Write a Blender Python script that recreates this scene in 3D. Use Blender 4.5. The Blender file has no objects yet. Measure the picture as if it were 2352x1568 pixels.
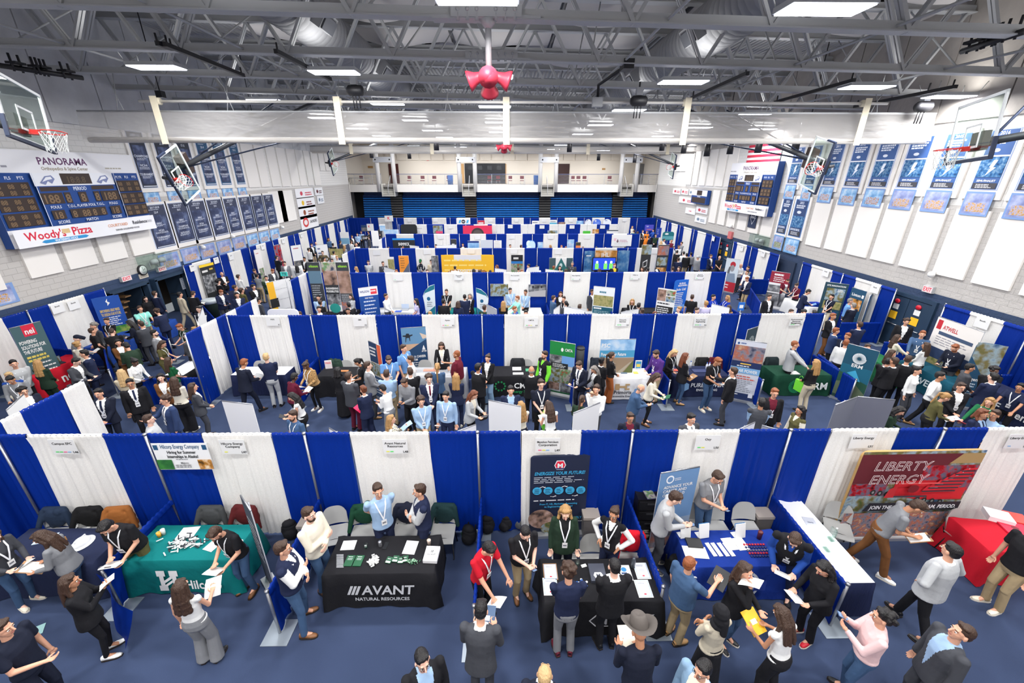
import bpy,math,random
from mathutils import Vector,Matrix,noise
R=random.Random(7)
S=bpy.context.scene
COL=S.collection
# ---------------------------------------------------------------- camera
F,PITCH,YAW,ROLL,HC=940.9,.3882,.01403,-.00095,6.9
def _axes():
 cp,sp,cy,sy=math.cos(PITCH),math.sin(PITCH),math.cos(YAW),math.sin(YAW)
 f=Vector((sy*cp,cy*cp,-sp));rt=Vector((cy,-sy,0));dn=f.cross(rt)
 cr,sr=math.cos(ROLL),math.sin(ROLL)
 return rt*cr+dn*sr,dn*cr-rt*sr,f
RT,DN,FW=_axes()
cam=bpy.data.cameras.new('camera');cam.sensor_width=36;cam.lens=F*36/2352;cam.clip_end=300;cam.clip_start=.05
co=bpy.data.objects.new('camera',cam);COL.objects.link(co);S.camera=co
co.matrix_world=Matrix(((RT.x,-DN.x,-FW.x,0),(RT.y,-DN.y,-FW.y,0),(RT.z,-DN.z,-FW.z,HC),(0,0,0,1)))
# ---------------------------------------------------------------- world, exposure
S.view_settings.view_transform='Standard';S.view_settings.look='None'
S.view_settings.exposure=0.0;S.view_settings.gamma=1;S.view_settings.use_curve_mapping=False
W=bpy.data.worlds.new('world');S.world=W;W.use_nodes=True
W.node_tree.nodes['Background'].inputs[0].default_value=(.9,.95,1,1);W.node_tree.nodes['Background'].inputs[1].default_value=.3
S.cycles.use_denoising=True
S.cycles.max_bounces=6;S.cycles.diffuse_bounces=4;S.cycles.glossy_bounces=2;S.cycles.transmission_bounces=3;S.cycles.transparent_max_bounces=8
S.cycles.use_adaptive_sampling=True;S.cycles.adaptive_threshold=.05
S.cycles.caustics_reflective=False;S.cycles.caustics_refractive=False;S.cycles.sample_clamp_indirect=6
# ceiling fixtures: (x, y) on a roof that falls 1:50 towards +x; each carries its own lamp
ROOF=lambda x:-.0205*x
LAMP_W=300.0;UP_W=42.0
DIFF_E=12.0
LIGHTS=[(x,y)for y in(-3.4,2.8,8.95,15.25,21.5,27.7,33.9,40.2,46.2,54.0)for x in(-10.9,-5.4,-.5,5.7,11.7)]+[(15.6,9.0),(15.6,16.4),(15.6,27.7),(15.6,40.2)]  # the row beyond the balcony edge is added to brighten the far wall
# ---------------------------------------------------------------- pixel <-> place
def ray(x,y):return RT*((x-1176)/F)+DN*((y-784)/F)+FW
def atZ(x,y,z=0.0):
 d=ray(x,y);t=(z-HC)/d.z;return Vector((d.x*t,d.y*t,z))
def atY(x,y,Y):
 d=ray(x,y);t=Y/d.y;return Vector((d.x*t,Y,HC+d.z*t))
def atX(x,y,X):
 d=ray(x,y);t=X/d.x;return Vector((X,d.y*t,HC+d.z*t))
 # ---------------------------------------------------------------- materials
def lin(c):
 return tuple(((v/255)/12.92 if v/255<=.04045 else((v/255+.055)/1.055)**2.4)for v in c[:3])
NAMED=dict(black=(26,26,30),white=(232,232,230),cream=(225,218,200),grey=(128,130,134),lgrey=(176,178,180),dgrey=(66,68,74),navy=(30,38,66),
dnavy=(24,29,46),blue=(32,70,150),royal=(8,44,150),lblue=(150,178,210),sky=(104,150,205),teal=(0,118,118),green=(24,96,58),dgreen=(34,54,40),olive=(88,84,50),
lime=(120,220,60),mint=(140,215,200),red=(190,22,42),maroon=(98,24,42),pink=(224,190,190),purple=(78,44,120),lavender=(196,190,222),brown=(120,78,44),tan=(176,136,88),
khaki=(172,152,118),rust=(160,88,44),orange=(232,130,40),yellow=(246,190,40),denim=(62,88,122),ldenim=(130,160,188),beige=(196,184,160),satin=(190,180,160),wine=(86,16,40),
skin=(214,160,132),tanskin=(186,132,100),dark=(92,60,44),pale=(228,182,160),brownhair=(64,44,32),blackhair=(22,19,20),blond=(170,130,80),lblond=(198,164,116),redhair=(140,78,42),
greyhair=(130,124,118),auburn=(110,58,32),steel=(150,152,156),leopard=(176,138,88),camo=(96,84,60),magenta=(220,30,90),board=(170,130,90))
_M={}
def col(c):return lin(NAMED[c])if isinstance(c,str)else lin(c)
def mat(c,rough=.7,metal=0.0,kind='',**k):
 key=(c if isinstance(c,str)else tuple(c),rough,metal,kind,tuple(sorted(k.items())))
 if key in _M:return _M[key]
 m=bpy.data.materials.new('m_'+(kind or 'plain'));m.use_nodes=True
 nt=m.node_tree;b=nt.nodes['Principled BSDF'];rgb=(*col(c),1)
 b.inputs['Base Color'].default_value=rgb;b.inputs['Roughness'].default_value=rough;b.inputs['Metallic'].default_value=metal
 N,L=nt.nodes,nt.links
 def tex(typ,scale=None,obj=True,mapscale=None):
  tc=N.new('ShaderNodeTexCoord');t=N.new(typ);src=tc.outputs['Object']
  if mapscale:
   mp=N.new('ShaderNodeMapping');mp.inputs['Scale'].default_value=mapscale;L.new(src,mp.inputs[0]);src=mp.outputs[0]
  L.new(src,t.inputs['Vector'])
  if scale is not None:t.inputs['Scale'].default_value=scale
  return t
 def mixcol(fac,a,bb):
  mx=N.new('ShaderNodeMix');mx.data_type='RGBA';L.new(fac,mx.inputs[0]);mx.inputs[6].default_value=(*a,1);mx.inputs[7].default_value=(*bb,1);return mx.outputs[2]
 def bump(h,s,d=.02):
  bp=N.new('ShaderNodeBump');bp.inputs['Strength'].default_value=s;bp.inputs['Distance'].default_value=d;L.new(h,bp.inputs['Height']);L.new(bp.outputs[0],b.inputs['Normal'])
 if kind=='cloth':
  t=tex('ShaderNodeTexNoise',9);t.inputs['Detail'].default_value=5;bump(t.outputs[0],.35,.03)
  b.inputs['Specular IOR Level'].default_value=.25
 elif kind=='drape':
  b.inputs['Specular IOR Level'].default_value=.12
  t=tex('ShaderNodeTexNoise',60);mxo=mixcol(t.outputs[0],tuple(v*.82 for v in rgb[:3]),tuple(min(1,v*1.18)for v in rgb[:3]));L.new(mxo,b.inputs['Base Color'])
  tr=N.new('ShaderNodeBsdfTranslucent');tr.inputs[0].default_value=rgb;ms=N.new('ShaderNodeMixShader');ms.inputs[0].default_value=.12
  L.new(b.outputs[0],ms.inputs[1]);L.new(tr.outputs[0],ms.inputs[2]);L.new(ms.outputs[0],N['Material Output'].inputs[0])
 elif kind=='hair':
  t=tex('ShaderNodeTexNoise',14,mapscale=(6,6,1));t.inputs['Detail'].default_value=4
  mxo=mixcol(t.outputs[0],tuple(v*.5 for v in rgb[:3]),tuple(min(1,v*1.5)for v in rgb[:3]));L.new(mxo,b.inputs['Base Color']);bump(t.outputs[0],.8,.02);b.inputs['Roughness'].default_value=.5
 elif kind=='carpet':
  t=tex('ShaderNodeTexNoise',260);t.inputs['Detail'].default_value=3;t2=tex('ShaderNodeTexNoise',.5)
  a=N.new('ShaderNodeMath');a.operation='MULTIPLY_ADD';L.new(t2.outputs[0],a.inputs[0]);a.inputs[1].default_value=.5;L.new(t.outputs[0],a.inputs[2])
  s_=N.new('ShaderNodeMath');s_.operation='SUBTRACT';L.new(a.outputs[0],s_.inputs[0]);s_.inputs[1].default_value=.25
  L.new(mixcol(s_.outputs[0],tuple(v*.62 for v in rgb[:3]),tuple(v*1.38 for v in rgb[:3])),b.inputs['Base Color']);bump(t.outputs[0],.5,.01)
  b.inputs['Roughness'].default_value=.95;b.inputs['Specular IOR Level'].default_value=.15
 elif kind=='block':  # painted masonry: object coords y, z are used; bands by height are real paint
  tc=N.new('ShaderNodeTexCoord');sp=N.new('ShaderNodeSeparateXYZ');cb=N.new('ShaderNodeCombineXYZ');L.new(tc.outputs['Object'],sp.inputs[0])
  L.new(sp.outputs['X' if k.get('ax')=='x' else 'Y'],cb.inputs[0]);L.new(sp.outputs['Z'],cb.inputs[1])
  br=N.new('ShaderNodeTexBrick');L.new(cb.outputs[0],br.inputs['Vector']);br.inputs['Scale'].default_value=1;br.inputs['Brick Width'].default_value=.406;br.inputs['Row Height'].default_value=.203
  br.inputs['Mortar Size'].default_value=.009;br.inputs['Mortar Smooth'].default_value=.3
  ns=tex('ShaderNodeTexNoise',14);ns.inputs['Detail'].default_value=4
  lo=N.new('ShaderNodeMath');lo.operation='GREATER_THAN';L.new(sp.outputs['Z'],lo.inputs[0]);lo.inputs[1].default_value=k.get('z1',2.62)
  hi=N.new('ShaderNodeMath');hi.operation='GREATER_THAN';L.new(sp.outputs['Z'],hi.inputs[0]);hi.inputs[1].default_value=k.get('z2',5.85)
  m1=N.new('ShaderNodeMix');m1.data_type='RGBA';L.new(lo.outputs[0],m1.inputs[0]);m1.inputs[6].default_value=(*lin((44,62,92)),1);m1.inputs[7].default_value=(*lin((186,182,178)),1)
  m2=N.new('ShaderNodeMix');m2.data_type='RGBA';L.new(hi.outputs[0],m2.inputs[0]);L.new(m1.outputs[2],m2.inputs[6]);m2.inputs[7].default_value=(*lin((222,220,216)),1)
  m3=N.new('ShaderNodeMix');m3.data_type='RGBA';m3.blend_type='MULTIPLY';L.new(br.outputs['Fac'],m3.inputs[0]);L.new(m2.outputs[2],m3.inputs[6]);m3.inputs[7].default_value=(.86,.86,.86,1)
  L.new(m3.outputs[2],b.inputs['Base Color'])
  hsum=N.new('ShaderNodeMath');hsum.operation='MULTIPLY_ADD';L.new(br.outputs['Fac'],hsum.inputs[0]);hsum.inputs[1].default_value=-1;sc_=N.new('ShaderNodeMath');sc_.operation='MULTIPLY';L.new(ns.outputs[0],sc_.inputs[0]);sc_.inputs[1].default_value=k.get('rock',.3);L.new(sc_.outputs[0],hsum.inputs[2])
  bump(hsum.outputs[0],.6,.03)
 elif kind=='emit':
  b.inputs['Emission Color'].default_value=rgb;b.inputs['Emission Strength'].default_value=k.get('e',1)
 elif kind=='glass':
  tr=N.new('ShaderNodeBsdfTransparent');tr.inputs[0].default_value=(.86,.93,.9,1);gl=N.new('ShaderNodeBsdfGlossy');gl.inputs['Roughness'].default_value=.02
  ms=N.new('ShaderNodeMixShader');ms.inputs[0].default_value=.1;L.new(tr.outputs[0],ms.inputs[1]);L.new(gl.outputs[0],ms.inputs[2]);L.new(ms.outputs[0],N['Material Output'].inputs[0])
 elif kind=='sheer':
  tr=N.new('ShaderNodeBsdfTransparent');tl=N.new('ShaderNodeBsdfTranslucent');tl.inputs[0].default_value=rgb
  m0=N.new('ShaderNodeMixShader');m0.inputs[0].default_value=.35;L.new(b.outputs[0],m0.inputs[1]);L.new(tl.outputs[0],m0.inputs[2])
  t=tex('ShaderNodeTexNoise',1.2,mapscale=(1,1,3));bump(t.outputs[0],.6,.15)
  ms=N.new('ShaderNodeMixShader');ms.inputs[0].default_value=k.get('a',.72);L.new(tr.outputs[0],ms.inputs[1]);L.new(m0.outputs[0],ms.inputs[2]);L.new(ms.outputs[0],N['Material Output'].inputs[0])
 elif kind=='photo':  # printed picture: blotches of the print's own colours
  t=tex('ShaderNodeTexNoise',k.get('s',9));t.inputs['Detail'].default_value=6
  cr=N.new('ShaderNodeValToRGB');L.new(t.outputs[0],cr.inputs[0]);cs=k['cs'];el=cr.color_ramp.elements
  while len(el)<len(cs):el.new(.5)
  for i,cc in enumerate(cs):el[i].position=.3+.4*i/(len(cs)-1);el[i].color=(*lin(cc),1)
  L.new(cr.outputs[0],b.inputs['Base Color']);b.inputs['Specular IOR Level'].default_value=.2
 elif kind=='spots':
  t=tex('ShaderNodeTexVoronoi',28);cr=N.new('ShaderNodeValToRGB');L.new(t.outputs['Distance'],cr.inputs[0]);cr.color_ramp.elements[0].color=(*lin((40,26,20)),1);cr.color_ramp.elements[0].position=.28;cr.color_ramp.elements[1].color=rgb;cr.color_ramp.elements[1].position=.34
  L.new(cr.outputs[0],b.inputs['Base Color'])
 elif kind=='stripes':
  t=tex('ShaderNodeTexWave',8);t.bands_direction='Z';cr=N.new('ShaderNodeValToRGB');L.new(t.outputs['Fac'],cr.inputs[0]);cr.color_ramp.elements[0].color=(*lin((60,56,54)),1);cr.color_ramp.elements[0].position=.2;cr.color_ramp.elements[1].color=rgb;cr.color_ramp.elements[1].position=.3
  L.new(cr.outputs[0],b.inputs['Base Color'])
 elif kind=='panelwall':
  t=tex('ShaderNodeTexNoise',1.3);t.inputs['Detail'].default_value=5
  L.new(mixcol(t.outputs[0],tuple(v*.7 for v in rgb[:3]),tuple(min(1,v*1.2)for v in rgb[:3])),b.inputs['Base Color']);bump(t.outputs[0],.5,.08)
 _M[key]=m
 return m
def cloth(c):return mat(c,.85,0,{'leopard':'spots','stripe':'stripes'}.get(c if isinstance(c,str)else '','cloth'))
NAMED['stripe']=(225,215,190)
# ---------------------------------------------------------------- mesh building
class MB:
 def __init__(s):s.v=[];s.f=[];s.m=[];s.mats=[];s.sm=[]
 def mi(s,m):
  if m not in s.mats:s.mats.append(m)
  return s.mats.index(m)
 def add(s,vs,fs,m,smooth=False):
  o=len(s.v);s.v+=[tuple(v)for v in vs];i=s.mi(m)
  for f in fs:s.f.append([a+o for a in f]);s.m.append(i);s.sm.append(smooth)
  return s
 def box(s,c,d,m,M=None):
  x,y,z=c;a,b,e=d[0]/2,d[1]/2,d[2]/2
  vs=[Vector((sx*a,sy*b,sz*e))for sz in(-1,1)for sx,sy in((-1,-1),(1,-1),(1,1),(-1,1))]
  if M:vs=[M@v for v in vs]
  vs=[v+Vector((x,y,z))for v in vs]
  return s.add(vs,[(3,2,1,0),(4,5,6,7),(0,1,5,4),(1,2,6,5),(2,3,7,6),(3,0,4,7)],m)
 def tube(s,pts,r,m,n=8,caps=True,smooth=True):
  pts=[Vector(p)for p in pts];rr=r if isinstance(r,(list,tuple))else[r]*len(pts);vs=[];fs=[];prev=None
  for i,p in enumerate(pts):
   d=(pts[min(i+1,len(pts)-1)]-pts[max(i-1,0)])
   if d.length<1e-9:d=Vector((0,0,1))
   d.normalize()
   if prev is None:
    a=d.orthogonal().normalized()
   else:
    a=prev-d*prev.dot(d)
    a=a.normalized()if a.length>1e-6 else d.orthogonal().normalized()
   prev=a;b=d.cross(a)
   for k in range(n):
    t=2*math.pi*k/n;vs.append(p+(a*math.cos(t)+b*math.sin(t))*rr[i])
  for i in range(len(pts)-1):
   for k in range(n):fs.append((i*n+k,i*n+(k+1)%n,(i+1)*n+(k+1)%n,(i+1)*n+k))
  if caps:fs.append(tuple(range(n-1,-1,-1)));fs.append(tuple((len(pts)-1)*n+k for k in range(n)))
  return s.add(vs,fs,m,smooth)
 def lathe(s,prof,m,n=16,c=(0,0,0),sx=1,sy=1):
  vs=[];fs=[]
  for r,z in prof:
   for k in range(n):
    t=2*math.pi*k/n;vs.append((c[0]+r*math.cos(t)*sx,c[1]+r*math.sin(t)*sy,c[2]+z))
  for i in range(len(prof)-1):
   for k in range(n):fs.append((i*n+k,i*n+(k+1)%n,(i+1)*n+(k+1)%n,(i+1)*n+k))
  fs.append(tuple(range(n-1,-1,-1)));fs.append(tuple((len(prof)-1)*n+k for k in range(n)))
  return s.add(vs,fs,m,True)
 def ell(s,c,r,m,n=12,M=None):
  vs=[];fs=[];h=n//2;c=Vector(c)
  for i in range(h+1):
   ph=math.pi*i/h
   for k in range(n):
    t=2*math.pi*k/n;v=Vector((r[0]*math.sin(ph)*math.cos(t),r[1]*math.sin(ph)*math.sin(t),-r[2]*math.cos(ph)))
    vs.append(c+((M@v)if M else v))
  for i in range(h):
   for k in range(n):
    q=(i*n+k,i*n+(k+1)%n,(i+1)*n+(k+1)%n,(i+1)*n+k);fs.append(q)
  return s.add(vs,fs,m,True)
 def prism(s,pts,y0,y1,m):  # outline in x,z
  n=len(pts);vs=[(x,y0,z)for x,z in pts]+[(x,y1,z)for x,z in pts]
  fs=[tuple(range(n)),tuple(range(2*n-1,n-1,-1))]+[(i,i+n,(i+1)%n+n,(i+1)%n)for i in range(n)]
  return s.add(vs,fs,m)
 def mesh(s,name):
  me=bpy.data.meshes.new(name);me.from_pydata(s.v,[],s.f)
  for m in s.mats:me.materials.append(m)
  me.polygons.foreach_set('material_index',s.m);me.polygons.foreach_set('use_smooth',s.sm);me.update();return me
 def build(s,name,parent=None,**kw):return link(name,s.mesh(name),parent,**kw)
def link(name,data,parent=None,loc=None,rz=None,M=None,mats=None,**kw):
 o=bpy.data.objects.new(name,data);COL.objects.link(o)
 if parent:o.parent=parent
 if M is not None:o.matrix_local=M
 if loc is not None:o.location=loc
 if rz is not None:o.rotation_euler=(0,0,rz)
 if mats:
  for i,m in enumerate(mats):
   if i<len(o.material_slots):o.material_slots[i].link='OBJECT';o.material_slots[i].material=m
 for k,v in kw.items():o[{'cat':'category'}.get(k,k)]=v
 return o
def thing(name,label,cat,loc=(0,0,0),rz=0,group=None,M=None):
 o=link(name,None,None,loc=None if M is not None else loc,rz=None if M is not None else rz,M=M);o.empty_display_size=.1
 if group:o['group']=group
 o['label']=label;o['category']=cat;return o
ORD=['','first','second','third','fourth','fifth','sixth','seventh','eighth','ninth','tenth','eleventh','twelfth','thirteenth','fourteenth','fifteenth','sixteenth','seventeenth','eighteenth','nineteenth','twentieth']
def nth(i):return ORD[i]if i<len(ORD)else '%dth'%i
# ---------------------------------------------------------------- lettering
_T={}
def text_mesh(s,bold=False):
 k=(s,bold)
 if k in _T:return _T[k]
 cu=bpy.data.curves.new('t','FONT');cu.body=s;cu.resolution_u=2;cu.size=1
 if bold=='o':cu.fill_mode='NONE';cu.bevel_depth=.016;cu.bevel_resolution=0
 elif bold:cu.offset=.022
 ob=bpy.data.objects.new('t',cu);me=ob.to_mesh()
 vs=[tuple(v.co)for v in me.vertices];fs=[tuple(p.vertices)for p in me.polygons]
 ob.to_mesh_clear();bpy.data.objects.remove(ob);bpy.data.curves.remove(cu)
 if not vs:vs=[(0,0,0)]
 x0=min(v[0]for v in vs);x1=max(v[0]for v in vs);_T[k]=(vs,fs,x0,x1);return _T[k]
PH=dict(pen=((40,46,70),(62,70,100),(110,124,160)),teamb=((110,120,170),(150,160,200),(190,195,215)),land=((60,90,130),(150,170,180),(120,110,70),(70,90,50)),dark=((30,34,44),(90,92,96),(150,140,130)),team=((80,110,170),(170,190,220),(190,150,120),(60,60,110)),
teamo=((100,110,160),(170,170,200),(200,160,100),(150,110,60)),red=((70,20,26),(170,24,36),(90,100,120),(200,60,50)),field=((110,120,60),(170,160,110),(90,110,50)),
bw=((30,30,34),(110,112,116),(190,190,192)),sea=((20,50,90),(60,110,160),(140,170,190)),skyc=((70,130,190),(150,190,225),(220,228,235)),yard=((60,66,90),(130,128,140),(170,100,80),(200,180,150)),
face=((60,50,50),(150,120,105),(190,160,150)),multi=((180,60,60),(90,140,90),(180,170,160),(60,70,90)),green=((20,70,50),(60,130,60),(170,180,90)),gold=((40,30,16),(190,130,60),(240,220,190)))
def photo(k,s=9):return mat('white',.6,0,'photo',cs=PH[k],s=s)
def canvas(mb,w,h,items,y=0.0,ox=0.0,oz=0.0,flip=1):
 """print on a board: x right, z up, items in 0..1 from the top left corner; faces -y"""
 X=lambda u:ox+(u-.5)*w
 Z=lambda v:oz+(1-v)*h
 for i,it in enumerate(items):
  yy=y-.0016*(i+1);k=it[0]
  if k=='r':x0,z0,x1,z1=it[1:5];pts=[(X(x0),Z(z1)),(X(x1),Z(z1)),(X(x1),Z(z0)),(X(x0),Z(z0))];m=mat(it[5])
  elif k=='n':x0,z0,x1,z1=it[1:5];pts=[(X(x0),Z(z1)),(X(x1),Z(z1)),(X(x1),Z(z0)),(X(x0),Z(z0))];m=photo(it[5],it[6]if len(it)>6 else 9)
  elif k=='p':pts=[(X(a),Z(b))for a,b in it[1]];m=mat(it[2])if not(isinstance(it[2],str)and it[2]in PH)else photo(it[2])
  elif k=='e':
   cx,cz,rx,rz_=it[1:5];pts=[(X(cx)+rx*w*math.cos(t*math.pi/12),Z(cz)+rz_*h*math.sin(t*math.pi/12))for t in range(24)]
   m=mat(it[5])if not(isinstance(it[5],str)and it[5]in PH)else photo(it[5])
  elif k=='l':  # lines of small print: x0, z0, x1, count, pitch, thickness, colour
   x0,z0,x1,n,dz,th,c=it[1:8];rr=random.Random(str(it));m=mat(c)
   for q in range(n):
    xe=x1-(x1-x0)*rr.random()*.3;zz=z0+q*dz;a=x0
    while a<xe:
     b2=min(xe,a+(x1-x0)*rr.uniform(.08,.2));mb.add([(X(a),yy,Z(zz+th)),(X(b2),yy,Z(zz+th)),(X(b2),yy,Z(zz)),(X(a),yy,Z(zz))],[(0,1,2,3)],m);a=b2+(x1-x0)*.03
   continue
  elif k in 'to':  # text, centre x, baseline z, cap height (fraction of h), colour, max width fraction, align, shear
   s_,cx,bz,ch,c=it[1:6];mw=it[6]if len(it)>6 else 1;al=it[7]if len(it)>7 else 'c';sh=it[8]if len(it)>8 else 0
   vs,fs,x0,x1=text_mesh(s_,'o' if k=='o' else True);sc=ch*h/.7;tw=(x1-x0)*sc;sx=sc
   if tw>mw*w:sx=sc*mw*w/tw
   off={'c':(x0+x1)/2,'l':x0,'r':x1}[al]
   mb.add([(X(cx)+(v[0]-off+sh*v[1])*sx,yy-(v[2]*sc*.3 if k=='o' else 0),Z(bz)+v[1]*sc)for v in vs],fs,mat(c));continue
  else:continue
  mb.add([(a,yy,b)for a,b in pts],[tuple(range(len(pts)))],m)
 return mb
 # ================================================================ the hall
XL,XR,YB,YF=-17.1,16.6,58.0,-6.0
ST=dict(kind='structure')
m_cream=mat((226,218,206),.8)
MB().box(((XL+XR)/2,(YB+YF)/2,-.1),(XR-XL+2,YB-YF+2,.2),mat((56,68,96),kind='carpet')).build('floor',**ST)
def holed_wall(name,x,y0,y1,z1,holes,m,thick):
 mb=MB();ys=sorted({y0,y1,*[h[0]for h in holes],*[h[1]for h in holes]});sx=1 if x>0 else-1
 for a,b in zip(ys,ys[1:]):
  top=max([h[2]for h in holes if h[0]<=a and b<=h[1]]or[0]);mb.box((x+sx*thick/2,(a+b)/2,(top+z1)/2),(thick,b-a,z1-top),m)
 return mb.build(name,**ST)
EL0,EL1=atX(250,664,XL).y,atX(436,640,XL).y
DL=[(17.2,19.0,2.1),(19.6,21.5,2.1)]
holed_wall('wall_left',XL,YF,47.9,14,DL,mat('white',.75,0,'block',rock=.12),.4)
holed_wall('wall_right',XR,YF,47.9,14,[],mat('white',.8,0,'block',rock=1.0),.4)
MB().box(((XL+XR)/2,YB+.2,8),(XR-XL+6,.4,14),m_cream).build('wall_back',**ST)
MB().box(((XL+XR)/2,YF-.2,7),(XR-XL+2,.4,14),mat((205,200,195),.8)).build('wall_front',**ST)
# recess beyond the side walls that holds the folded seating
mb=MB();dk=mat((52,52,56),.8)
mb.box((XL-1.2,47.95,3),(2.4,.3,6),mat((214,210,204),.7));mb.box((XL-1.6,53,6.5),(.3,10,13),mat((210,204,196),.8));mb.build('wall_recess_left',**ST)
mb=MB();mb.box((XR+1.2,47.95,3),(2.4,.3,6),mat((214,210,204),.7));mb.box((XR+1.6,53,6.5),(.3,10,13),mat((210,204,196),.8));mb.build('wall_recess_right',**ST)
# door openings in the left wall: corridor beyond, leaves swung open
mb=MB()
mb.box((XL-2.4,19.35,1.5),(.2,8,3),mat((60,50,44),.8));mb.box((XL-1.3,19.35,2.6),(2.4,8,.1),mat((120,116,110)));mb.box((XL-1.4,23.4,1.4),(2.2,.1,2.8),mat((90,84,78)));mb.box((XL-1.4,15.4,1.4),(2.2,.1,2.8),mat((90,84,78)))
mb.build('wall_corridor',**ST)
dm=mat((38,58,80),.45)
for i,(a,b,t)in enumerate(DL):
 fr=MB()
 for y in(a-.06,b+.06):fr.box((XL+.03,y,t/2+.03),(.5,.12,t+.06),dm)
 fr.box((XL+.03,(a+b)/2,t+.06),(.5,b-a+.24,.12),dm);d=fr.build('door_%d'%(i+1),**ST)
 for y,s in((a+.05,1),(b-.05,-1)):
  l=MB();l.box((XL-.45,y,1.04),(.85,.05,2.06),dm);lf=l.build('door_leaf',d);h=MB();h.tube([(XL-.15,y+.05*s,1.0),(XL-.15,y+.1*s,1.0),(XL-.72,y+.1*s,1.0),(XL-.72,y+.05*s,1.0)],.018,mat('steel',.3,1));h.build('push_bar',lf)
  # stairs visible through the first opening
st=MB()
for k in range(8):st.box((XL-.9-.0*k,17.4+.16*k,.12+.22*k),(1.1,.3,.05),mat('board',.6))
st.build('stair_tread',label='wooden stair treads rising behind the open doorway beside the blue booth banner',category='stairs')
# right wall doors
def wall_door(n,y0,y1,double,curtain=False):
 fr=MB();t=2.2
 for y in(y0-.07,y1+.07):fr.box((XR-.03,y,t/2),(.14,.14,t),dm)
 fr.box((XR-.03,(y0+y1)/2,t+.07),(.14,y1-y0+.28,.14),dm);d=fr.build('door_%d'%n,**ST)
 k=2 if double else 1
 for i in range(k):
  a=y0+(y1-y0)*i/k;b=y0+(y1-y0)*(i+1)/k;l=MB();l.box((XR-.04,(a+b)/2,1.09),(.06,b-a-.02,2.16),dm);lf=l.build('door_leaf',d)
  e=MB();e.ell((XR-.1,(a+b)/2,1.96),(.05,.12,.1),mat('red',.4));e.build('exit_alarm',lf)
  e=MB();e.tube([(XR-.07,a+.12,1.0),(XR-.13,a+.12,1.0),(XR-.13,b-.12,1.0),(XR-.07,b-.12,1.0)],.02,mat('steel',.3,1));e.build('push_bar',lf)
  e=MB();yy=(a+b)/2;e.add([(XR-.085,yy+.17,1.2),(XR-.085,yy-.17,1.2),(XR-.085,yy-.17,1.52),(XR-.085,yy+.17,1.52)],[(0,1,2,3)],mat('yellow',.5));e.add([(XR-.084,yy+.13,1.62),(XR-.084,yy-.13,1.62),(XR-.084,yy-.13,1.84),(XR-.084,yy+.13,1.84)],[(0,1,2,3)],mat('white'));e.build('notice',lf)
wall_door(3,15.0,16.9,True);wall_door(4,30.3,32.2,True)
mb=MB();mb.box((XR-.05,24.4,1.1),(.1,2.6,2.2),mat((36,50,74),.6));mb.build('door_5',**ST)
# upper wall cladding (grey insulated panels under the roof)
for nm,x,s in(('left',XL,1),('right',XR,-1)):
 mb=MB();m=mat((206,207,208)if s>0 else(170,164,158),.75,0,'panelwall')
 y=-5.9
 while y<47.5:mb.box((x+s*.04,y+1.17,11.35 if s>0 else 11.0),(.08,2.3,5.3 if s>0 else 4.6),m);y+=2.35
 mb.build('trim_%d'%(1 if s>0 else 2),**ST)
 # ---------------------------------------------------------------- roof
m_steel=mat((172,174,176),.5);m_deck=mat((172,172,172),.75)
mb=MB();vs=[];fs=[];n=0;x=XL-2
prof=[]
while x<XR+2:
 for dx,dz in((0,0),(.09,0),(.12,.09),(.21,.09)):prof.append((x+dx,13.0+dz+ROOF(x+dx)))
 x+=.24
for x,z in prof:vs+=[(x,YF-.5,z),(x,YB+.5,z)]
fs=[(2*i,2*i+2,2*i+3,2*i+1)for i in range(len(prof)-1)]
mb.add(vs,fs,m_deck);mb.box(((XL+XR)/2,(YB+YF)/2,13.8),(XR-XL+6,YB-YF+4,.1),m_deck);mb.build('ceiling',**ST)
# white insulation blankets sagging below the deck between the trusses
tY=[0.55+3.4*k for k in range(17)]
m_ins=mat((186,183,182),.85)
ins=MB()
for b in range(1,8):
 for c in range(7):
  if(b>5 and c in(0,5,6))or(b==3 and c==6):continue
  x0=XL+.6+c*4.7;y0=tY[b]+.15;w,d=4.5,3.1;rr=random.Random(b*10+c);vs=[];fs=[];a1=rr.uniform(.25,.5)
  for i in range(13):
   for j in range(9):
    u,v=i/12,j/8;z=12.75+ROOF(x0)-a1*(math.sin(math.pi*u)**.6*math.sin(math.pi*v)**.7)-.05*math.sin(9*u+3*v+c);vs.append((x0+u*w,y0+v*d,z))
  for i in range(12):
   for j in range(8):fs.append((i*9+j,i*9+j+1,(i+1)*9+j+1,(i+1)*9+j))
  ins.add(vs,fs,m_ins,True)
ins.build('ceiling_insulation_blanket',**ST)
ZB=9.95
def chord(z,r):  # double-angle chord: two flanges with a gap, following the roof fall
 mb=MB();a=math.atan(.0205);Mx=Matrix.Rotation(a,3,'Y');L=(XR-XL)/math.cos(a);cx=(XL+XR)/2
 mb.box((cx,0,z+ROOF(cx)),(L,r*1.5,r*.14),m_steel,Mx);mb.box((cx,0,z+r*.5+ROOF(cx)),(L,r*.5,r),m_steel,Mx);return mb
bm_=chord(ZB,.2).mesh('bottom_chord');tm_=chord(ZB+2.55,.22).mesh('top_chord')
NW=22
webs=[]
for i in range(NW):
 x0=XL+.3+i*(XR-XL-.6)/NW;x1=XL+.3+(i+1)*(XR-XL-.6)/NW;up=i%2==0
 p=Vector((x0,0,(ZB if not up else ZB+2.55)+ROOF(x0)));q=Vector((x1,0,(ZB+2.55 if not up else ZB)+ROOF(x1)));mb=MB()
 for s in(-.055,.055):mb.tube([p+Vector((0,s,0)),q+Vector((0,s,0))],.05 if i%4 else.062,m_steel,4,smooth=False)
 webs.append(mb.mesh('web_member'))
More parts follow.
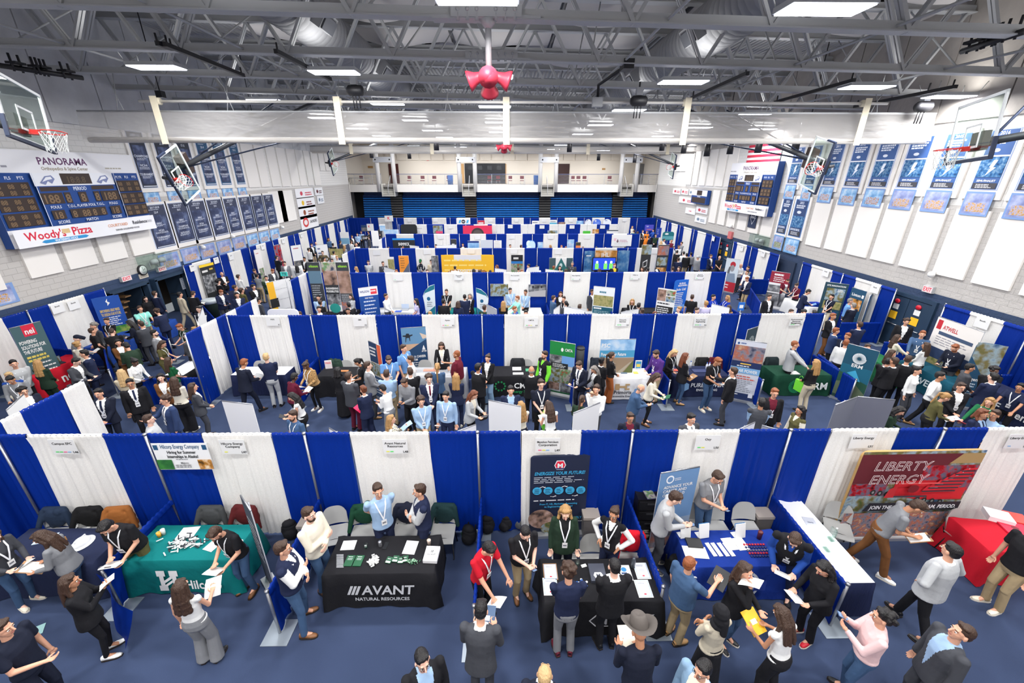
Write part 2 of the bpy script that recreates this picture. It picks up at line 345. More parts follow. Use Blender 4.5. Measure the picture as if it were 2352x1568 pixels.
splice=MB();splice.box((-.4,0,ZB+.02),(2.3,.32,.06),m_steel);splice.box((-.4,-.17,ZB+.12),(1.5,.03,.22),m_steel)
for k in range(6):splice.tube([(-1.0+.2*k+(.2 if k>2 else 0),-.15,ZB-.05),(-1.0+.2*k+(.2 if k>2 else 0),-.15,ZB+.08)],.04,m_steel,6);splice.tube([(-1.0+.2*k+(.2 if k>2 else 0),-.22,ZB+.14),(-1.0+.2*k+(.2 if k>2 else 0),-.17,ZB+.14)],.04,m_steel,6)
spm=splice.mesh('splice_plate')
for k,y in enumerate(tY):
 t=thing('roof_truss','light grey steel roof truss spanning the hall, %s from the camera end'%nth(k+1),'truss',(0,y,0),0,'steel roof trusses')
 link('bottom_chord',bm_,t);link('top_chord',tm_,t)
 if 2<k<8:link('splice_plate',spm,t)
 for w in webs:link('web_member',w,t)
 # bridging angles between trusses and dark goal rails hung below them
br_=MB()
for x in(-12.5,-7.5,3.5,8.5,13):br_.tube([(x,YF+1,ZB+.1+ROOF(x)),(x,48,ZB+.1+ROOF(x))],.035,m_steel,5)
for k,y in enumerate(tY[:-1]):
 for x in(-14,-8.5,-3,2.5,8,13.5):br_.tube([(x,y,ZB+.1+ROOF(x)),(x+.8,y+3.4,ZB+2.5+ROOF(x))],.028,m_steel,4)
br_.build('trim_3',**ST)
m_blk=mat((28,28,32),.5)
def rail(p,q,lab,g='dark goal support rails'):
 mb=MB();d=Vector(q)-Vector(p);mb.tube([p,q],.075,m_blk,4,smooth=False)
 for t in(.03,.97):c=Vector(p)+d*t;mb.tube([c,c+Vector((0,0,.22))],.025,m_blk,5)
 mb.build('support_rail',label=lab,category='rail',group=g)
for i,(a,b)in enumerate([((365,116),(400,128)),((382,118),(562,186)),((635,128),(760,190)),((1720,153),(1590,214)),((1968,163),(1783,219)),((2206,172),(1968,225)),((2352,175),(2125,228))]):
 p=atZ(a[0],a[1],ZB-.1);q=atZ(b[0],b[1],ZB-.1)
 rail((p.x,p.y,ZB-.12+ROOF(p.x)),(q.x,q.y,ZB-.12+ROOF(q.x)),'long dark rail hung under the roof trusses, %s of seven from the picture\'s left'%nth(i+1))
for i,(px_,py_,qx,qy,nm)in enumerate([(-2,150,190,179,'along the left wall under the roof trusses'),(2210,118,2352,72,'with clamps high above the right goal')]):
 p=atZ(px_,py_,ZB-.2);q=atZ(qx,qy,ZB-.2);mb=MB();mb.tube([p,q],.07,m_blk,10)
 for t in(.2,.45,.5,.8):
  c=p.lerp(q,t)
  for s in(-.12,.12):mb.tube([c+Vector((0,s,-.1)),c+Vector((0,s,.35))],.03,m_blk,6)
  mb.box(c+Vector((0,0,.12)),(.3,.3,.06),m_blk)
 mb.build('winch_pipe',label='black pipe '+nm,category='pipe')
 # ducts
m_duct=mat((140,141,144),.7)
for x,nm in((-6.3,'left'),(6.6,'right')):
 t=thing('air_duct','large round spiral air duct above the trusses, %s side of the hall'%nm,'duct',(x,6.5,11.35+ROOF(x)),0,'round roof ducts')
 mb=MB();pts=[];rs=[];y=0
 while y<40:pts+=[(0,y,0),(0,y+.02,0),(0,y+.3,0)];rs+=[.72,.74,.72];y+=.32
 mb.tube(pts,rs,m_duct,20);mb.build('spiral_pipe',t)
 mb=MB();mb.tube([(0,0,0),(0,-.05,0),(0,-.5,.12),(0,-1.3,.3),(0,-3.5,.3)],[.72,.86,.9,1.05,1.05],m_duct,20);mb.build('transition',t)
 for j in range(5):
  mb=MB();y=2.2+j*6.5;s=.75 if x<0 else-.75;mb.box((s,y,-.25),(.5,.9,.5),m_duct,Matrix.Rotation(.6*(1 if s>0 else-1),3,'Y'));mb.box((s*1.25,y,-.42),(.1,.8,.38),mat('dgrey',.6),Matrix.Rotation(.6*(1 if s>0 else-1),3,'Y'));mb.build('register',t)
  # fixtures
hs=MB();hs.box((0,0,.06),(1.5,.62,.1),m_steel)
for s in(-1,1):hs.tube([(s*.72,-.28,.1),(s*.82,-.4,.42)],.012,m_steel,4);hs.tube([(s*.72,.28,.1),(s*.82,.4,.42)],.012,m_steel,4)
hsm=hs.mesh('housing');df=MB();df.box((0,0,0),(1.44,.58,.03),mat((236,240,255),.5,0,'emit',e=DIFF_E));dfm=df.mesh('diffuser')
rows_={}
for i,(x,y)in enumerate(LIGHTS):
 t=thing('ceiling_light','bright ceiling fixture, %s from the left in the %s row down the hall'%(nth(i%5+1),nth(i//5+1))if i<50 else 'bright ceiling fixture close to the right wall, %s of four down the hall'%nth(i-49),'ceiling light',(x,y,9.74+ROOF(x)),0,'ceiling light fixtures')
 link('housing',hsm,t);link('diffuser',dfm,t)
 la=bpy.data.lights.new('lamp','AREA');la.shape='RECTANGLE';la.size=1.4;la.size_y=.56;la.energy=LAMP_W;la.color=(1,.99,.975);la.spread=math.radians(175)
 link('lamp',la,t,loc=(0,0,-.03))
 if i==0:ul=bpy.data.lights.new('uplight','AREA');ul.shape='RECTANGLE';ul.size=1.3;ul.size_y=.5;ul.energy=UP_W;ul.color=(1,.985,.96)  # second lamp facing up, added to brighten the roof space
 o=link('uplight',ul,t,loc=(0,0,.16));o.rotation_euler=(math.pi,0,0)
 # wall washers that leave the bright pools high on both side walls
for x,y,s in[(-14.6,20.2,1),(-14.6,27,1),(-14.6,34.5,1),(14.6,22,-1),(14.6,30,-1)]:
 t=thing('flood_light','small black flood lamp under the roof aimed at the %s, %s down the hall'%('left wall' if s>0 else 'right wall',nth(1+[20.2,27,34.5,22,30].index(y)%3)),'flood light',(x,y,9.7+ROOF(x)))
 mb=MB();mb.box((0,0,0),(.25,.25,.25),m_blk);mb.tube([(0,0,.1),(0,0,3.2)],.02,m_blk);mb.build('housing',t)
 la=bpy.data.lights.new('lamp','SPOT');la.energy=700 if s>0 else 150;la.spot_size=1.9;la.spot_blend=.8;la.shadow_soft_size=.1;o=link('lamp',la,t);o.rotation_euler=(0,s*-.9,0);o.location=(-s*.2,0,-.15)
 # horn cluster
def horns(loc,sc,lab,pole):
 t=thing('horn_speaker_cluster',lab,'loudspeaker',loc);red=mat((205,60,80),.45)
 mb=MB();mb.tube([(0,0,0),(0,0,pole)],.07,mat((190,192,194),.5),10);mb.tube([(0,0,pole-.15),(0,0,pole)],[.07,.2],mat((190,192,194),.5),10);mb.build('pole',t)
 for k,(a,tilt)in enumerate([(-90,-.35),(0,-.35),(180,-.35),(90,-.9)]):
  a=math.radians(a);d=Vector((math.cos(a),math.sin(a),tilt)).normalized();h=MB();c=Vector((0,0,-.1));P_=[c+d*q*sc for q in(.05,.25,.4,.55,.62,.6,.3)]
  h.tube(P_,[r*sc for r in(.13,.12,.16,.25,.27,.24,.05)],red,14);h.tube([c+d*.3*sc,c+d*.42*sc],[.05*sc,.03*sc],mat('lgrey',.4),8);h.build('horn',t)
p=atY(1123,168,10.75);horns((p.x,10.75,p.z+.1),.8,'cluster of red horn loudspeakers on a grey pole under the second visible truss',ZB-p.z-.1)
p=atY(1158,333,38);horns((p.x,36.5,p.z),1.0,'dark red horn loudspeaker cluster far down the hall by the second rolled divider',ZB-p.z+.1)
# ---------------------------------------------------------------- rolled divider curtains
def divider(Y,pts,straps,lab,a):
 (x0,y0),(x1,y1),yb,yp,xp=pts;A=atY(x0,y0,Y);B=atY(x1,y1,Y);zb=atY(1162,yb,Y).z;zp=atY(1162,yp,Y).z;zt=(A.z+B.z)/2
 t=thing('divider_curtain',lab,'divider curtain',((A.x+B.x)/2,Y,0));L=B.x-A.x
 mb=MB();n=60
 for k in(-1,1):
  vs=[];fs=[]
  for i in range(n+1):
   for j in range(9):
    v=j/8;vs.append((-L/2+L*i/n,k*(.02+.14*v)+.02*math.sin(i*.9+k)*math.sin(math.pi*v),zt-(zt-zb)*v))
  for i in range(n):
   for j in range(8):fs.append((i*9+j,(i+1)*9+j,(i+1)*9+j+1,i*9+j+1))
  if k<0:mb.add(vs,fs,mat((196,193,190),.5,0,'sheer',a=a),True)
 mb.build('fabric',t)
 mb=MB();mb.tube([(-L/2+.1,0,zb),(L/2-.1,0,zb)],.1,mat((210,206,200),.5),14);mb.build('roll',t)
 mb=MB();mb.tube([(-L/2,0,zt),(L/2,0,zt)],.035,m_steel,8);mb.build('top_pipe',t)
 mb=MB();pl=atY(xp,235,Y).x-t.location.x;mb.tube([(pl,0,zp),(L/2-2,0,zp)],.05,mat((225,222,216),.4),10);mb.build('drive_pipe',t)
 for sx in straps:
  x=atY(sx,300,Y).x-t.location.x;s=MB();s.box((x,-.17,(zb+zp)/2),(.24 if Y<20 else.28,.02,zp-zb+.3),mat((236,226,200),.7));s.tube([(x-.12,0,zp),(x+.12,0,zp)],.12,mat((236,226,200),.7),12);s.build('strap',t)
 for i in range(8):
  x=-L/2+L*(i+.4)/8;mb=MB()
  for dx in(-.12,.12):mb.tube([(x+dx,0,zt),(x+dx*.3,0,zp),(x-dx,0,ZB+ROOF(x))],.014,m_steel,4)
  mb.build('chain',t)
divider(17.45,[(178,258),(2152,258),323,235,320],[380,786,1163,1568,1968],'white rolled-up divider curtain with cream straps hanging across the hall',.46)
divider(38,[(712,336),(1600,336),350,329,712],[802,990,1176,1353,1538],'second rolled-up divider curtain hanging far down the hall',.75)
for i,(px_,py_)in enumerate([(815,208),(1466,232),(2120,245)]):
 Y=17.0;p=atY(px_,py_,Y);t=thing('hoist_motor','black hoist motor above the rolled divider curtain, %s'%('left one','middle one','right one')[i],'motor',p)
 mb=MB();mb.tube([(-.28,0,0),(-.2,0,0),(.25,0,0),(.3,0,0)],[.1,.17,.17,.12],m_blk,14);mb.build('housing',t)
 mb=MB();mb.box((0,0,.3),(.22,.2,.25),mat('lgrey',.5));mb.tube([(0,0,.3),(0,0,ZB-p.z)],.03,m_blk);mb.build('bracket',t)
 mb=MB();[mb.tube([(dx,0,-.1),(dx,.05,-.55)],.02,m_blk,5)for dx in(-.1,0,.12)];mb.build('hanging_chain',t)
p=atY(1372,235,17.2);q=atY(1440,150,14.3);mb=MB();mb.tube([p,p+Vector((0,0,.55)),q],.05,m_blk,8);mb.box(p,(.35,.25,.3),mat('lgrey',.5));mb.box(q,(.3,.5,.25),m_blk);mb.build('drive_shaft',label='black angled drive shaft with grey gearbox on the rolled divider pipe',category='drive shaft')
# small black cans hanging beyond the divider
for i,(px_,py_,Y)in enumerate([(1002,333,30),(1308,337,30),(1521,334,30),(1571,340,30),(1625,345,26),(1678,340,26),(1743,336,24),(1829,330,22),(853,354,42),(940,356,42),(1375,360,42),(1458,365,42)]):
 p=atY(px_,py_,Y);mb=MB();mb.tube([p+Vector((0,0,.38)),p-Vector((0,0,.32))],.17,m_blk,10);mb.tube([p+Vector((0,0,.3)),(p.x,p.y,ZB+ROOF(p.x))],.02,m_blk,5)
 mb.build('can_speaker',label='small black can speaker hanging under the roof, %s of twelve'%nth(i+1),category='loudspeaker',group='small black hanging speakers')
 # ---------------------------------------------------------------- basketball goals
def rotm(a,b,g):return Matrix.Rotation(a,3,'Z')@Matrix.Rotation(b,3,'Y')@Matrix.Rotation(g,3,'X')
def goal(q,lab,hang,clock=None,h=.56):
 M=rotm(*q[3:]).to_4x4();M.translation=Vector(q[:3]);t=thing('basketball_goal',lab,'basketball goal',M=M);w=.915;wf=mat((232,236,236),.4)
 g=MB();g.box((0,0,0),(.012,2*w-.1,2*h-.1),mat('white',.1,0,'glass'));g.build('glass_panel',t)
 f=MB()
 for s in(-1,1):f.box((0,s*(w-.03),0),(.04,.06,2*h),wf);f.box((0,0,s*(h-.03)),(.04,2*w,.06),wf)
 f.build('frame',t)
 f=MB();z0=-.36
 for s in(-1,1):f.box((.01,s*.29,z0+.22),(.012,.045,.46),wf)
 for z in(z0,z0+.45):f.box((.01,0,z),(.012,.62,.045),wf)
 f.build('shooter_square',t)
 f=MB();nb=mat((36,48,74),.6);f.box((0,0,-h),(.07,2*w+.04,.07),nb)
 for s in(-1,1):f.box((0,s*w,-h+.2),(.07,.05,.42),nb)
 f.build('edge_padding',t)
 r=MB();red=mat((214,36,30),.35);r.tube([(.38+.23*math.cos(a*math.pi/12),.23*math.sin(a*math.pi/12),z0)for a in range(25)],.012,red,6);r.box((.08,0,z0-.02),(.16,.14,.1),red);r.build('rim',t)
 n=MB();wn=mat('white',.8)
 for k in range(12):
  for s in(1,-1):
   pts=[]
   for j in range(5):
    a=math.radians(30*k+s*j*15);rr=.23-.028*j+.004*j*j;pts.append((.38+rr*math.cos(a),rr*math.sin(a),z0-.02-.1*j))
   n.tube(pts,.006,wn,4,False)
 n.build('net',t)
 b=MB();b.tube([(-.05,0,z0),(-.5,0,z0+.1)],.06,m_blk,8);b.box((-.15,0,z0+.12),(.12,.5,.4),m_blk);b.build('mount',t)
 Mi=M.inverted();base=Mi@Vector(hang[0]);b=MB();b.tube([(-.3,0,z0+.1 if not clock else.5),base],.085,mat((90,92,96),.4,.6),12);b.build('mast',t)
 for hh in hang[1:]:b=MB();b.tube([(-.3,0,z0+.1 if not clock else.45),Mi@Vector(hh)],.03,nb,8);b.build('brace',t)
 if clock:c=MB();c.box((-.3,0,.82),(.2,.75,.5),mat((60,40,34),.6));c.build('shot_clock',t)
goal([-10.78,10.58,8.14,.441,.031,-.147],'glass basketball goal with red rim folded up, near left, by the wall panels',[(-16.9,7.8,8.8),(-14,10.7,9.9)],h=.64)
goal([10.6,10.25,7.82,-.417,-3.219,3.197],'glass basketball goal with red rim folded up, near right, before the wall pennants',[(16.5,7.6,8.8),(13,10.7,9.7)],h=.64)
goal([-12.154,16.697,6.845,.003,.062,-1.112],'tilted glass basketball goal with a shot clock behind it, left under the rolled divider',[(-8.2,20.8,9.9),(-7.5,27,9.9),(-10,20.8,9.9)],True)
goal([11.89,16.954,7.224,-.001,-3.21,-1.853],'tilted glass basketball goal with a shot clock behind it, right under the rolled divider',[(8.6,22,9.7),(6.5,28,9.7),(10.5,22,9.7)],True)
def far_goal(px_,py_,s,lab):
 p=atY(px_,py_,37);goal([p.x,p.y,p.z]+([.003,.062,-1.112]if s>0 else[-.001,-3.21,-1.853]),lab,[(p.x+s*4,41,9.9),(p.x+s*6,44,9.9)])
far_goal(764,371,1,'small folded basketball goal far down the hall at the left wall');far_goal(1544,380,-1,'small folded basketball goal far down the hall at the right wall')
# ---------------------------------------------------------------- balcony, bleachers, far wall
YBAL=50.0;bx=lambda px_:atY(px_,430,YBAL).x
m_fas=mat((236,232,226),.7);m_rail=mat((190,192,198),.4)
mb=MB();zf=5.72
mb.box(((XL+XR)/2,54.1,zf-.12),(XR-XL+3,7.9,.2),mat((150,146,142),.8));mb.build('floor_balcony',**ST)
segs=[(796,878),(907,1062),(1092,1243),(1272,1425),(1453,1523)]
for i,(a,b)in enumerate(segs):
 x0,x1=bx(a),bx(b);mb=MB();mb.box(((x0+x1)/2,YBAL,5.36),(x1-x0,.3,.78),m_fas);mb.build('trim_%d'%(4+i),**ST)
 t=thing('balcony_railing','thin white horizontal-bar railing on the balcony edge, %s section from the left wall'%nth(i+1),'railing',((x0+x1)/2,YBAL,zf),0,'balcony railings');L=x1-x0
 mb=MB();[mb.tube([(-L/2,0,.12+.13*k),(L/2,0,.12+.13*k)],.016,m_rail,4)for k in range(8)];mb.build('bar',t,kind='stuff')
 mb=MB();mb.tube([(-L/2,0,1.15),(L/2,0,1.15)],.03,mat((110,120,160),.4),6);mb.build('top_rail',t)
 for k in range(5):mb=MB();x=-L/2+L*k/4;mb.tube([(x,0,0),(x,0,1.15)],.025,m_rail,5);mb.build('post',t)
for i,(a,b)in enumerate([(878,907),(1062,1092),(1243,1272),(1425,1453)]):
 x0,x1=bx(a),bx(b);t=thing('balcony_stair','grey stair flight dropping through the balcony edge, %s from the left wall'%nth(i+1),'stairs',((x0+x1)/2,YBAL-.3,4.5),0,'balcony stair flights');w=x1-x0
 for k in range(6):mb=MB();mb.box((0,.1+.26*k,.1+.2*k),(w-.1,.28,.18),mat((180,178,172),.7));mb.build('step',t)
 for s in(-1,1):mb=MB();mb.prism([(0,0),(.06*s,0),(.06*s,1.35),(0,1.35)],-.1,1.6,mat((198,196,190),.7));o=mb.build('stringer',t);o.location.x=s*(w/2-.05)
 mb=MB();mb.tube([(0,0,0),(0,0,.95),(0,1.5,2.2),(0,1.5,1.3)],.03,m_rail,6);mb.build('handrail',t)
for i,a in enumerate([868,905,1055,1091,1241,1277,1427,1463]):
 p=atY(a,400,YBAL-.1);q=atY(a+(2 if i%2==0 else-2),340,YBAL-.1)
 mb=MB();mb.tube([(p.x,YBAL-.1,5.0),(p.x,YBAL-.1,12.4)],.24,mat((240,238,234),.5),12);mb.build('trim_%d'%(9+i),**ST)
for i,(a,b)in enumerate([(866,908),(1051,1093),(1239,1280),(1425,1467)]):
 x0,x1=bx(a),bx(b);mb=MB();mb.box(((x0+x1)/2,YBAL-.35,8.35),(x1-x0,.12,.55),mat((210,212,216),.35,.3));[mb.tube([(x,YBAL-.44,8.35),(x,YBAL-.4,8.35)],.08,m_blk,8)for x in(x0+.25,x1-.25)]
 mb.build('trim_%d'%(17+i),**ST)
Yw=YB-.02
def wallrect(name,a,b,c,d,m,depth=.06,Y=Yw,**k):
 p=atY(a,b,Y);q=atY(c,d,Y);z0=max(q.z,k.pop('zmin',-9));mb=MB();mb.box(((p.x+q.x)/2,Y-depth/2,(p.z+z0)/2),(q.x-p.x,depth,p.z-z0),m);return mb.build(name,**k)
mc=mat((214,204,192),.8)
for i,(a,b,m)in enumerate([(795,811,mat((190,150,90),.6)),(892,919,mat((70,20,18),.5)),(1280,1306,mat((46,14,12),.5)),(1463,1496,mat((120,120,120),.5))]):wallrect('door_%d'%(6+i),a,376,b,425,m,.08,zmin=5.75,**ST)
w=wallrect('window_1',1067,375,1161,425,mat((26,28,34),.4),.1,zmin=5.75,**ST)
for k in range(4):a=1075+22*k;wallrect('window_pane',a,380,a+11,390,mat((60,62,66),.2),.14)
for o in[o for o in COL.objects if o.name.startswith('window_pane')]:o.parent=w
for i,(a,b)in enumerate([(1058,1067),(1161,1163)]):wallrect('trim_%d'%(21+i),a,376,b,425,mat((190,150,100),.6),.12,zmin=5.75,**ST)
x=800;i=0
while x<1500:
 wallrect('acoustic_absorber',x,345,x+25,368,mat((226,218,206),.9),.1,label='cream acoustic panel high on the far wall, %s from the left'%nth(i+1),category='acoustic panel',group='far wall acoustic panels');x+=27.5;i+=1
wallrect('wall_sign',845,381,857,386,mat('tan',.6),.05,label='small tan sign on the far wall by the leftmost balcony doors',category='sign');wallrect('wall_sign',1383,386,1390,390,mat('tan',.6),.05,label='small tan sign on the far wall right of the dark doorway',category='sign');wallrect('exit_sign',980,365,985,369,mat((220,120,120),.6),.08,label='small red sign high on the far wall above the balcony chairs',category='sign')
def simple_chair(p,c,lab,g,rz=0):
 t=thing('balcony_chair',lab,'chair',p,rz,g);m=mat(c,.6)
 a=MB();a.box((0,0,.45),(.45,.45,.05),m);a.build('seat',t);a=MB();a.box((0,.2,.8),(.45,.05,.32),m);a.build('backrest',t)
 for sx in(-1,1):
  for sy in(-1,1):a=MB();a.tube([(sx*.2,sy*.2,0),(sx*.2,sy*.2,.45)],.015,m_rail,4);a.build('leg',t)
for i,a in enumerate([829,940,970,997,1030,1124,1144,1172,1199,1316,1329,1343,1401]):
 p=atY(a,410,51.6);simple_chair((p.x,51.6,zf),(120,30,44),'maroon chair behind the balcony railing, %s from the left'%nth(i+1),'maroon balcony chairs')
for i,a in enumerate([1034,1232]):
 p=atY(a,410,51.2);mb=MB();mb.lathe([(.3,0),(.34,1.0),(.3,1.05)],mat((50,110,190),.5),12);o=mb.build('recycling_bin',label='blue bin on the balcony %s'%('left of the dark opening' if i==0 else 'right of the dark opening'),category='bin');o.location=(p.x,51.2,zf)
p=atY(815,413,52);mb=MB();mb.box((0,0,.72),(2.4,.7,.05),mat('lgrey',.5));[mb.tube([(x,y,0),(x,y,.7)],.02,m_rail,4)for x in(-1.1,1.1)for y in(-.3,.3)];o=mb.build('balcony_table',label='folding table behind the railing at the left end of the balcony',category='table');o.location=(p.x+.6,52,zf)
# folded bleachers
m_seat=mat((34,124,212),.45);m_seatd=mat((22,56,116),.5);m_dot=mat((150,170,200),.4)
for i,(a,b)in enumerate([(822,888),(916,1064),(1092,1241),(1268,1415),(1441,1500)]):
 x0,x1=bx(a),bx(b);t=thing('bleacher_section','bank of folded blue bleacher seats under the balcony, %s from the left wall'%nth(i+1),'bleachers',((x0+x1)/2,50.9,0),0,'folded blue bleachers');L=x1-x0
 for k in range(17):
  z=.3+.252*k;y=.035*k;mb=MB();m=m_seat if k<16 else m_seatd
  mb.add([(-L/2,y+.03,z),(L/2,y+.03,z),(L/2,y-.1,z+.06),(-L/2,y-.1,z+.06),(-L/2,y-.13,z+.2),(L/2,y-.13,z+.2),(L/2,y+.06,z+.24),(-L/2,y+.06,z+.24)],[(3,2,5,4),(0,3,4,7),(1,6,5,2)],m);mb.add([(-L/2,y+.03,z),(L/2,y+.03,z),(L/2,y-.1,z+.06),(-L/2,y-.1,z+.06),(-L/2,y-.13,z+.2),(L/2,y-.13,z+.2),(L/2,y+.06,z+.24),(-L/2,y+.06,z+.24)],[(0,1,2,3),(4,5,6,7)],m_seatd)  # shade of the gaps between rows painted as darker faces
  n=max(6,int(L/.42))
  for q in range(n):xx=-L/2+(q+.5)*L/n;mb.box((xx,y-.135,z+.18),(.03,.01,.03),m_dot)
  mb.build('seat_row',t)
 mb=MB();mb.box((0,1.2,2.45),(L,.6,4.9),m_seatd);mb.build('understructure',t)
for i,(a,b)in enumerate([(888,916),(1064,1092),(1241,1268),(1415,1441)]):
 x0,x1=bx(a),bx(b);t=thing('bleacher_aisle','black folded aisle steps with pale nosings between blue bleachers, %s from the left wall'%nth(i+1),'steps',((x0+x1)/2,50.9,0),0,'folded bleacher aisles');L=x1-x0
 mb=MB();mb.box((0,.5,2.35),(L,.6,4.7),mat((20,20,22),.7));mb.build('frame',t)
 for k in range(16):
  mb=MB();z=.35+.28*k;mb.box((0,.15,z),(L,.1,.03),mat((140,140,140),.5));mb.build('nosing',t)
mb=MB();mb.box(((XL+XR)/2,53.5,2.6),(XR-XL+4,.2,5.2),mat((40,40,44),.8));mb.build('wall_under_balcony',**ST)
# ================================================================ pipe and drape
m_bl=mat((6,44,138),.55,0,'drape');m_wh=mat((232,230,226),.7,0,'drape');m_pole=mat((168,170,176),.3,.8)
ZD=2.44
def drape(p,q,blue,z1,label,group,seed,name='booth_curtain'):
 """pleated cloth hanging between ground points p and q from height z1"""
 rr=random.Random(seed);d=q-p;L=d.length;ang=math.atan2(d.y,d.x);mid=(p+q)/2;mb=MB()
 n=max(10,int(L/.022)if L<2.5 and mid.y<15 else int(L/.05));rows=[z1-.06,z1+.03,z1+.045,z1-.02,z1-.08]+([z1-.5,z1*.55,z1*.25,.03]if z1>1.5 else[z1*.55,.03]);yo=[.026,.02,-.01,-.026,-.018]
 ph=[rr.uniform(0,6.3)for _ in range(4)];f1=rr.uniform(26,34);sk=rr.uniform(-.05,.05);vs=[];fs=[]
 for j,z in enumerate(rows):
  v=1-z/z1;top=j<5
  for i in range(n+1):
   u=i/n*L;a=.012 if top else.012+.016*v
   w1=u+.05*math.sin(7*u+ph[1])+.03*math.sin(17*u+ph[2])
   y=(a*math.sin(f1*2.2*u+ph[0]+1))if top else a*(.55+.45*math.sin(5*u+ph[3]))*math.sin(f1*.8*w1+ph[0])+.008*math.sin(f1*1.9*w1+ph[2])+.018*math.sin(6*u+ph[1]+v)+.02*v*math.sin(3*u+ph[2])
   e=(i/n-.5);x=u-L/2+e*.06*v*math.sin(v*3)+sk*v*(z1>1.5)
   vs.append((x,(y*.4+yo[j])if top else y-.012,max(z,.02)+(.008*math.sin(60*u+ph[3])if j in(1,2)else 0)))
 for j in range(len(rows)-1):
  for i in range(n):fs.append((j*(n+1)+i,j*(n+1)+i+1,(j+1)*(n+1)+i+1,(j+1)*(n+1)+i))
 mb.add(vs,fs,m_bl if blue else m_wh,True)
 o=mb.build(name);o.location=(mid.x,mid.y,0);o.rotation_euler=(0,0,ang);o['label']=label;o['category']='curtain';o['group']=group
 return o
_pole={}
def pole(x,y,z,label,group='upright poles of the curtain rows',rz=0):
 if z not in _pole:
  a=MB();a.tube([(0,0,.01),(0,0,z+.04)],.024,m_pole,8);a.tube([(0,0,z+.03),(0,0,z+.07)],.032,m_pole,8);b=MB();b.box((0,0,.006),(.42,.42,.012),mat((150,160,170),.5,.5));_pole[z]=(a.mesh('tube'),b.mesh('base_plate'))
 t=thing('drape_upright',label,'pole',(x,y,0),rz,group);link('tube',_pole[z][0],t);link('base_plate',_pole[z][1],t)
def xbar(p,q,z,label):
 mb=MB();mb.tube([(p.x,p.y,z+.012),(q.x,q.y,z+.012)],.016,m_pole,6);mb.build('drape_crossbar',label=label,category='pole',group='horizontal bars the curtains hang from')
def booth_sign(px_,py_,lines,num,tint,at,face=0,row='',i=0,w=.42,h=.3,lab=None,mark=''):
 t=thing('booth_sign',lab or '','sign',(at.x,at.y,at.z),face,'white paper booth signs')
 mb=MB();mb.box((0,0,0),(w,.006,h),mat((226,226,226),.6));mb.build('paper',t)
 it=[]
 for k,l in enumerate(lines):it.append(('t',l,.5,.34+.2*k,.15,(20,20,22),.86))
 if num:it.append(('t',num,.9,.92,.14,(20,20,22),.3))
 x=.12
 for ch in mark:
  it.append(('r',x,.8,x+.13,.86,{'g':(60,220,90),'y':(230,230,60),'p':(240,80,140),'b':(120,170,220)}[ch]));x+=.16
 if it:canvas(MB(),w,h,it);mb=canvas(MB(),w,h,it,y=-.0035,oz=-h/2);mb.build('print',t)
ROWN=['','first','second','third','fourth','fifth','sixth','rear']
def row(k,Y,py,edges,poles,signs,start_blue=True,z=ZD):
 """edges: pixel x of colour changes along the top; the row stands at depth Y"""
 X=[atY(e,py,Y).x for e in edges];blue=start_blue;nb=nw=0;px_edges=[X[0]]
 brk=sorted(X+[atY(p,py,Y).x for p in poles])
 i=0
 for a,b in zip(X,X[1:]):
  cuts=[a]+[c for c in[atY(p,py,Y).x for p in poles]if a+.25<c<b-.25 and blue]+[b]
  for c0,c1 in zip(cuts,cuts[1:]):
   i+=1
   if blue:nb+=1
   else:nw+=1
   drape(Vector((c0+.01,Y,0)),Vector((c1-.01,Y,0)),blue,z,'%s curtain in the %s long row, %s %s one from the left'%('royal blue' if blue else 'white',ROWN[k],nth(nb if blue else nw),'blue' if blue else 'white'),'curtain panels of the %s long row'%ROWN[k],k*100+i)
  blue=not blue
 P_=[atY(p,py,Y).x for p in poles];ends=[X[0]]+P_+[X[-1]]
 for j,x in enumerate(P_):pole(x,Y-.045,z,'tall silver pole in the %s long curtain row, %s from its left end'%(ROWN[k],nth(j+1)))
 for j,(a,b)in enumerate(zip(ends,ends[1:])):xbar(Vector((a,Y,0)),Vector((b,Y,0)),z,'bar atop the %s long curtain row, %s length from left'%(ROWN[k],nth(j+1)))
 for j,s_ in enumerate(signs):
  at=atY(s_[0],s_[1],Y-.07);booth_sign(0,0,s_[2],s_[3],None,at,lab=('white paper sign reading %s on the %s long curtain row'%(' '.join(s_[2]),ROWN[k])+(', rightmost one' if s_[3]=='L52' else ''))if s_[2]and k<3 else 'small white paper sign on the %s long row, %s from its left end'%(ROWN[k],nth(j+1)),mark=s_[4]if len(s_)>4 else '',w=.46,h=.32)
Y1,Y2,Y3,Y4,Y5,Y6,Y7=6.42,13.25,19.7,26.7,33.45,40.1,46.3
row(1,Y1,990,[-75,57,232,462,622,802,985,1197,1335,1558,1698,1908,2063,2265,2400],[-10,335,700,1097,1452,1812,2162],
[(146,1026,['Campus EPC'],'L46','ggpb'),(535,1026,['Hilcorp Energy','Company'],'L47','y'),(908,1025,['Avant Natural','Resources'],'L48','yg'),(1258,1022,['Marathon Petroleum','Corporation'],'L49','pyb'),(1625,1016,['Oxy'],'L50','gy'),(1981,1013,['Liberty Energy'],'L51',''),(2340,1013,['Liberty Energy'],'L52','b')],True)
row(2,Y2,724,[518,573,661,773,862,968,1053,1158,1249,1359,1452,1556,1656,1748,1850,1893],[522,714,909,1107,1304,1504,1698,1892],
[(627,738,['NSG'],'K1'),(827,739,['EMI'],'K2'),(1028,740,['Aptim'],'K3','pgy'),(1220,740,['CMTA'],'K4','gpy'),(1430,739,['Primoris','Services'],'K5','gg'),(1609,739,['Pure Power','Engineering'],'K6','ggb'),(1829,738,['Environmental','Resources','Management'],'K7','gg')])
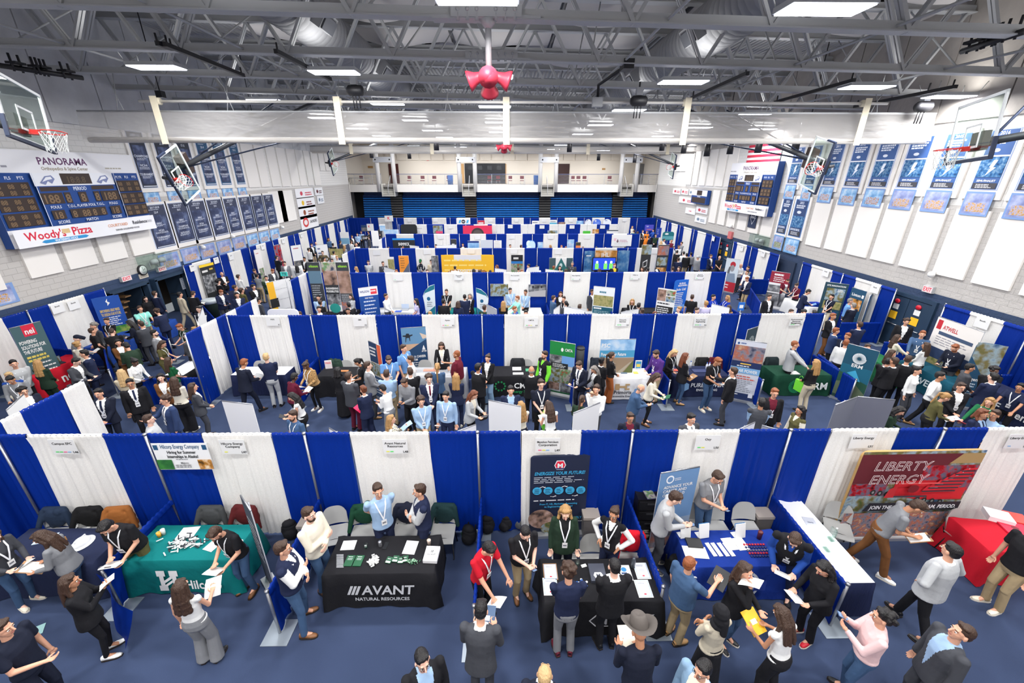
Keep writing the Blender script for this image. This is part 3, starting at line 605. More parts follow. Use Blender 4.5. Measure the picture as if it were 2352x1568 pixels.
row(3,Y3,626,[804,884,945,1014,1085,1157,1218,1296,1357,1432,1489,1574,1634,1670],[844,981,1120,1257,1394,1530,1668],
[(914,637,[],'','g'),(1054,636,['Renewable','Water'],'J3'),(1183,636,['Pike Corporation'],'J4'),(1323,636,['Nelson Engineering'],'J5','g'),(1459,635,['WSB, Inc'],'J6','g'),(1608,634,['Burns &','McDonnell'],'J7','g')])
row(4,Y4,571,[812,846,893,954,999,1057,1106,1163,1205,1269,1318,1367,1417,1463,1510,1548],[813,922,1027,1131,1234,1339,1442,1547],[(865,580,[],''),(981,578,[],''),(1082,577,[],''),(1180,577,[],''),(1283,578,[],''),(1505,577,[],'')])
row(5,Y5,538,[884,910,950,996,1033,1079,1116,1163,1200,1248,1282,1328,1366,1409,1440,1471],[885,971,1055,1140,1223,1304,1388,1470],[(930,545,[],''),(1012,544,[],''),(1097,545,[],''),(1176,544,[],''),(1265,544,[],''),(1349,544,[],'')])
row(6,Y6,516,[915,955,980,1020,1050,1088,1120,1130,1159,1196,1229,1262,1300,1333,1371,1400,1420],[916,1070,1140,1212,1282,1349,1419],[(963,520,[],''),(1035,521,[],''),(1172,520,[],''),(1245,521,[],''),(1314,521,[],''),(1384,521,[],'')],True)
row(7,Y7,502,[800,868,900,927,957,992,1025,1050,1080,1112,1138,1175,1203,1238,1264,1297,1326,1360,1389,1420,1448,1507],[851,911,972,1034,1096,1157,1218,1280,1342,1404,1464],[(941,506,[],''),(1000,506,[],''),(1127,506,[],''),(1186,506,[],''),(1249,506,[],''),(1311,506,[],''),(1435,505,[],'')])
# drapes along x = const (side walls and the ends of the blocks); edges are pixel x, depth from the top line
def side(X,edges,first_blue,where,grp,poles=True,signs=()):
 ys=[atX(*e,X)for e in edges];blue=first_blue;nb=nw=0
 for i,(a,b)in enumerate(zip(ys,ys[1:])):
  if blue:nb+=1
  else:nw+=1
  lo,hi=(a,b)if X>0 else(b,a)
  p,q=Vector((X,a.y,0)),Vector((X,b.y,0))
  drape(p,q,blue,ZD,'%s curtain %s, %s %s one from near'%('royal blue' if blue else 'white',where,nth(nb if blue else nw),'blue' if blue else 'white'),grp,int(abs(X)*100)+i+int(a.y*7))
  if blue and abs(b.y-a.y)>1.2:pole(X+(.05 if X<0 else-.05),(a.y+b.y)/2,ZD,'tall silver pole %s, by its %s blue curtain'%(where,nth(nb)))
  blue=not blue
 for y,nm in((ys[0].y,'near'),(ys[-1].y,'far')):pole(X,y,ZD,'silver pole at the %s end, curtains %s'%(nm,where))
 xbar(Vector((X,ys[0].y,0)),Vector((X,ys[-1].y,0)),ZD,'bar on top of the curtains %s'%where)
 for j,(a,b)in enumerate(signs):
  at=atX(a,b,X+(.07 if X<0 else-.07));s=1 if X<0 else-1
  booth_sign(0,0,['Booth'],'',None,at,face=s*math.pi/2,lab='small paper sign %s, %s from near'%(where,nth(j+1)),w=.44,h=.34)
def lineX(X,pxs):  # top-line pixel for each px x so that the point lies at height ZD on x = X
 out=[]
 for p in pxs:
  lo,hi=380,1100
  for _ in range(40):
   mid=(lo+hi)/2;d=ray(p,mid)
   if d.x*X<=0:break
   zz=HC+d.z*X/d.x
   if zz>ZD:lo=mid
   else:hi=mid
  out.append((p,(lo+hi)/2))
 return out
XLD,XRD=-16.72,16.18
side(XLD,lineX(XLD,[-60,3,110,191,238]),False,'along the near left wall','curtains along the left wall near the camera',signs=[(170,700),(133,708)])
side(XLD,lineX(XLD,[421,440,482,521,552,587,609,638,660,685,704,721,736,752,766,779,789,800]),True,'along the left wall beyond the open doors','curtains along the left wall beyond the doors',signs=[(443,615),(497,598),(531,590),(604,567),(651,553),(693,540)])
side(XRD,lineX(XRD,[2440,2307,2230,2172]),True,'along the near right wall','curtains along the right wall near the camera',signs=[(2255,742)])
side(XRD,lineX(XRD,[2059,2025,1967,1913,1845+20,1845]),True,'on the right wall between the nearer doors','curtains along the right wall, middle block',signs=[(2009,664),(1896,627)])
side(XRD,lineX(XRD,[1791,1769,1742,1716,1694,1686]),True,'on the right wall between the farther doors','curtains along the right wall, third block',signs=[(1752,583),(1703,570)])
side(XRD,lineX(XRD,[1655,1622,1603,1589,1571,1557,1543,1531,1519,1510]),True,'along the right wall at the far end','curtains along the right wall, far block',signs=[(1638,548)])
XB=-9.75
side(-9.8,lineX(-9.8,[45-200,0,45,140,190]),True,'closing the left end of the first block','curtains closing the left end of the first block')
side(-9.6,lineX(-9.6,[425,460,495,518,540,575,588]),True,'closing the left end of the second block','curtains closing the left end of the second block')
side(-9.7,lineX(-9.7,[666,684,706]),True,'closing the left end of the third block','curtains closing the left end of the third block')
drape(Vector((-9.7,Y3,0)),Vector((atY(804,626,Y3).x,Y3,0)),True,ZD,'royal blue curtain panel behind the tall dark banner stands of the third row','curtain panels of the third long row',991)
side(-9.7,lineX(-9.7,[786,797,812]),False,'closing the left end of the fourth block','curtains closing the left end of the fourth block')
drape(Vector((-9.7,Y4,0)),Vector((atY(812,571,Y4).x+.02,Y4,0)),False,ZD,'white curtain panel at the left end of the fourth long row','curtain panels of the fourth long row',992)
side(-9.2,lineX(-9.2,[868,876,884]),False,'closing the left end of the fifth block','curtains closing the left end of the fifth block')
# low side rails between booths
def rail_drape(x,y0,y1,lab,sgn=1,post=True,x1=None,z=.92):
 x1=x if x1 is None else x1
 n=2
 a=Vector((x,y0,0));b=Vector((x1,y1,0))
 drape(a,b,True,z,lab,'low blue booth dividers',int(x*10+y0*100),'low_divider_drape')
 xbar(a,b,z,'bar of the '+lab)
 if post:pole(x1,y1,z,'post of the '+lab,'short posts ending low booth dividers')
for x,y1,lab in[(-6.62,4.85,'low blue divider between the bottom-left navy table and the teal table'),(-3.72,4.42,'low blue divider left of the black table with the silver lettering'),(-.52,4.15,'low blue divider by the person in the red polo'),(2.4,4.42,'low blue divider right of the black table with clipboards'),(5.32,4.42,'low blue divider beside the long white table')]:
 rail_drape(x,Y1-.05,y1,lab,x1=x+(.02 if x<5 else 0))
for x,lab in[(atY(714,724,Y2).x,'low blue divider behind the person in leopard print'),(atY(909,724,Y2).x,'low blue divider left of the drone banner booth'),(atY(1107,724,Y2).x,'low blue divider left of the black and green table booth'),(atY(1304,724,Y2).x,'low blue divider right of the black and green table booth'),(atY(1504,724,Y2).x,'low blue divider beside the person in purple'),(atY(1698,724,Y2).x,'low blue divider left of the dark green table'),(atY(1892,724,Y2).x,'low blue divider right of the dark green table')]:
 rail_drape(x,Y2-.05,Y2-2.0,lab)
for k,(Y,pxs,py)in enumerate([(Y3,[844,981,1120,1257,1394,1530,1668],626),(Y4,[813,922,1027,1131,1234,1339,1442],571)]):
 for j,p in enumerate(pxs):rail_drape(atY(p,py,Y).x,Y-.05,Y-1.9,'low blue divider in front of the %s row, %s from left'%(ROWN[k+3],nth(j+1)),post=k==0)
for i,(a,b,lab)in enumerate([((238,798),(250,852),'low blue divider left of the blue rounded booth banner'),((365,770),(388,782),'low blue divider by the person in mint polo'),((318,873),(466,868),'low blue divider by the person in the brown blazer'),((445,680),(545,790),'low blue divider behind the large bin'),((118,800),(170,805),'low blue divider behind the red table')]):
 p=atZ(*a,.92);q=atZ(*b,.92);rail_drape(p.x,p.y,q.y,lab,x1=q.x)
for i,(a,b,lab)in enumerate([((1932,742),(2028,742),'low blue divider at the right wall, behind the navy suit'),((2030,786),(2090,792),'low blue divider by the seated bag near the double doors'),((1720,642),(1765,643),'low blue divider by the folding chair at the right wall'),((1715,648),(1748,698),'low blue divider angled into the right aisle'),((1835,695),(1885,698),'low blue divider beside the person holding a blue folder'),((2300,862),(2340,862),'low blue divider behind the seated person at the right edge'),((1880,815),(1928,850),'low blue divider behind the dark green table end'),((1610,592),(1650,592),'low blue divider at the far right wall')]):
 p=atZ(*a,.92);q=atZ(*b,.92);rail_drape(p.x,p.y,q.y,lab,x1=q.x)
 # blue cloth come loose at the near left rail
p=atZ(197,1335,.9);mb=MB();vs=[];fs=[]
for i in range(13):
 for j in range(9):
  u,v=i/12,j/8;vs.append((u*1.0-.0,-.25*v*u+.04*math.sin(7*u+2*v),.92-.9*v*(1-.1*u)-.25*u*(1-v)))
for i in range(12):
 for j in range(8):fs.append((i*9+j,(i+1)*9+j,(i+1)*9+j+1,i*9+j+1))
mb.add(vs,fs,m_bl,True);o=mb.build('loose_drape',label='loose corner of blue cloth hanging off the low divider at the lower left',category='curtain');o.location=(-6.66,4.8,0);o.rotation_euler=(0,0,-.5)
# ================================================================ walls: acoustic panels, pennants, photos, boards
m_ac=mat((230,226,221),.85);m_edge=mat((196,176,164),.85)
def wall_item(side_,bl,br,ztop,name,depth,label,cat,group,items=None,base=None,zb=None):
 X=XL if side_=='L' else XR;s=1 if side_=='L' else-1
 a=atX(*bl,X);b=atX(*br,X);y0,y1=sorted((a.y,b.y));zb=(a.z+b.z)/2 if zb is None else zb;w=y1-y0;h=ztop-zb
 t=thing(name,label,cat,(X+s*.002,(y0+y1)/2,zb),s*math.pi/2,group)
 mb=MB();mb.box((0,-depth/2,h/2),(w,depth,h),base or m_ac);mb.build('board',t)
 if items:mb=canvas(MB(),w,h,items,y=-depth-.001);mb.build('print',t)
 return t
LOWT,UPB=5.75,8.75
k=0
for bl,br,zt in[((69,639),(144,624),4.75),((159,619),(224,605),4.75),((237,602),(292,591),4.75),((306,588),(352,578),4.75),((628,514),(661,509),5.7),((650,510),(681,505),5.7)]:
 k+=1;wall_item('L',bl,br,zt,'acoustic_absorber',.07,'white acoustic panel on the lower left wall, %s from near end'%nth(k),'acoustic panel','lower left wall acoustic panels')
k=0
for a,b,y in[(571,597,430),(600,619,429),(625,644,428),(648,666,428),(670,688,427),(690,704,426),(708,720,426),(723,737,425)]:
 k+=1;wall_item('L',(a,y),(b,y),UPB,'acoustic_absorber',.07,'tall white acoustic panel high on the left wall, %s from the near end'%nth(k),'acoustic panel','upper left wall acoustic panels')
for k,(bl,br)in enumerate([((735,392),(746,392)),((748,392),(758,392))]):wall_item('L',bl,br,UPB,'acoustic_absorber',.07,'short white acoustic panel at the far end of the left wall, %s'%('nearer one','farther one')[k],'acoustic panel','short acoustic panels at the far left')
RP=[((1628,511),(1643,512)),((1648,515),(1664,517)),((1669,520),(1687,523)),((1693,526),(1713,529)),((1718,533),(1741,537)),((1746,540),(1771,546)),((1851,561),(1886,568)),((1894,570),(1934,579)),((1944,582),(1990,592)),((2001,594),(2053,606)),((2066,609),(2127,623)),((2144,627),(2214,644)),((2233,648),(2320,669)),((2344,675),(2440,700))]
for k,(bl,br)in enumerate(RP):wall_item('R',bl,br,4.7 if 2<=k<=5 else LOWT-.02,'acoustic_absorber',.07,'white acoustic panel on the lower right wall, %s from the far end'%nth(k+1),'acoustic panel','lower right wall acoustic panels')
for k,(a,b,y)in enumerate([(1575,1587,424),(1590,1601,425),(1605,1619,426),(1623,1639,427),(1643,1660,428),(1664,1684,429)]):wall_item('R',(a,y),(b,y),UPB,'acoustic_absorber',.07,'tall white acoustic panel high on the right wall, %s from the far end'%nth(k+1),'acoustic panel','upper right wall acoustic panels')
for k,(a,b)in enumerate([(1539,1549),(1552,1563),(1565,1575)]):wall_item('R',(a,393),(b,393),UPB,'acoustic_absorber',.07,'short white acoustic panel at the far end of the right wall, %s'%nth(k+1),'acoustic panel','short acoustic panels at the far right')
NVY=(52,58,82);WT=(206,212,226)
def pennant(year,rec,lines,base=NVY):
 it=[('r',0,0,1,1,(190,200,222)),('r',.04,.012,.96,.988,base),('r',.1,.02,.9,.023,WT),('t',year,.5,.09,.045,WT,.84),('l',.2,.11,.8,1,.02,.012,WT),('t',rec,.5,.2,.045,WT,.6),('n',.12,.24,.88,.93,'pen',2)]
 y=.45
 for l in lines:it.append(('t',l,.5,y,.042,WT,.84));it.append(('l',.2,y+.015,.8,2,.022,.01,WT));y+=.16
 it+=[('r',.08,.955,.92,.972,WT)];return it
def photo_banner(kind='team',w=(120,150,200)):return[('r',0,0,1,1,w),('n',.06,.08,.94,.92,'skyc' if kind=='team' else 'teamb',3),('n',.16,.46,.84,.84,kind,16)]
Lb=[((333,466),(402,563),'2017-2018','22-9',['RMAC','NCAA','TOURNAMENT']),((386,461),(448,551),'2016-2017','30-5',['RMAC','CHAMPIONS','ELITE EIGHT']),((439,458),(487,544),'2015-2016','24-8',['RMAC','NCAA','TOURNAMENT']),((476,454),(524,537),'2014-2015','23-5',['RMAC','CHAMPIONS','NCAA']),((514,452),(557,530),'2013-2014','25-5',['RMAC','NCAA','2ND ROUND']),((550,450),(587,524),'2011-2012','21-7',['RMAC','CHAMPIONS','FINALS']),((576,446),(613,519),'2010-2011','23-8',['RMAC','CHAMPIONS','']),((605,444),(637,514),'2009-2010','19-9',['RMAC','CHAMPIONS',''])]
for k,(tl,br,yr,rec,ln)in enumerate(Lb):
 a=atX(*tl,XL);b=atX(*br,XL);zb=b.z;mid=br[0]-(br[0]-tl[0])*.0
 y1=b.y;y0=y1-(1.32 if k<5 else 1.3)
 c=Vector((XL,y0,zb));cam_px=lambda v:v
 X=XL;w=y1-y0;h=5.52-zb
 t=thing('pennant','navy %s pennant with white lettering on the lower left wall, %s from the near end'%(yr,nth(k+1)),'banner',(X+.075,(y0+y1)/2,zb),math.pi/2,'lower left wall pennants')
 mb=MB();mb.box((0,.035,h/2-.05),(w+.25,.07,h+.3),m_ac);mb.build('backing_panel',t)
 mb=canvas(MB(),w,h,pennant(yr,rec,ln),y=-.004);mb.build('print',t)
 ph=thing('team_photo_banner','framed team photo banner under the %s pennant on the left wall'%yr,'banner',(X+.02,(y0+y1)/2,zb-1.08),math.pi/2,'team photo banners')
 canvas(MB(),w*.98,.78,photo_banner('teamo' if k<5 else 'team'),oz=0).build('print',ph)
Lu=[((320,421),(357,421),'2009-10','20-9'),((376,422),(410,421),'2015-2016','21-7'),((424,421),(454,421),'2020-2021','17-3'),((468,418),(494,418),'2018-2019','20-9'),((504,417),(529,418),'2019-2020','22-6'),((541,418),(561,418),'2020-2021','21-3')]
for k,(bl,br,yr,rec)in enumerate(Lu):
 a=atX(*bl,XL);b=atX(*br,XL);zb=6.25;w=b.y-a.y;h=2.45
 t=thing('pennant','navy %s pennant high on the left wall, %s from near'%(yr,nth(k+1)),'banner',(XL+.075,(a.y+b.y)/2,zb),math.pi/2,'upper left wall pennants')
 mb=MB();mb.box((0,.035,h/2-.05),(w+.3,.07,h+.25),m_ac);mb.build('backing_panel',t)
 mb=canvas(MB(),w,h,pennant(yr,rec,['CHAMPIONS','NCAA','TOURNAMENT'],(44,48,62)if k<3 else(40,84,120)),y=-.004);mb.build('print',t)
 ph=thing('team_photo_banner','team photo banner under the %s upper pennant on the left wall'%nth(k+1),'banner',(XL+.02,(a.y+b.y)/2,zb-.82),math.pi/2,'team photo banners');canvas(MB(),w,.76,photo_banner('team'),oz=0).build('print',ph)
 # far-left pennant cut by the frame, and photo under it
t=thing('pennant','dark pennant with white lettering at the left edge, below the scoreboard','banner',(XL+.075,12.9,3.45),math.pi/2);mb=MB();mb.box((0,.035,1.1),(1.9,.07,2.6),m_ac);mb.build('backing_panel',t)
canvas(MB(),1.6,2.3,[('r',0,0,1,1,(150,165,210)),('r',.04,.02,.96,.98,(40,44,60)),('t','NCAA',.5,.45,.07,WT,.7),('t','TOURNAMENT',.5,.62,.06,WT,.8),('t','#1 IN THE NATION',.5,.93,.055,WT,.88)],y=-.004).build('print',t)
ph=thing('team_photo_banner','team photo banner at the left edge above the navy paint','banner',(XL+.02,13.25,2.75),math.pi/2);canvas(MB(),1.7,.68,photo_banner('teamo'),oz=0).build('print',ph)
Ru=[((1810,421),(1834,422),'2009'),((1850,423),(1872,424),'2010'),((1890,425),(1921,426),'2011'),((1940,428),(1977,429),'2012'),((1996,429),(2040,431),'2013'),((2061,430),(2112,433),'2014'),((2136,433),(2195,434),'2015'),((2230,435),(2295,438),'2016'),((2334,439),(2420,442),'2017')]
for k,(bl,br,yr)in enumerate(Ru):
 a=atX(*bl,XR);b=atX(*br,XR);zb=(a.z+b.z)/2;w=a.y-b.y;h=8.3-zb
 t=thing('pennant','blue %s pennant high on the right wall, %s from the far end'%(yr,nth(k+1)),'banner',(XR-.075,(a.y+b.y)/2,zb),-math.pi/2,'upper right wall pennants')
 mb=MB();mb.box((0,.035,h/2-.1),(w+.35,.07,h+.4),m_ac);mb.build('backing_panel',t)
 it=[('r',0,0,1,1,(150,170,214)),('r',.03,.01,.97,.99,(225,230,240)),('r',.05,.015,.95,.985,(58,92,150)),('t',yr,.5,.09,.055,(235,240,250),.8),('l',.15,.12,.85,3,.045,.03,(225,232,244)),('e',.45,.34,.12,.03,(225,232,244)),('r',.03,.42,.97,.445,(235,238,244)),('n',.06,.45,.94,.78,'sea'),('p',[(.5,.5),(.64,.5),(.56,.62),(.66,.62),(.38,.76),(.48,.62),(.42,.62)],(225,232,244)),('t','SEMI-FINALIST',.5,.86,.035,(235,240,250),.9),('r',.08,.88,.92,.975,(62,62,70)),('l',.2,.9,.8,3,.025,.012,(225,225,230))]
 canvas(MB(),w,h,it,y=-.004).build('print',t)
 ph=thing('team_photo_banner','team photo banner under the %s pennant on the right wall'%yr,'banner',(XR-.1,(a.y+b.y)/2,zb-.85),-math.pi/2,'team photo banners');canvas(MB(),w*1.02,.8,photo_banner('teamo' if k>4 else 'team'),oz=0).build('print',ph)
for k,(bl,br,tl,yr)in enumerate([((1785,535),(1806,538),(1802,455),'2021'),((1812,541),(1841,546),(1837,457),'2022')]):
 a=atX(*bl,XR);b=atX(*br,XR);zb=(a.z+b.z)/2;w=a.y-b.y;h=5.6-zb
 t=thing('pennant','blue %s pennant on the lower right wall beside the scoreboard'%yr,'banner',(XR-.075,(a.y+b.y)/2,zb),-math.pi/2,'lower right wall pennants')
 mb=MB();mb.box((0,.035,h/2),(w+.3,.07,h+.3),m_ac);mb.build('backing_panel',t)
 canvas(MB(),w,h,[('r',0,0,1,1,(110,146,196)),('r',.05,.015,.95,.985,(40,64,110)),('t',yr,.5,.12,.06,WT,.85),('l',.15,.15,.85,2,.05,.035,WT),('e',.45,.34,.16,.04,WT),('n',.08,.44,.92,.75,'sea'),('l',.1,.78,.9,2,.03,.02,WT),('r',.1,.85,.9,.97,(60,62,70)),('l',.2,.87,.8,3,.03,.014,WT)],y=-.004).build('print',t)
 ph=thing('team_photo_banner','team photo banner under the %s pennant on the right wall'%yr,'banner',(XR-.1,(a.y+b.y)/2,zb-.95),-math.pi/2,'team photo banners');canvas(MB(),w*1.1,.85,photo_banner('multi' if k==0 else 'team',(100,150,200)),oz=0).build('print',ph)
 # flag, diamond pennant
fl=[('r',0,0,1,1,(228,226,224))]+[('r',0,q/13,1,(q+1)/13,(200,40,66))for q in range(0,13,2)]+[('r',.6,0,1,7/13,(40,50,100))]
t=thing('flag','large red and white striped flag hung on the right wall above the scoreboard','flag',(XR-.05,28.7,7.62),-math.pi/2);canvas(MB(),3.7,2.0,fl).build('cloth',t)
a=atX(1725,522,XR);t=thing('pennant','small navy pennant with a white diamond under the right scoreboard','banner',(XR-.12,a.y-.2,a.z),-math.pi/2)
canvas(MB(),.95,1.35,[('r',0,0,1,1,(34,48,78)),('p',[(.5,.15),(.85,.5),(.5,.85),(.15,.5)],(220,224,230)),('p',[(.5,.19),(.81,.5),(.5,.81),(.19,.5)],(34,48,78)),('t','RMAC',.5,.55,.12,(235,238,242),.6)]).build('print',t)
# sponsor boards
SP=[('L',(675,434),(720,452),'r'),('L',(720,431),(741,447),'k'),('L',(679,455),(723,474),'y'),('L',(726,450),(744,466),'g'),('L',(683,476),(727,496),'b'),('L',(687,498),(731,518),'o'),
('R',(1548,432),(1565,447),'r'),('R',(1566,433),(1583,448),'r'),('R',(1584,434),(1601,450),'g'),('R',(1562,451),(1600,471),'r'),('R',(1577,476),(1597,494),'a'),('R',(1602,473),(1625,493),'r'),('R',(1599,494),(1622,515),'g')]
cc=dict(r=(196,60,80),k=(90,30,40),y=(220,180,40),g=(110,130,150),b=(140,70,40),o=(200,50,60),a=(220,60,90))
for k,(sd,tl,br,c)in enumerate(SP):
 X=XL if sd=='L' else XR;a=atX(*tl,X);b=atX(*br,X);y0,y1=sorted((a.y,b.y));w=y1-y0;h=a.z-b.z
 it=[('e',.3,.5,.07 if w>3 else.12,.22,cc[c]),('l',.5,.4,.9,2,.22,.12,cc[c]if c!='y' else(120,60,60))]
 if c=='a':it=[('t','ATOMIC',.5,.6,.22,cc[c],.8)]
 if c=='o':it=[('e',.27,.5,.16,.36,(200,60,60)),('e',.27,.5,.1,.2,(230,220,220)),('t','SAUNDERS',.72,.62,.22,(50,50,60),.42)]
 s=1 if sd=='L' else-1
 t=thing('sponsor_board','white sponsor board, %s mark, far %s wall, %s of its cluster'%({'r':'a red','k':'a dark red','y':'a yellow','g':'a grey','b':'a brown','o':'a red round','a':'red lettered'}[c],'left' if s>0 else 'right',nth(k+1 if k<6 else k-5)),'sign',(X+s*.04,(y0+y1)/2,b.z),s*math.pi/2,'sponsor boards')
 mb=MB();mb.box((0,0,h/2),(w,.05,h),mat((232,232,234),.5));mb.build('board',t);canvas(MB(),w,h,it,y=-.027).build('print',t)
 # scoreboards
BL_,DK,AMB=(16,64,134),(52,38,32),(120,96,70)
def seg8(x0,y0,x1,y1,s,c):return('t',s,(x0+x1)/2,y1,(y1-y0),c,(x1-x0))
def score_items(main=True,mir=False):
 it=[('r',0,0,1,1,(228,228,232)),('t','PANORAMA',.47,.145,.075,(92,50,92),.43),('t','Orthopedics & Spine Center',.47,.205,.035,(150,140,120),.3),('l',.0,.16,.17,1,.03,.02,(150,150,160)),('l',.75,.17,.93,1,.03,.015,(170,165,150)),
 ('r',0,.235,1,.81,BL_)]
 for x0 in(.0,.775):
  it.append(('t','PLYR',x0+.05,.3,.03,WT,.06));it.append(('t','FLS',x0+.115,.3,.03,WT,.05));it.append(('t','PTS',x0+.18,.3,.03,WT,.05))
  for r_ in range(3):
   z=.33+.157*r_;it.append(('r',x0+.012,z,x0+.213,z+.14,DK))
   for c_ in range(3):
    for q in range(2):it.append(('t','88',x0+.045+.068*c_,z+.065+.065*q,.045,AMB,.045))
 it+=[('r',.23,.235,.77,.375,(226,228,234)),('r',.4,.24,.6,.36,DK),('t','18:8.8',.5,.345,.07,(84,70,54),.17),('r',.233,.375,.77,.81,BL_),('r',.25,.385,.42,.43,DK),('r',.58,.385,.75,.43,DK),('t','PERIOD',.5,.43,.04,WT,.09)]
 for sx in(.315,.685):it+=[('p',[(sx-.05,.34),(sx-.01,.27),(sx+.03,.26),(sx+.045,.3),(sx+.02,.35),(sx,.32),(sx-.02,.36)],(120,130,170)),('p',[(sx-.035,.33),(sx-.005,.28),(sx+.025,.275),(sx+.03,.3),(sx,.31)],(226,228,234))]
 for x,w,s in[(.3,.14,'188'),(.4,.04,'8'),(.5,.055,'8'),(.6,.04,'8'),(.7,.14,'188')]:it+=[('r',x-w/2,.45,x+w/2,.57,DK),('t',s,x,.56,.09,AMB,w*.8)]
 for x,s in[(.3,'FOULS'),(.4,'T.O.L.'),(.5,'PLAYER FOUL'),(.6,'T.O.L.'),(.7,'FOULS')]:it.append(('t',s,x,.62,.03,WT,.13 if 'PL' in s else.08))
 for x,w,s in[(.3,.08,'18'),(.4,.05,'8'),(.5,.15,'88 8'),(.6,.05,'8'),(.7,.08,'18')]:it+=[('r',x-w/2,.64,x+w/2,.74,DK),('t',s,x,.735,.075,AMB,w*.8)]
 for x,s in[(.31,'SCORE'),(.5,'MATCH'),(.69,'SCORE')]:it.append(('t',s,x,.79,.032,WT,.09))
 for x in(.228,.772):it.append(('r',x-.002,.235,x+.002,.81,WT))
 it+=[('r',0,.81,1,1,(232,232,236)),('t',"Woody's",.17,.93,.085,(206,30,60),.24),('t','Pizza',.4,.93,.09,(206,30,60),.18),('r',.27,.85,.32,.9,(210,180,130)),('p',[(.15,.945),(.41,.945),(.43,.962),(.41,.98),(.15,.98),(.13,.962)],(40,140,200)),('t','WATERING HOLE',.28,.975,.024,(240,245,250),.24),('t','COURTYARD',.67,.9,.035,(220,160,130),.17),('t','Residence',.86,.9,.045,(60,60,70),.13),('t','INN',.95,.9,.035,(190,190,195),.04),('t','DENVER GOLDEN/RED ROCKS',.74,.955,.02,(90,90,96),.2)]
 return it
t=thing('scoreboard','large blue scoreboard with sponsor strips on the left wall','scoreboard',(XL+.22,17.35,4.5),math.pi/2)
mb=MB();mb.box((0,.05,1.58),(5.95,.3,3.16),mat(BL_,.5));mb.build('cabinet',t);canvas(MB(),5.95,3.16,score_items(),y=-.101).build('face',t)
a=atX(1698,375,XR);t=thing('scoreboard','large blue scoreboard under the striped flag on the right wall','scoreboard',(XR-.28,28.95,4.45),-math.pi/2)
mb=MB();mb.box((0,.05,1.58),(5.4,.4,3.16),mat(BL_,.5));mb.build('cabinet',t);canvas(MB(),5.4,3.16,score_items(),y=-.151).build('face',t)
a=atX(1600,435,XR);b=atX(1630,470,XR);t=thing('scoreboard','small blue scoreboard among sponsor boards on the far right wall','scoreboard',(XR-.2,(a.y+b.y)/2,b.z),-math.pi/2);w=a.y-b.y;h=a.z-b.z
mb=MB();mb.box((0,0,h/2),(w,.3,h),mat(BL_,.5));mb.build('cabinet',t);canvas(MB(),w,h,[('r',0,0,1,.42,(228,228,232)),('r',.34,.03,.68,.38,DK),('r',.06,.55,.94,.94,DK),('r',.4,.46,.6,.52,WT)],y=-.152).build('face',t)
# clock, exit signs, boxes, cameras
def small(name,sd,p,w,h,items,c,lab,cat,d=.08):
 X=XL if sd=='L' else XR;s=1 if sd=='L' else-1;a=atX(*p,X);t=thing(name,lab,cat,(X+s*d/2,a.y,a.z-h/2),s*math.pi/2);mb=MB();mb.box((0,0,h/2),(w,d,h),mat(c,.5));mb.build('case',t)
 if items:canvas(MB(),w,h,items,y=-d/2-.001).build('face',t)
ex=[('r',.03,.06,.97,.94,(236,214,214)),('t','EXIT',.5,.8,.6,(214,40,70),.8)]
small('exit_sign','L',(285,639),.5,.24,ex,'lgrey','white EXIT sign with red letters over the left wall doorway nearer the camera','exit sign',.12)
small('exit_sign','L',(367,617),.5,.24,ex,'lgrey','white EXIT sign with red letters over the left wall doorway farther from the camera','exit sign',.12)
small('exit_sign','R',(2137,664),.4,.26,ex,'lgrey','white EXIT sign with red letters over the double doors on the right wall','exit sign',.12)
small('fire_alarm','R',(1680,540),.5,.5,None,(200,110,110),'small red alarm box on the right wall above the far doors','alarm',.15)
small('wall_notice','L',(329,633),.5,.22,[('l',.1,.3,.9,2,.3,.12,(120,110,100))],(200,190,178),'small beige notice under the clock on the left wall','sign',.03)
small('wall_notice','L',(422,650),.4,.6,[('l',.1,.1,.9,6,.14,.05,(120,130,150))],(190,198,210),'small white notice on the navy paint beside the left wall doors','sign',.03)
a=atX(324,620,XL);t=thing('wall_clock','round wall clock with black rim above the left wall doors','clock',(XL+.06,a.y,a.z),math.pi/2)
mb=MB();mb.tube([(0,.04,0),(0,-.04,0)],.24,m_blk,24);mb.build('rim',t);mb=MB();mb.tube([(0,-.041,0),(0,-.046,0)],.2,mat('white',.4),24);mb.build('dial',t);mb=MB();mb.box((.05,-.05,.02),(.13,.004,.018),m_blk,Matrix.Rotation(-.5,3,'Y'));mb.box((-.02,-.05,.07),(.014,.004,.16),m_blk);mb.build('hand',t)
for sd,p,lab in[('L',(349,600),'clear-caged equipment on the left wall above the open doors'),('R',(1750,552),'clear-caged equipment on the right wall under the scoreboard')]:
 X=XL if sd=='L' else XR;s=1 if sd=='L' else-1;a=atX(*p,X);t=thing('wall_cage',lab,'wall cage',(X+s*.2,a.y,a.z),s*math.pi/2)
 mb=MB();mb.box((0,0,0),(1.7,.36,.7),mat('white',.2,0,'glass'));mb.build('cover',t)
 for k in(-.3,.15):mb=MB();mb.tube([(k,0,0),(k+.25,-.05,.02)],[.1,.14],mat('lgrey',.4),10);mb.tube([(k,.1,0),(k,.1,-.3)],.02,mat('lgrey',.4),6);mb.build('horn',t)
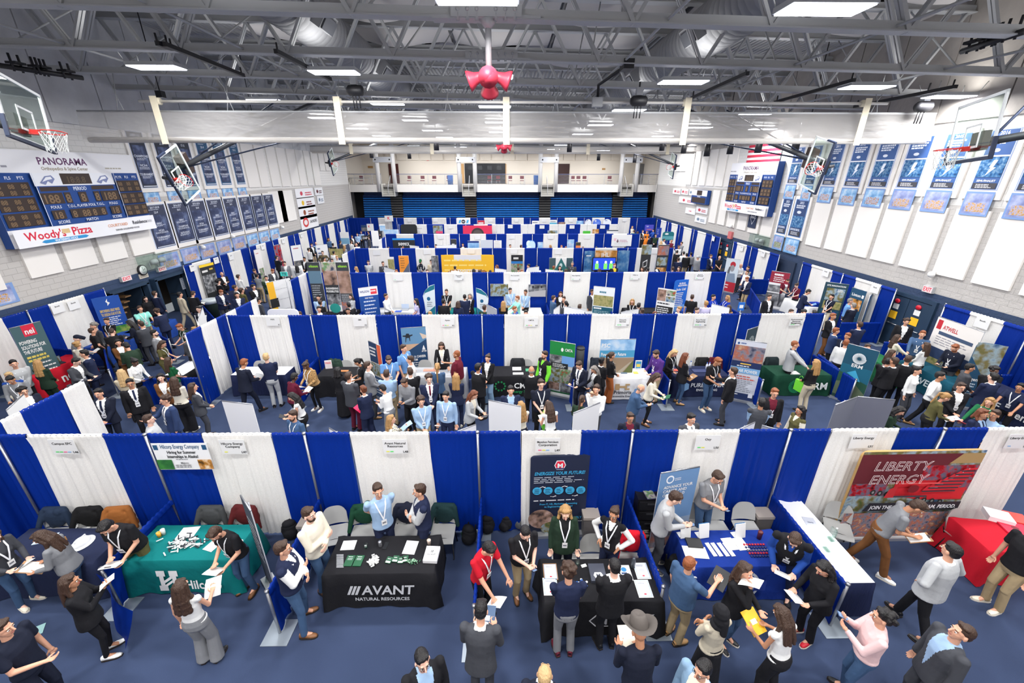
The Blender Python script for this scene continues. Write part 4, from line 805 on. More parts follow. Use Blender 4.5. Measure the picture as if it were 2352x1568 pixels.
for sd,p,lab in[('L',(459,568),'between the lower team photos near the first pennants'),('L',(528,543),'between the middle team photos'),('L',(643,522),'after the last team photo'),('R',(1684,520),'under the far panels'),('R',(2151,630),'over the right exit sign')]:
 X=XL if sd=='L' else XR;s=1 if sd=='L' else-1;a=atX(*p,X);mb=MB();mb.ell((X+s*.2,a.y,a.z),(.12,.12,.12),mat('white',.3),12);mb.tube([(X,a.y,a.z+.1),(X+s*.2,a.y,a.z+.08)],.05,mat('white',.4),8)
 mb.build('security_camera',label='white dome camera on the %s wall %s'%('left' if sd=='L' else 'right',lab),category='camera')
 # ================================================================ people
def cap(p0,r0,p1,r1,n=10):
 """closed tapered capsule"""
 p0=Vector(p0);p1=Vector(p1);d=(p1-p0);L=d.length or 1e-6;d=d/L;pts=[];rs=[]
 for a in(-90,-50,-20):t=math.radians(a);pts.append(p0+d*r0*math.sin(t));rs.append(max(r0*math.cos(t),r0*.06))
 for a in(20,50,90):t=math.radians(a);pts.append(p1+d*r1*math.sin(t));rs.append(max(r1*math.cos(t),r1*.06))
 return('t',pts,rs,n)
def ellp(c,r,M=None):return('e',c,r,M)
def loft(rings,M=None):
 """closed elliptical loft through (centre, rx, ry)"""
 return('l',rings,M)
def prims_mesh(prims,name='tmp'):
 mb=MB();m=mat('white')
 for p in prims:
  if p[0]=='t':mb.tube(p[1],p[2],m,p[3])
  elif p[0]=='l':
   vs=[];n=20;rg=p[1]
   for c,rx,ry in rg:
    for k in range(n):
     t=2*math.pi*k/n;q=Vector((rx*math.copysign(abs(math.cos(t))**.85,math.cos(t)),ry*math.sin(t),0));vs.append(Vector(c)+(p[2]@q if p[2]else q))
   mb.add(vs,[(i*n+k,i*n+(k+1)%n,(i+1)*n+(k+1)%n,(i+1)*n+k)for i in range(len(rg)-1)for k in range(n)]+[tuple(range(n-1,-1,-1)),tuple((len(rg)-1)*n+k for k in range(n))],m)
  else:mb.ell(p[1],p[2],m,12,p[3])
 return mb.mesh(name)
_job={}  # key -> (prims, voxel, smooth, post)
_res={}
def want(key,prims,vox,smooth=1,name='body',post=None):
 if key not in _job:_job[key]=(prims()if callable(prims)else prims,vox,smooth,name,post)
 return key
def run_jobs():
 obs=[]
 for k,(pr,vox,sm,nm,post)in _job.items():
  o=bpy.data.objects.new('tmp',prims_mesh(pr));COL.objects.link(o)
  r=o.modifiers.new('r','REMESH');r.mode='VOXEL';r.voxel_size=vox;r.use_smooth_shade=True
  if sm:s_=o.modifiers.new('s','SMOOTH');s_.iterations=sm;s_.factor=.5
  obs.append((k,o,nm,post))
 dg=bpy.context.evaluated_depsgraph_get();dg.update()
 for k,o,nm,post in obs:
  me=bpy.data.meshes.new_from_object(o.evaluated_get(dg));me.name=nm;me.materials.clear()
  nm_=post(me)if post else 1
  for _ in range(nm_ or 1):me.materials.append(mat('white'))
  _res[k]=me
 for k,o,nm,post in obs:
  m0=o.data;bpy.data.objects.remove(o);bpy.data.meshes.remove(m0)
def ik(s,w,l1,l2,pole_):
 s=Vector(s);w=Vector(w);d=w-s;L=min(d.length,(l1+l2)*.995);d.normalize();w=s+d*L
 a=(l1*l1-l2*l2+L*L)/(2*L);h=math.sqrt(max(l1*l1-a*a,0));pp=Vector(pole_);pp=pp-d*pp.dot(d)
 pp=pp.normalized()if pp.length>1e-6 else d.orthogonal().normalized()
 return s+d*a+pp*h,w
 # arms: right wrist, left wrist (x mirrored for the left unless given), pole
ARMS=dict(down=((.25,.05,.84),(-.25,.05,.84)),front=((.05,.21,.99),(-.05,.22,.97)),hold=((.15,.31,1.1),(-.13,.31,1.1)),phone=((.05,.32,1.2),(-.07,.3,1.16)),
cross=((-.02,.2,1.19),(.04,.235,1.14)),hips=((.19,.06,1.03),(-.19,.06,1.03)),back=((.06,-.19,.98),(-.06,-.19,.95)),pock=((.23,.1,.9),(-.23,.1,.9)),
gest=((.2,.42,1.25),(-.24,.08,.86)),write=((.06,.3,1.15),(-.12,.32,1.08)),face=((.09,.17,1.5),(-.08,.3,1.1)),reach=((.2,.5,1.0),(-.2,.42,1.0)),one=((.12,.32,1.12),(-.25,.05,.84)),
up=((.05,.3,1.35),(-.1,.3,1.3)),point=((.3,.45,1.28),(-.12,.3,1.1)),sling=((.12,.28,1.15),(-.25,.04,.86)),table=((.24,.4,.86),(-.24,.4,.86)))
POLE=dict(hips=(1,-.5,0),back=(1,-.6,0),pock=(.6,-1,0),cross=(.8,0,-1),table=(.6,-.4,0))
LEGS=dict(stand=((.1,0),(-.1,0)),walk=((.08,.24),(-.08,-.26)),wide=((.2,.05),(-.2,0)),shift=((.14,.1),(-.1,-.06)),close=((.06,.02),(-.06,-.02)))
class Pose:
 def __init__(s,arms='down',legs='stand',lean=0,sex='m',girth=0):
  s.key=(arms,legs,lean,sex,girth);s.f=sex=='f';s.g=girth
  s.sh=.172 if s.f else.202;s.Mx=Matrix.Rotation(-math.radians(lean),3,'X');hz=Vector((0,0,.93))
  s.T=lambda v:hz+s.Mx@(Vector(v)-hz)
  s.Ti=lambda v:hz+s.Mx.transposed()@(Vector(v)-hz)
  s.arm=[]
  w=ARMS[arms];po=POLE.get(arms,(.5,-.7,-.8))
  for i,sg in enumerate((1,-1)):
   S_=s.T((sg*s.sh,-.01,1.425));W_=s.T(w[i]);P_=s.Mx@Vector((sg*po[0],po[1],po[2]));E,W2=ik(S_,W_,.29,.255,P_);s.arm.append((S_,E,W2))
  s.leg=[]
  for i,sg in enumerate((1,-1)):
   dx,dy=LEGS[legs][i];H_=Vector((sg*.09,0,.92));A_=Vector((dx,dy,.085));K,A2=ik(H_,A_,.43,.415,(0,1,0));s.leg.append((H_,K,A2))
def hand_prims(E,W_,sg,n,fine,grip):
 d=(W_-E).normalized();n=Vector(n);n=(n-d*n.dot(d));n=n.normalized()if n.length>1e-3 else d.orthogonal().normalized();s=d.cross(n).normalized();out=[]
 th=sg
 if s.z>0 and abs(s.z)>.5:pass
 a,b=W_,W_+d*.085
 out.append(cap(W_,.024,W_+d*.03,.03));
 for q in(-.022,0,.022):out.append(cap(W_+d*.02+s*q*.7,.015,b+s*q,.014,8))
 if not fine:
  out.append(cap(b,.024,b+(d*.8+n*.5).normalized()*.06,.018,8));out.append(cap(W_+d*.03+s*.03,.013,W_+d*.075+s*.055,.011,6));return out
 for i,(q,L)in enumerate(((-.033,.068),(-.011,.08),(.012,.076),(.034,.06))):
  c=b+s*q-d*.008;e=c;dd=d.copy();r=.0105
  for j,f in enumerate((.45,.32,.25)):
   dd=(dd+n*grip*(.5+.35*j)).normalized();e2=e+dd*L*f*1.05;out.append(cap(e,r,e2,r*.92,8));e=e2;r*=.93
 c=W_+d*.025-s*.026;e=c-s*.03+d*.03+n*.012;out.append(cap(c,.013,e,.0115,8));out.append(cap(e,.0115,e+d*.03+n*.015-s*.006,.0095,8))
 return out
def palm_n(arms):return dict(down=(0,.3,0),hips=(0,0,-1),back=(0,1,0),cross=(0,-1,0)).get(arms,(0,0,-1)if arms in('table','reach')else(0,-.3,1))
HZ=1.505  # neck joint
def body_prims(P,fine,nod):
 pr=[];f=P.f;T=P.T
 Mn=(P.Mx@Matrix.Rotation(-math.radians(nod),3,'X'))*1.07;nk=T((0,-.01,HZ));Hd=lambda v:nk+Mn@(Vector(v)-Vector((0,-.01,HZ)))
 pr.append(cap(T((0,-.015,1.4)),.05 if f else.058,Hd((0,.0,1.56)),.048 if f else.056))
 pr+=[ellp(Hd((0,-.012,1.655)),(.073,.092,.096),Mn),ellp(Hd((0,.018,1.615)),(.06,.068,.075),Mn),ellp(Hd((0,.028,1.568)),(.042,.052,.038),Mn),
 cap(Hd((0,.082,1.655)),.010,Hd((0,.105,1.618)),.0145,8),ellp(Hd((.076,-.004,1.627)),(.01,.02,.031),Mn),ellp(Hd((-.076,-.004,1.627)),(.01,.02,.031),Mn),cap(Hd((-.035,.072,1.668)),.012,Hd((.035,.072,1.668)),.012,6)]
 pr+=[ellp(T((0,0,1.28)),(.135,.085,.17),P.Mx),ellp(T((0,0,1.08)),(.12,.08,.18),P.Mx),ellp((0,0,.95),(.135,.09,.11)),cap(T((-P.sh+.03,-.01,1.41)),.05,T((P.sh-.03,-.01,1.41)),.05)]
 for i,(S_,E,W_)in enumerate(P.arm):
  sg=1 if i==0 else-1;k=.84 if f else 1
  pr+=[cap(S_,.047*k,E,.039*k),cap(E,.04*k,W_,.027*k)]
  pr+=hand_prims(E,W_,sg,P.Mx@Vector(palm_n(P.key[0])),fine,.25 if P.key[0]in('down','hips','table','reach')else.7)
 for H_,K,A_ in P.leg:pr+=[cap(H_,.075,K,.048),cap(K,.05,A_,.036),cap(A_,.035,A_+Vector((0,.09,-.05)),.03)]
 return pr
def top_prims(P,typ):
 f=P.f;g=P.g;T=P.T;pr=[];b={'tee':.0,'long':.004,'sweat':.012,'jacket':.016,'vest':.014,'tank':-.004,'coat':.02}[typ]
 hem={'tee':.9,'long':.94,'sweat':.88,'jacket':.8,'vest':.92,'tank':.95,'coat':.6}[typ];W=lambda m_,f_:(f_ if f else m_)+b
 low=typ in('jacket','coat')
 R_=[((0,0,hem),W(.19,.185)+g*.7+(.01 if low else-.012),W(.138,.132)+g*.8),((0,0,max(hem+.03,.9)),W(.185,.182)+g*.7,W(.135,.13)+g*.8),((0,g*.2,1.0),W(.172,.158)+g,W(.128,.118)+g),((0,g*.25,1.1),W(.166,.14)+g,W(.124,.106)+g*1.05),
 ((0,g*.15,1.2),W(.178,.15)+g*.8,W(.128,.112)+g*.9),((0,0,1.3),W(.19,.163)+g*.6,W(.13,.118)+g*.6),((0,-.005,1.38),W(.186,.16)+g*.4,W(.112,.1)+g*.3),((0,-.012,1.44),W(.15,.125),W(.082,.074)),((0,-.015,1.485),.078,.07)]
 pr.append(loft([(T(c),rx,ry)for c,rx,ry in R_],P.Mx))
 pr.append(cap(T((-P.sh+.03,-.012,1.41)),.055+b*.7,T((P.sh-.03,-.012,1.41)),.055+b*.7))
 if f:pr+=[ellp(T((s*.07,.085,1.275)),(.062,.055,.06),P.Mx)for s in(-1,1)]
 sl={'tee':.62,'tank':0}.get(typ,1)
 for S_,E,W_ in P.arm:
  k=.88 if f else 1
  if typ=='tank':pr.append(cap(S_,.055,S_+(E-S_)*.05,.05));continue
  if sl<1:e=S_+(E-S_)*sl;pr+=[cap(S_,(.064+b)*k,e,(.062+b)*k)]
  else:pr+=[cap(S_,(.06+b*.7)*k,E,(.05+b*.7)*k),cap(E,(.051+b*.7)*k,W_-(W_-E)*.06,(.038+b*.6)*k)]
 return pr
def bot_prims(P,typ):
 pr=[];f=P.f;g=P.g
 w=dict(pants=(.1,.07,.064),jeans=(.098,.066,.056),wide=(.1,.09,.11),skirt=(.1,.09,.1),slim=(.086,.055,.042))[typ]
 pr.append(loft([((0,0,.8),.15,.1),((0,-.01,.86),(.18 if f else.174)+g*.6,.125+g*.6),((0,-.01+g*.1,.95),(.176 if f else.168)+g*.7,.128+g*.7),((0,g*.2,1.04),(.15 if f else.158)+g*.8,.112+g*.8)]))
 pr.append(ellp((0,-.02,.86),(.15,.105,.1)))
 for H_,K,A_ in P.leg:pr+=[cap(H_+Vector((0,-.005,-.02)),w[0]+g*.4,K,w[1]),cap(K,w[1]*.98,A_+Vector((0,0,-.0)),w[2])]
 if typ=='skirt':pr.append(('t',[Vector((0,0,.1)),Vector((0,0,.12)),Vector((0,0,.92))],[.22,.23,.15],16))
 return pr
def post_top(P,typ):
 def f(me):
  if typ not in('jacket','coat','vest','tee','long','sweat','tank'):return 1
  for p in me.polygons:
   c=p.center;q=P.Ti(c);idx=0
   if typ in('jacket','coat'):
    if q.y>.02 and q.z>1.0 and abs(q.x)<.012+(q.z-1.03)*.19 and q.z<1.5 and c.y>.02:
     idx=1
     if abs(q.x)<.024:idx=2
    if q.z>1.474 and abs(q.x)<.075:idx=1
   elif typ=='vest':
    for S_,E,W_ in P.arm:
     d=E-S_;t=max(0,min(1,(c-S_).dot(d)/d.length_squared));d2=W_-E;t2=max(0,min(1,(c-E).dot(d2)/d2.length_squared))
     if((c-(S_+d*t)).length<.078 and t>.12)or(c-(E+d2*t2)).length<.075:idx=1
    if q.z>1.36 and q.y>.03 and abs(q.x)<.01+(q.z-1.34)*.35:idx=1
   else:
    if typ in('tee','long','sweat')and q.z>1.41 and q.y>.02 and abs(q.x)<.004+(q.z-1.40)*.32:idx=1
   p.material_index=idx
  return 3
 return f
def bot_post(me):
 for v in me.vertices:
  if v.co.z<.045:v.co.z=.045
 return 1
def head_frame(P,nod):
 Mn=(P.Mx@Matrix.Rotation(-math.radians(nod),3,'X'))*1.07;nk=P.T((0,-.01,HZ));return Mn,(lambda v:nk+Mn@(Vector(v)-Vector((0,-.01,HZ))))
def hair_prims(P,nod,typ):
 M,H=head_frame(P,nod);e=lambda c,r:ellp(H(c),r,M);pr=[]
 if typ=='bald':return[e((.0,-.04,1.615),(.079,.07,.045))]
 if typ=='buzz':return[e((0,-.024,1.678),(.078,.094,.084)),e((0,-.05,1.63),(.07,.058,.06))]
 if typ=='hat':return[e((0,-.02,1.69),(.09,.1,.03))]
 pr=[e((0,-.026,1.683),(.08,.095,.09)),e((0,-.045,1.64),(.0765,.066,.075)),e((.015,.03,1.74),(.052,.04,.024)),e((-.028,.022,1.738),(.045,.04,.024))]
 if typ=='curly':
  rr=random.Random(3)
  for k in range(26):a=rr.uniform(0,6.28);z=rr.uniform(-.2,1);r=math.sqrt(1-z*z);pr.append(e((.088*r*math.cos(a),-.03+.1*r*math.sin(a)if math.sin(a)<.6 else.03,1.68+.085*z),(.028,.028,.028)))
 if typ in('long','wavy','bob'):
  n={'bob':1.5,'long':1.33,'wavy':1.28}[typ]
  for x,y in((-.075,-.01),(-.06,-.06),(-.025,-.085),(.025,-.085),(.06,-.06),(.075,-.01)):
   a=H((x,y,1.69));b=H((x*1.12,y-.02,1.55));c=P.T((x*1.45,y-.045 if y<-.03 else.02,n));w=.034
   pr+=[cap(a,.03,b,w),cap(b,w,c,w*(.9 if typ!='wavy' else 1.2))]
   if typ=='wavy':pr+=[ellp(b.lerp(c,t),(.045,.04,.04))for t in(.3,.65,.95)]
 if typ=='pony':pr+=[cap(H((0,-.11,1.7)),.03,H((0,-.155,1.66)),.034),cap(H((0,-.155,1.66)),.032,P.T((0,-.15,1.4)),.02)]
 if typ=='ponyl':pr+=[cap(H((0,-.11,1.7)),.03,H((0,-.155,1.66)),.034),cap(H((0,-.155,1.66)),.034,P.T((0,-.15,1.2)),.022)]
 if typ=='bun':pr+=[e((0,-.12,1.72),(.042,.042,.042))]
 if typ=='hijab':pr=[e((0,-.022,1.67),(.1,.115,.12)),e((0,-.04,1.57),(.1,.1,.1)),ellp(P.T((0,-.02,1.47)),(.13,.11,.07),P.Mx),cap(H((0,-.1,1.6)),.06,P.T((0,-.12,1.4)),.05)]
 if typ=='cap':pr=[e((0,-.015,1.69),(.09,.105,.085)),('t',[H((0,.05,1.70)),H((0,.17,1.69))],[.07,.06],10)]
 return pr
def brim_mesh(P,nod):
 M,H=head_frame(P,nod);mb=MB();m=mat((92,86,82),.8,0,'cloth');vs=[];n=28
 for r in(.07,.12,.175,.2):
  for k in range(n):a=2*math.pi*k/n;vs.append(H((r*math.cos(a)*.95,-.01+r*math.sin(a)*1.1,1.715+(max(0,abs(math.cos(a))-.4)*(r-.09)*.9)-(.015 if r<.1 else 0))))
 fs=[(i*n+k,i*n+(k+1)%n,(i+1)*n+(k+1)%n,(i+1)*n+k)for i in range(3)for k in range(n)];mb.add(vs,fs,m,True)
 prof=[(.098,1.71),(.098,1.76),(.09,1.815),(.07,1.835),(.03,1.815),(.002,1.805)];vs=[]
 for r,z in prof:
  for k in range(n):a=2*math.pi*k/n;vs.append(H((r*math.cos(a)*(.88 if z>1.8 else 1),-.01+r*math.sin(a)*1.15,z)))
 mb.add(vs,[(i*n+k,i*n+(k+1)%n,(i+1)*n+(k+1)%n,(i+1)*n+k)for i in range(5)for k in range(n)],m,True);return mb.mesh('hat')
_face={}
def face_mesh(P,nod,skin,hc,beard,glasses):
 k=(P.key,nod,skin,hc,beard,glasses)
 if k in _face:return _face[k]
 M,H=head_frame(P,nod);out=[]
 e=MB();w=mat((235,232,228),.3);d=mat((36,26,22),.2)
 for s in(-1,1):e.ell(H((s*.031,.0755,1.645)),(.0145,.009,.008),w,8,M);e.ell(H((s*.031,.083,1.645)),(.0065,.004,.0068),d,8,M)
 out.append(('eyes',e.mesh('eyes')))
 b=MB();hm=mat(hc,.7,0,'hair')
 for s in(-1,1):b.tube([H((s*.014,.089,1.667)),H((s*.032,.088,1.673)),H((s*.05,.074,1.668))],[.0035,.0045,.003],hm,5)
 out.append(('eyebrows',b.mesh('eyebrows')))
 l=MB();l.ell(H((0,.078,1.583)),(.024,.009,.007),mat((150,84,80)if not P.f else(170,70,76),.5),8,M);out.append(('lips',l.mesh('lips')))
 if beard:
  b=MB();vs=[]
  b.ell(H((0,.036,1.562)),(.05,.054,.034),hm,12,M)
  for s in(-1,1):b.tube([H((s*.068,.012,1.625)),H((s*.062,.03,1.59)),H((s*.04,.05,1.56))],[.008,.014,.02],hm,6)
  b.tube([H((-.028,.082,1.592)),H((0,.09,1.598)),H((.028,.082,1.592))],.006,hm,5);out.append(('beard',b.mesh('beard')))
 if glasses:
  g=MB()
  for s in(-1,1):g.tube([H((s*.031+.019*math.cos(t*math.pi/5),.094,1.645+.015*math.sin(t*math.pi/5)))for t in range(11)],.002,m_blk,4);g.tube([H((s*.05,.092,1.65)),H((s*.075,.01,1.65))],.002,m_blk,4)
  out.append(('glasses',g.mesh('glasses')))
 _face[k]=out;return out
_shoe={}
def shoe_mesh(kind):
 if kind in _shoe:return _shoe[kind]
 mb=MB();up=mat('black');so=mat((214,208,198),.6)if kind=='sneak' else mat((40,32,28),.6)
 vs=[];fs=[];n=12;st=[(-.075,.032,.075),(-.05,.04,.095),(0,.042,.085),(.05,.045,.06),(.1,.048,.048),(.15,.04,.038),(.185,.02,.028)]
 for y,w,h in st:
  for k in range(n):
   t=2*math.pi*k/n;z=.012+h*(.5+.5*math.sin(t));vs.append((w*math.cos(t)*(1 if math.sin(t)<0 else.9),y,z))
 for i in range(len(st)-1):
  for k in range(n):fs.append((i*n+k,i*n+(k+1)%n,(i+1)*n+(k+1)%n,(i+1)*n+k))
 fs+=[tuple(range(n)),tuple(range(6*n+n-1,6*n-1,-1))]
 mb.add(vs,fs,up,True)
 if kind=='heel':mb.tube([(0,-.06,0),(0,-.055,.05)],[.006,.015],so,6)
 sl=[(-.08,.03),(-.04,.042),(.05,.046),(.11,.05),(.16,.04),(.192,.018)];pts=[(w,y)for y,w in sl]+[(-w,y)for y,w in reversed(sl)]
 mb.add([(x,y,0)for x,y in pts]+[(x,y,.022)for x,y in pts],[tuple(range(len(pts)-1,-1,-1)),tuple(range(len(pts),2*len(pts)))]+[(i,(i+1)%12,(i+1)%12+12,i+12)for i in range(12)],so)
 _shoe[kind]=mb.mesh('shoe');return _shoe[kind]
_lan={}
def lanyard_mesh(P):
 if P.key in _lan:return _lan[P.key]
 T=P.T;g=P.g;y=.125+g*.6+(.025 if P.f else 0);w=mat((232,234,238),.6);mb=MB()
 for s in(-1,1):
  pts=[T((s*.07,-.05,1.475)),T((s*.085,.04,1.46)),T((s*.07,y-.02,1.39)),T((s*.035,y+.012,1.27)),T((0,y+.025+g*.4,1.14))]
  for a,b in zip(pts,pts[1:]):
   d=Vector((.011,0,0));mb.add([a-d,a+d,b+d,b-d],[(0,1,2,3)],w);mb.add([a+Vector((0,.002,0))-d,a+Vector((0,.002,0))+d,b+Vector((0,.002,0))+d,b+Vector((0,.002,0))-d],[(3,2,1,0)],w)
 c=MB();q=T((0,y+.033+g*.4,1.08));c.box(q,(.088,.004,.115),mat((236,236,236),.4),P.Mx);c.box(q+P.Mx@Vector((0,.003,.0)),(.06,.002,.03),mat((120,120,128),.5),P.Mx)
 _lan[P.key]=(mb.mesh('lanyard'),c.mesh('badge'));return _lan[P.key]
BOTN=dict(pants='trousers',jeans='jeans',wide='wide trousers',skirt='long skirt',slim='slim trousers')
TOPN=dict(tee='short-sleeved shirt',long='shirt',sweat='sweater',jacket='jacket',vest='vest',tank='sleeveless top',coat='long coat')
NAMED['slate']=(46,62,98)
CN=dict(slate='slate blue',lgrey='light grey',dgrey='dark grey',dnavy='dark navy',lblue='light blue',sky='sky blue',dgreen='dark green',lime='lime',tanskin='',denim='blue denim',ldenim='pale denim',leopard='leopard-print',stripe='striped',camo='camouflage',satin='beige satin',wine='wine red')
HAIRN=dict(bald='balding head',buzz='cropped hair',short='short hair',curly='curly hair',long='long hair',wavy='long wavy hair',bob='bobbed hair',pony='ponytail',ponyl='long ponytail',bun='hair bun',hijab='headscarf',cap='cap',hat='felt cowboy hat')
POSEN=dict(down='',front='hands together',hold='holding papers',phone='looking at a phone',cross='arms crossed',hips='hands on hips',back='hands behind back',pock='hands in pockets',gest='gesturing',write='writing',face='hand raised to face',reach='reaching out',one='',up='hands raised',point='pointing',sling='',table='leaning on a table')
PEOPLE=[]
def P_(hx,hy,face,spec,top,bot='pants:black',pose='down',where='',**k):
 """spec: sex,height,hair,haircolour ; top: type:colour[:inner[:tie]]"""
 PEOPLE.append((hx,hy,face,spec.split(','),top.split(':'),bot.split(':'),pose,where,k))
def hcname(c):return c.replace('hair','').replace('lblond','blond').replace('blond','blond').strip()
_lab={}
HELD=[]
def queue_people():
 for hx,hy,face,sp,top,bot,pose,where,k in PEOPLE:
  sex,h,hair,hc=sp[0],float(sp[1]),sp[2],sp[3];near=hy>1050;mid=hy>780
  legs=k.get('legs','stand');lean=k.get('lean',8 if pose in('hold','phone','write')else 0);nod=k.get('nod',22 if pose in('hold','phone','write','table')else 4);g=k.get('g',.0)
  P=Pose(pose,legs,lean,sex,g);vox=.0072 if near else.0105 if mid else.017;vc=.011 if near else.015 if mid else.022
  kb=want(('b',P.key,nod,vox),lambda P=P,nod=nod:body_prims(P,mid,nod),vox,1,'body')
  kt=want(('t',P.key,top[0],vc),lambda P=P:top_prims(P,top[0]),vc,4 if near else 3,'clothing',post_top(P,top[0]))
  kl=want(('l',P.key[1:],bot[0],vc),lambda P=P:bot_prims(P,bot[0]),vc,3,'clothing',bot_post)
  kh=want(('h',P.key,nod,hair,vc),lambda P=P,nod=nod:hair_prims(P,nod,hair),.009 if near else.013 if mid else.016,2,'hair')
  k['_']=(P,kb,kt,kl,kh,nod)
def build_people():
 for hx,hy,face,sp,top,bot,pose,where,k in PEOPLE:
  P,kb,kt,kl,kh,nod=k['_'];sex,h,hair,hc=sp[0],float(sp[1]),sp[2],sp[3];skin=k.get('skin',R.choice(['skin','skin','pale','skin','tanskin']));s=h/1.75
  M,H=head_frame(P,nod);off=H((0,-.01,1.75));a=math.radians(face-90);gz=k.get('z',0)
  top_w=atZ(hx,hy,off.z*s+.015+gz);o2=Matrix.Rotation(a,3,'Z')@Vector((off.x*s,off.y*s,0));loc=(top_w.x-o2.x,top_w.y-o2.y,gz)
  g=k.get('label')
  if not g:
   c=lambda n:CN.get(n,n);wh=(', '+where)if where else ''
   base='person in %s %s'%(c(top[1]),k.get('topn',TOPN[top[0]]));bt=' and %s %s'%(c(bot[1]),BOTN[bot[0]])if hy>760 else ''
   hr=' with %s %s'%(hcname(hc),HAIRN[hair])if hair not in('cap','hat','hijab','bald')else ' with '+HAIRN[hair]
   po=' '+POSEN[pose]if POSEN[pose]else ''
   for cand in(base+bt+hr+po+wh,base+bt+hr+wh,base+bt+po+wh,base+hr+wh,base+bt+wh,base+wh):
    g=' '.join(cand.split())
    if len(g.split())<=15:break
  k['lab']=g;k['loc']=loc;k['face']=face
 seen={}
 for q in PEOPLE:seen.setdefault(q[8]['lab'],[]).append(q)
 for g,qs in seen.items():
  if len(qs)>1:
   qs.sort(key=lambda q:q[0])
   for i,q in enumerate(qs):q[8]['lab']=(g if len(g.split())<=12 else ' '.join(g.split()[:12]).rstrip(','))+', %s from the left'%nth(i+1)
 for q in PEOPLE:
  hx,hy,face,sp,top,bot,pose,where,k=q;P,kb,kt,kl,kh,nod=k['_'];sex,h,hair,hc=sp[0],float(sp[1]),sp[2],sp[3];s=h/1.75;skin=k.get('skin')or R.choice(['skin','skin','pale','skin','tanskin'])
  t=thing('person',k['lab'],'person',k['loc'],math.radians(face-90),'people at the fair' if False else None);t.scale=(s,s,s)
  near=hy>560
  link('body',_res[kb],t,mats=[mat(skin,.55)])
  inner=top[2]if len(top)>2 else('white' if top[0]in('jacket','coat')else top[1]if top[0]!='tee' else top[1]);tie=top[3]if len(top)>3 else inner
  link({'jacket':'jacket','vest':'vest','sweat':'sweater','coat':'coat'}.get(top[0],'shirt'),_res[kt],t,mats=[cloth(top[1]),cloth(inner)if inner!='skin' else mat(skin,.55),cloth(tie)if tie!='skin' else mat(skin,.55)])
  link('skirt' if bot[0]=='skirt' else 'trousers',_res[kl],t,mats=[cloth(bot[1])])
  link('hair' if hair not in('cap','hijab')else('cap' if hair=='cap' else 'headscarf'),_res[kh],t,mats=[mat(hc,.6,0,'hair')if hair not in('cap','hijab')else cloth(hc)])
  if hair=='hat':link('hat',brim_mesh(P,nod),t)
  if near:
   for nm,me in face_mesh(P,nod,skin,hc if hc in NAMED and 'hair' in hc or hc in('blond','lblond','auburn')else 'brownhair',k.get('beard',0),k.get('glasses',0)):link(nm,me,t)
   sk,sc_=k.get('shoes','plain:black').split(':')
   for i,(H_,K,A_)in enumerate(P.leg):
    o=link('shoe',shoe_mesh(sk),t,mats=[mat(sc_,.5),None]);o.material_slots[1].link='DATA';o.location=(A_.x,A_.y,0);o.rotation_euler=(0,0,(-.2 if i==0 else.2))
  if k.get('lan',1)and hy>560:a,b=lanyard_mesh(P);link('badge',b,link('lanyard',a,t))
  # what the hands hold
  W_=[Matrix.Rotation(math.radians(face-90),3,'Z')@(w[2]+(w[2]-w[1]).normalized()*.1)*s+Vector(k['loc'])for w in P.arm]
  fw=Matrix.Rotation(math.radians(face-90),3,'Z')@Vector((0,1,0));hd=k.get('held')
  if hd is None and pose in('hold','write'):hd='paper:white'
  if hd is None and pose=='phone':hd='phone:black'
  if hd:
   kind,hcx=hd.split(':');c=(W_[0]+W_[1])/2+fw*.03+Vector((0,0,.02))if pose in('hold','write','phone','front','table')else W_[0]+Vector((0,0,-.0))
   who=k['lab'].replace('person in ','').split(',')[0].split(' with ')[0].split(' and ')[0]
   where2=where
   HELD.append((kind,hcx,c,math.radians(face-90),pose,who,where2,hy,hx))
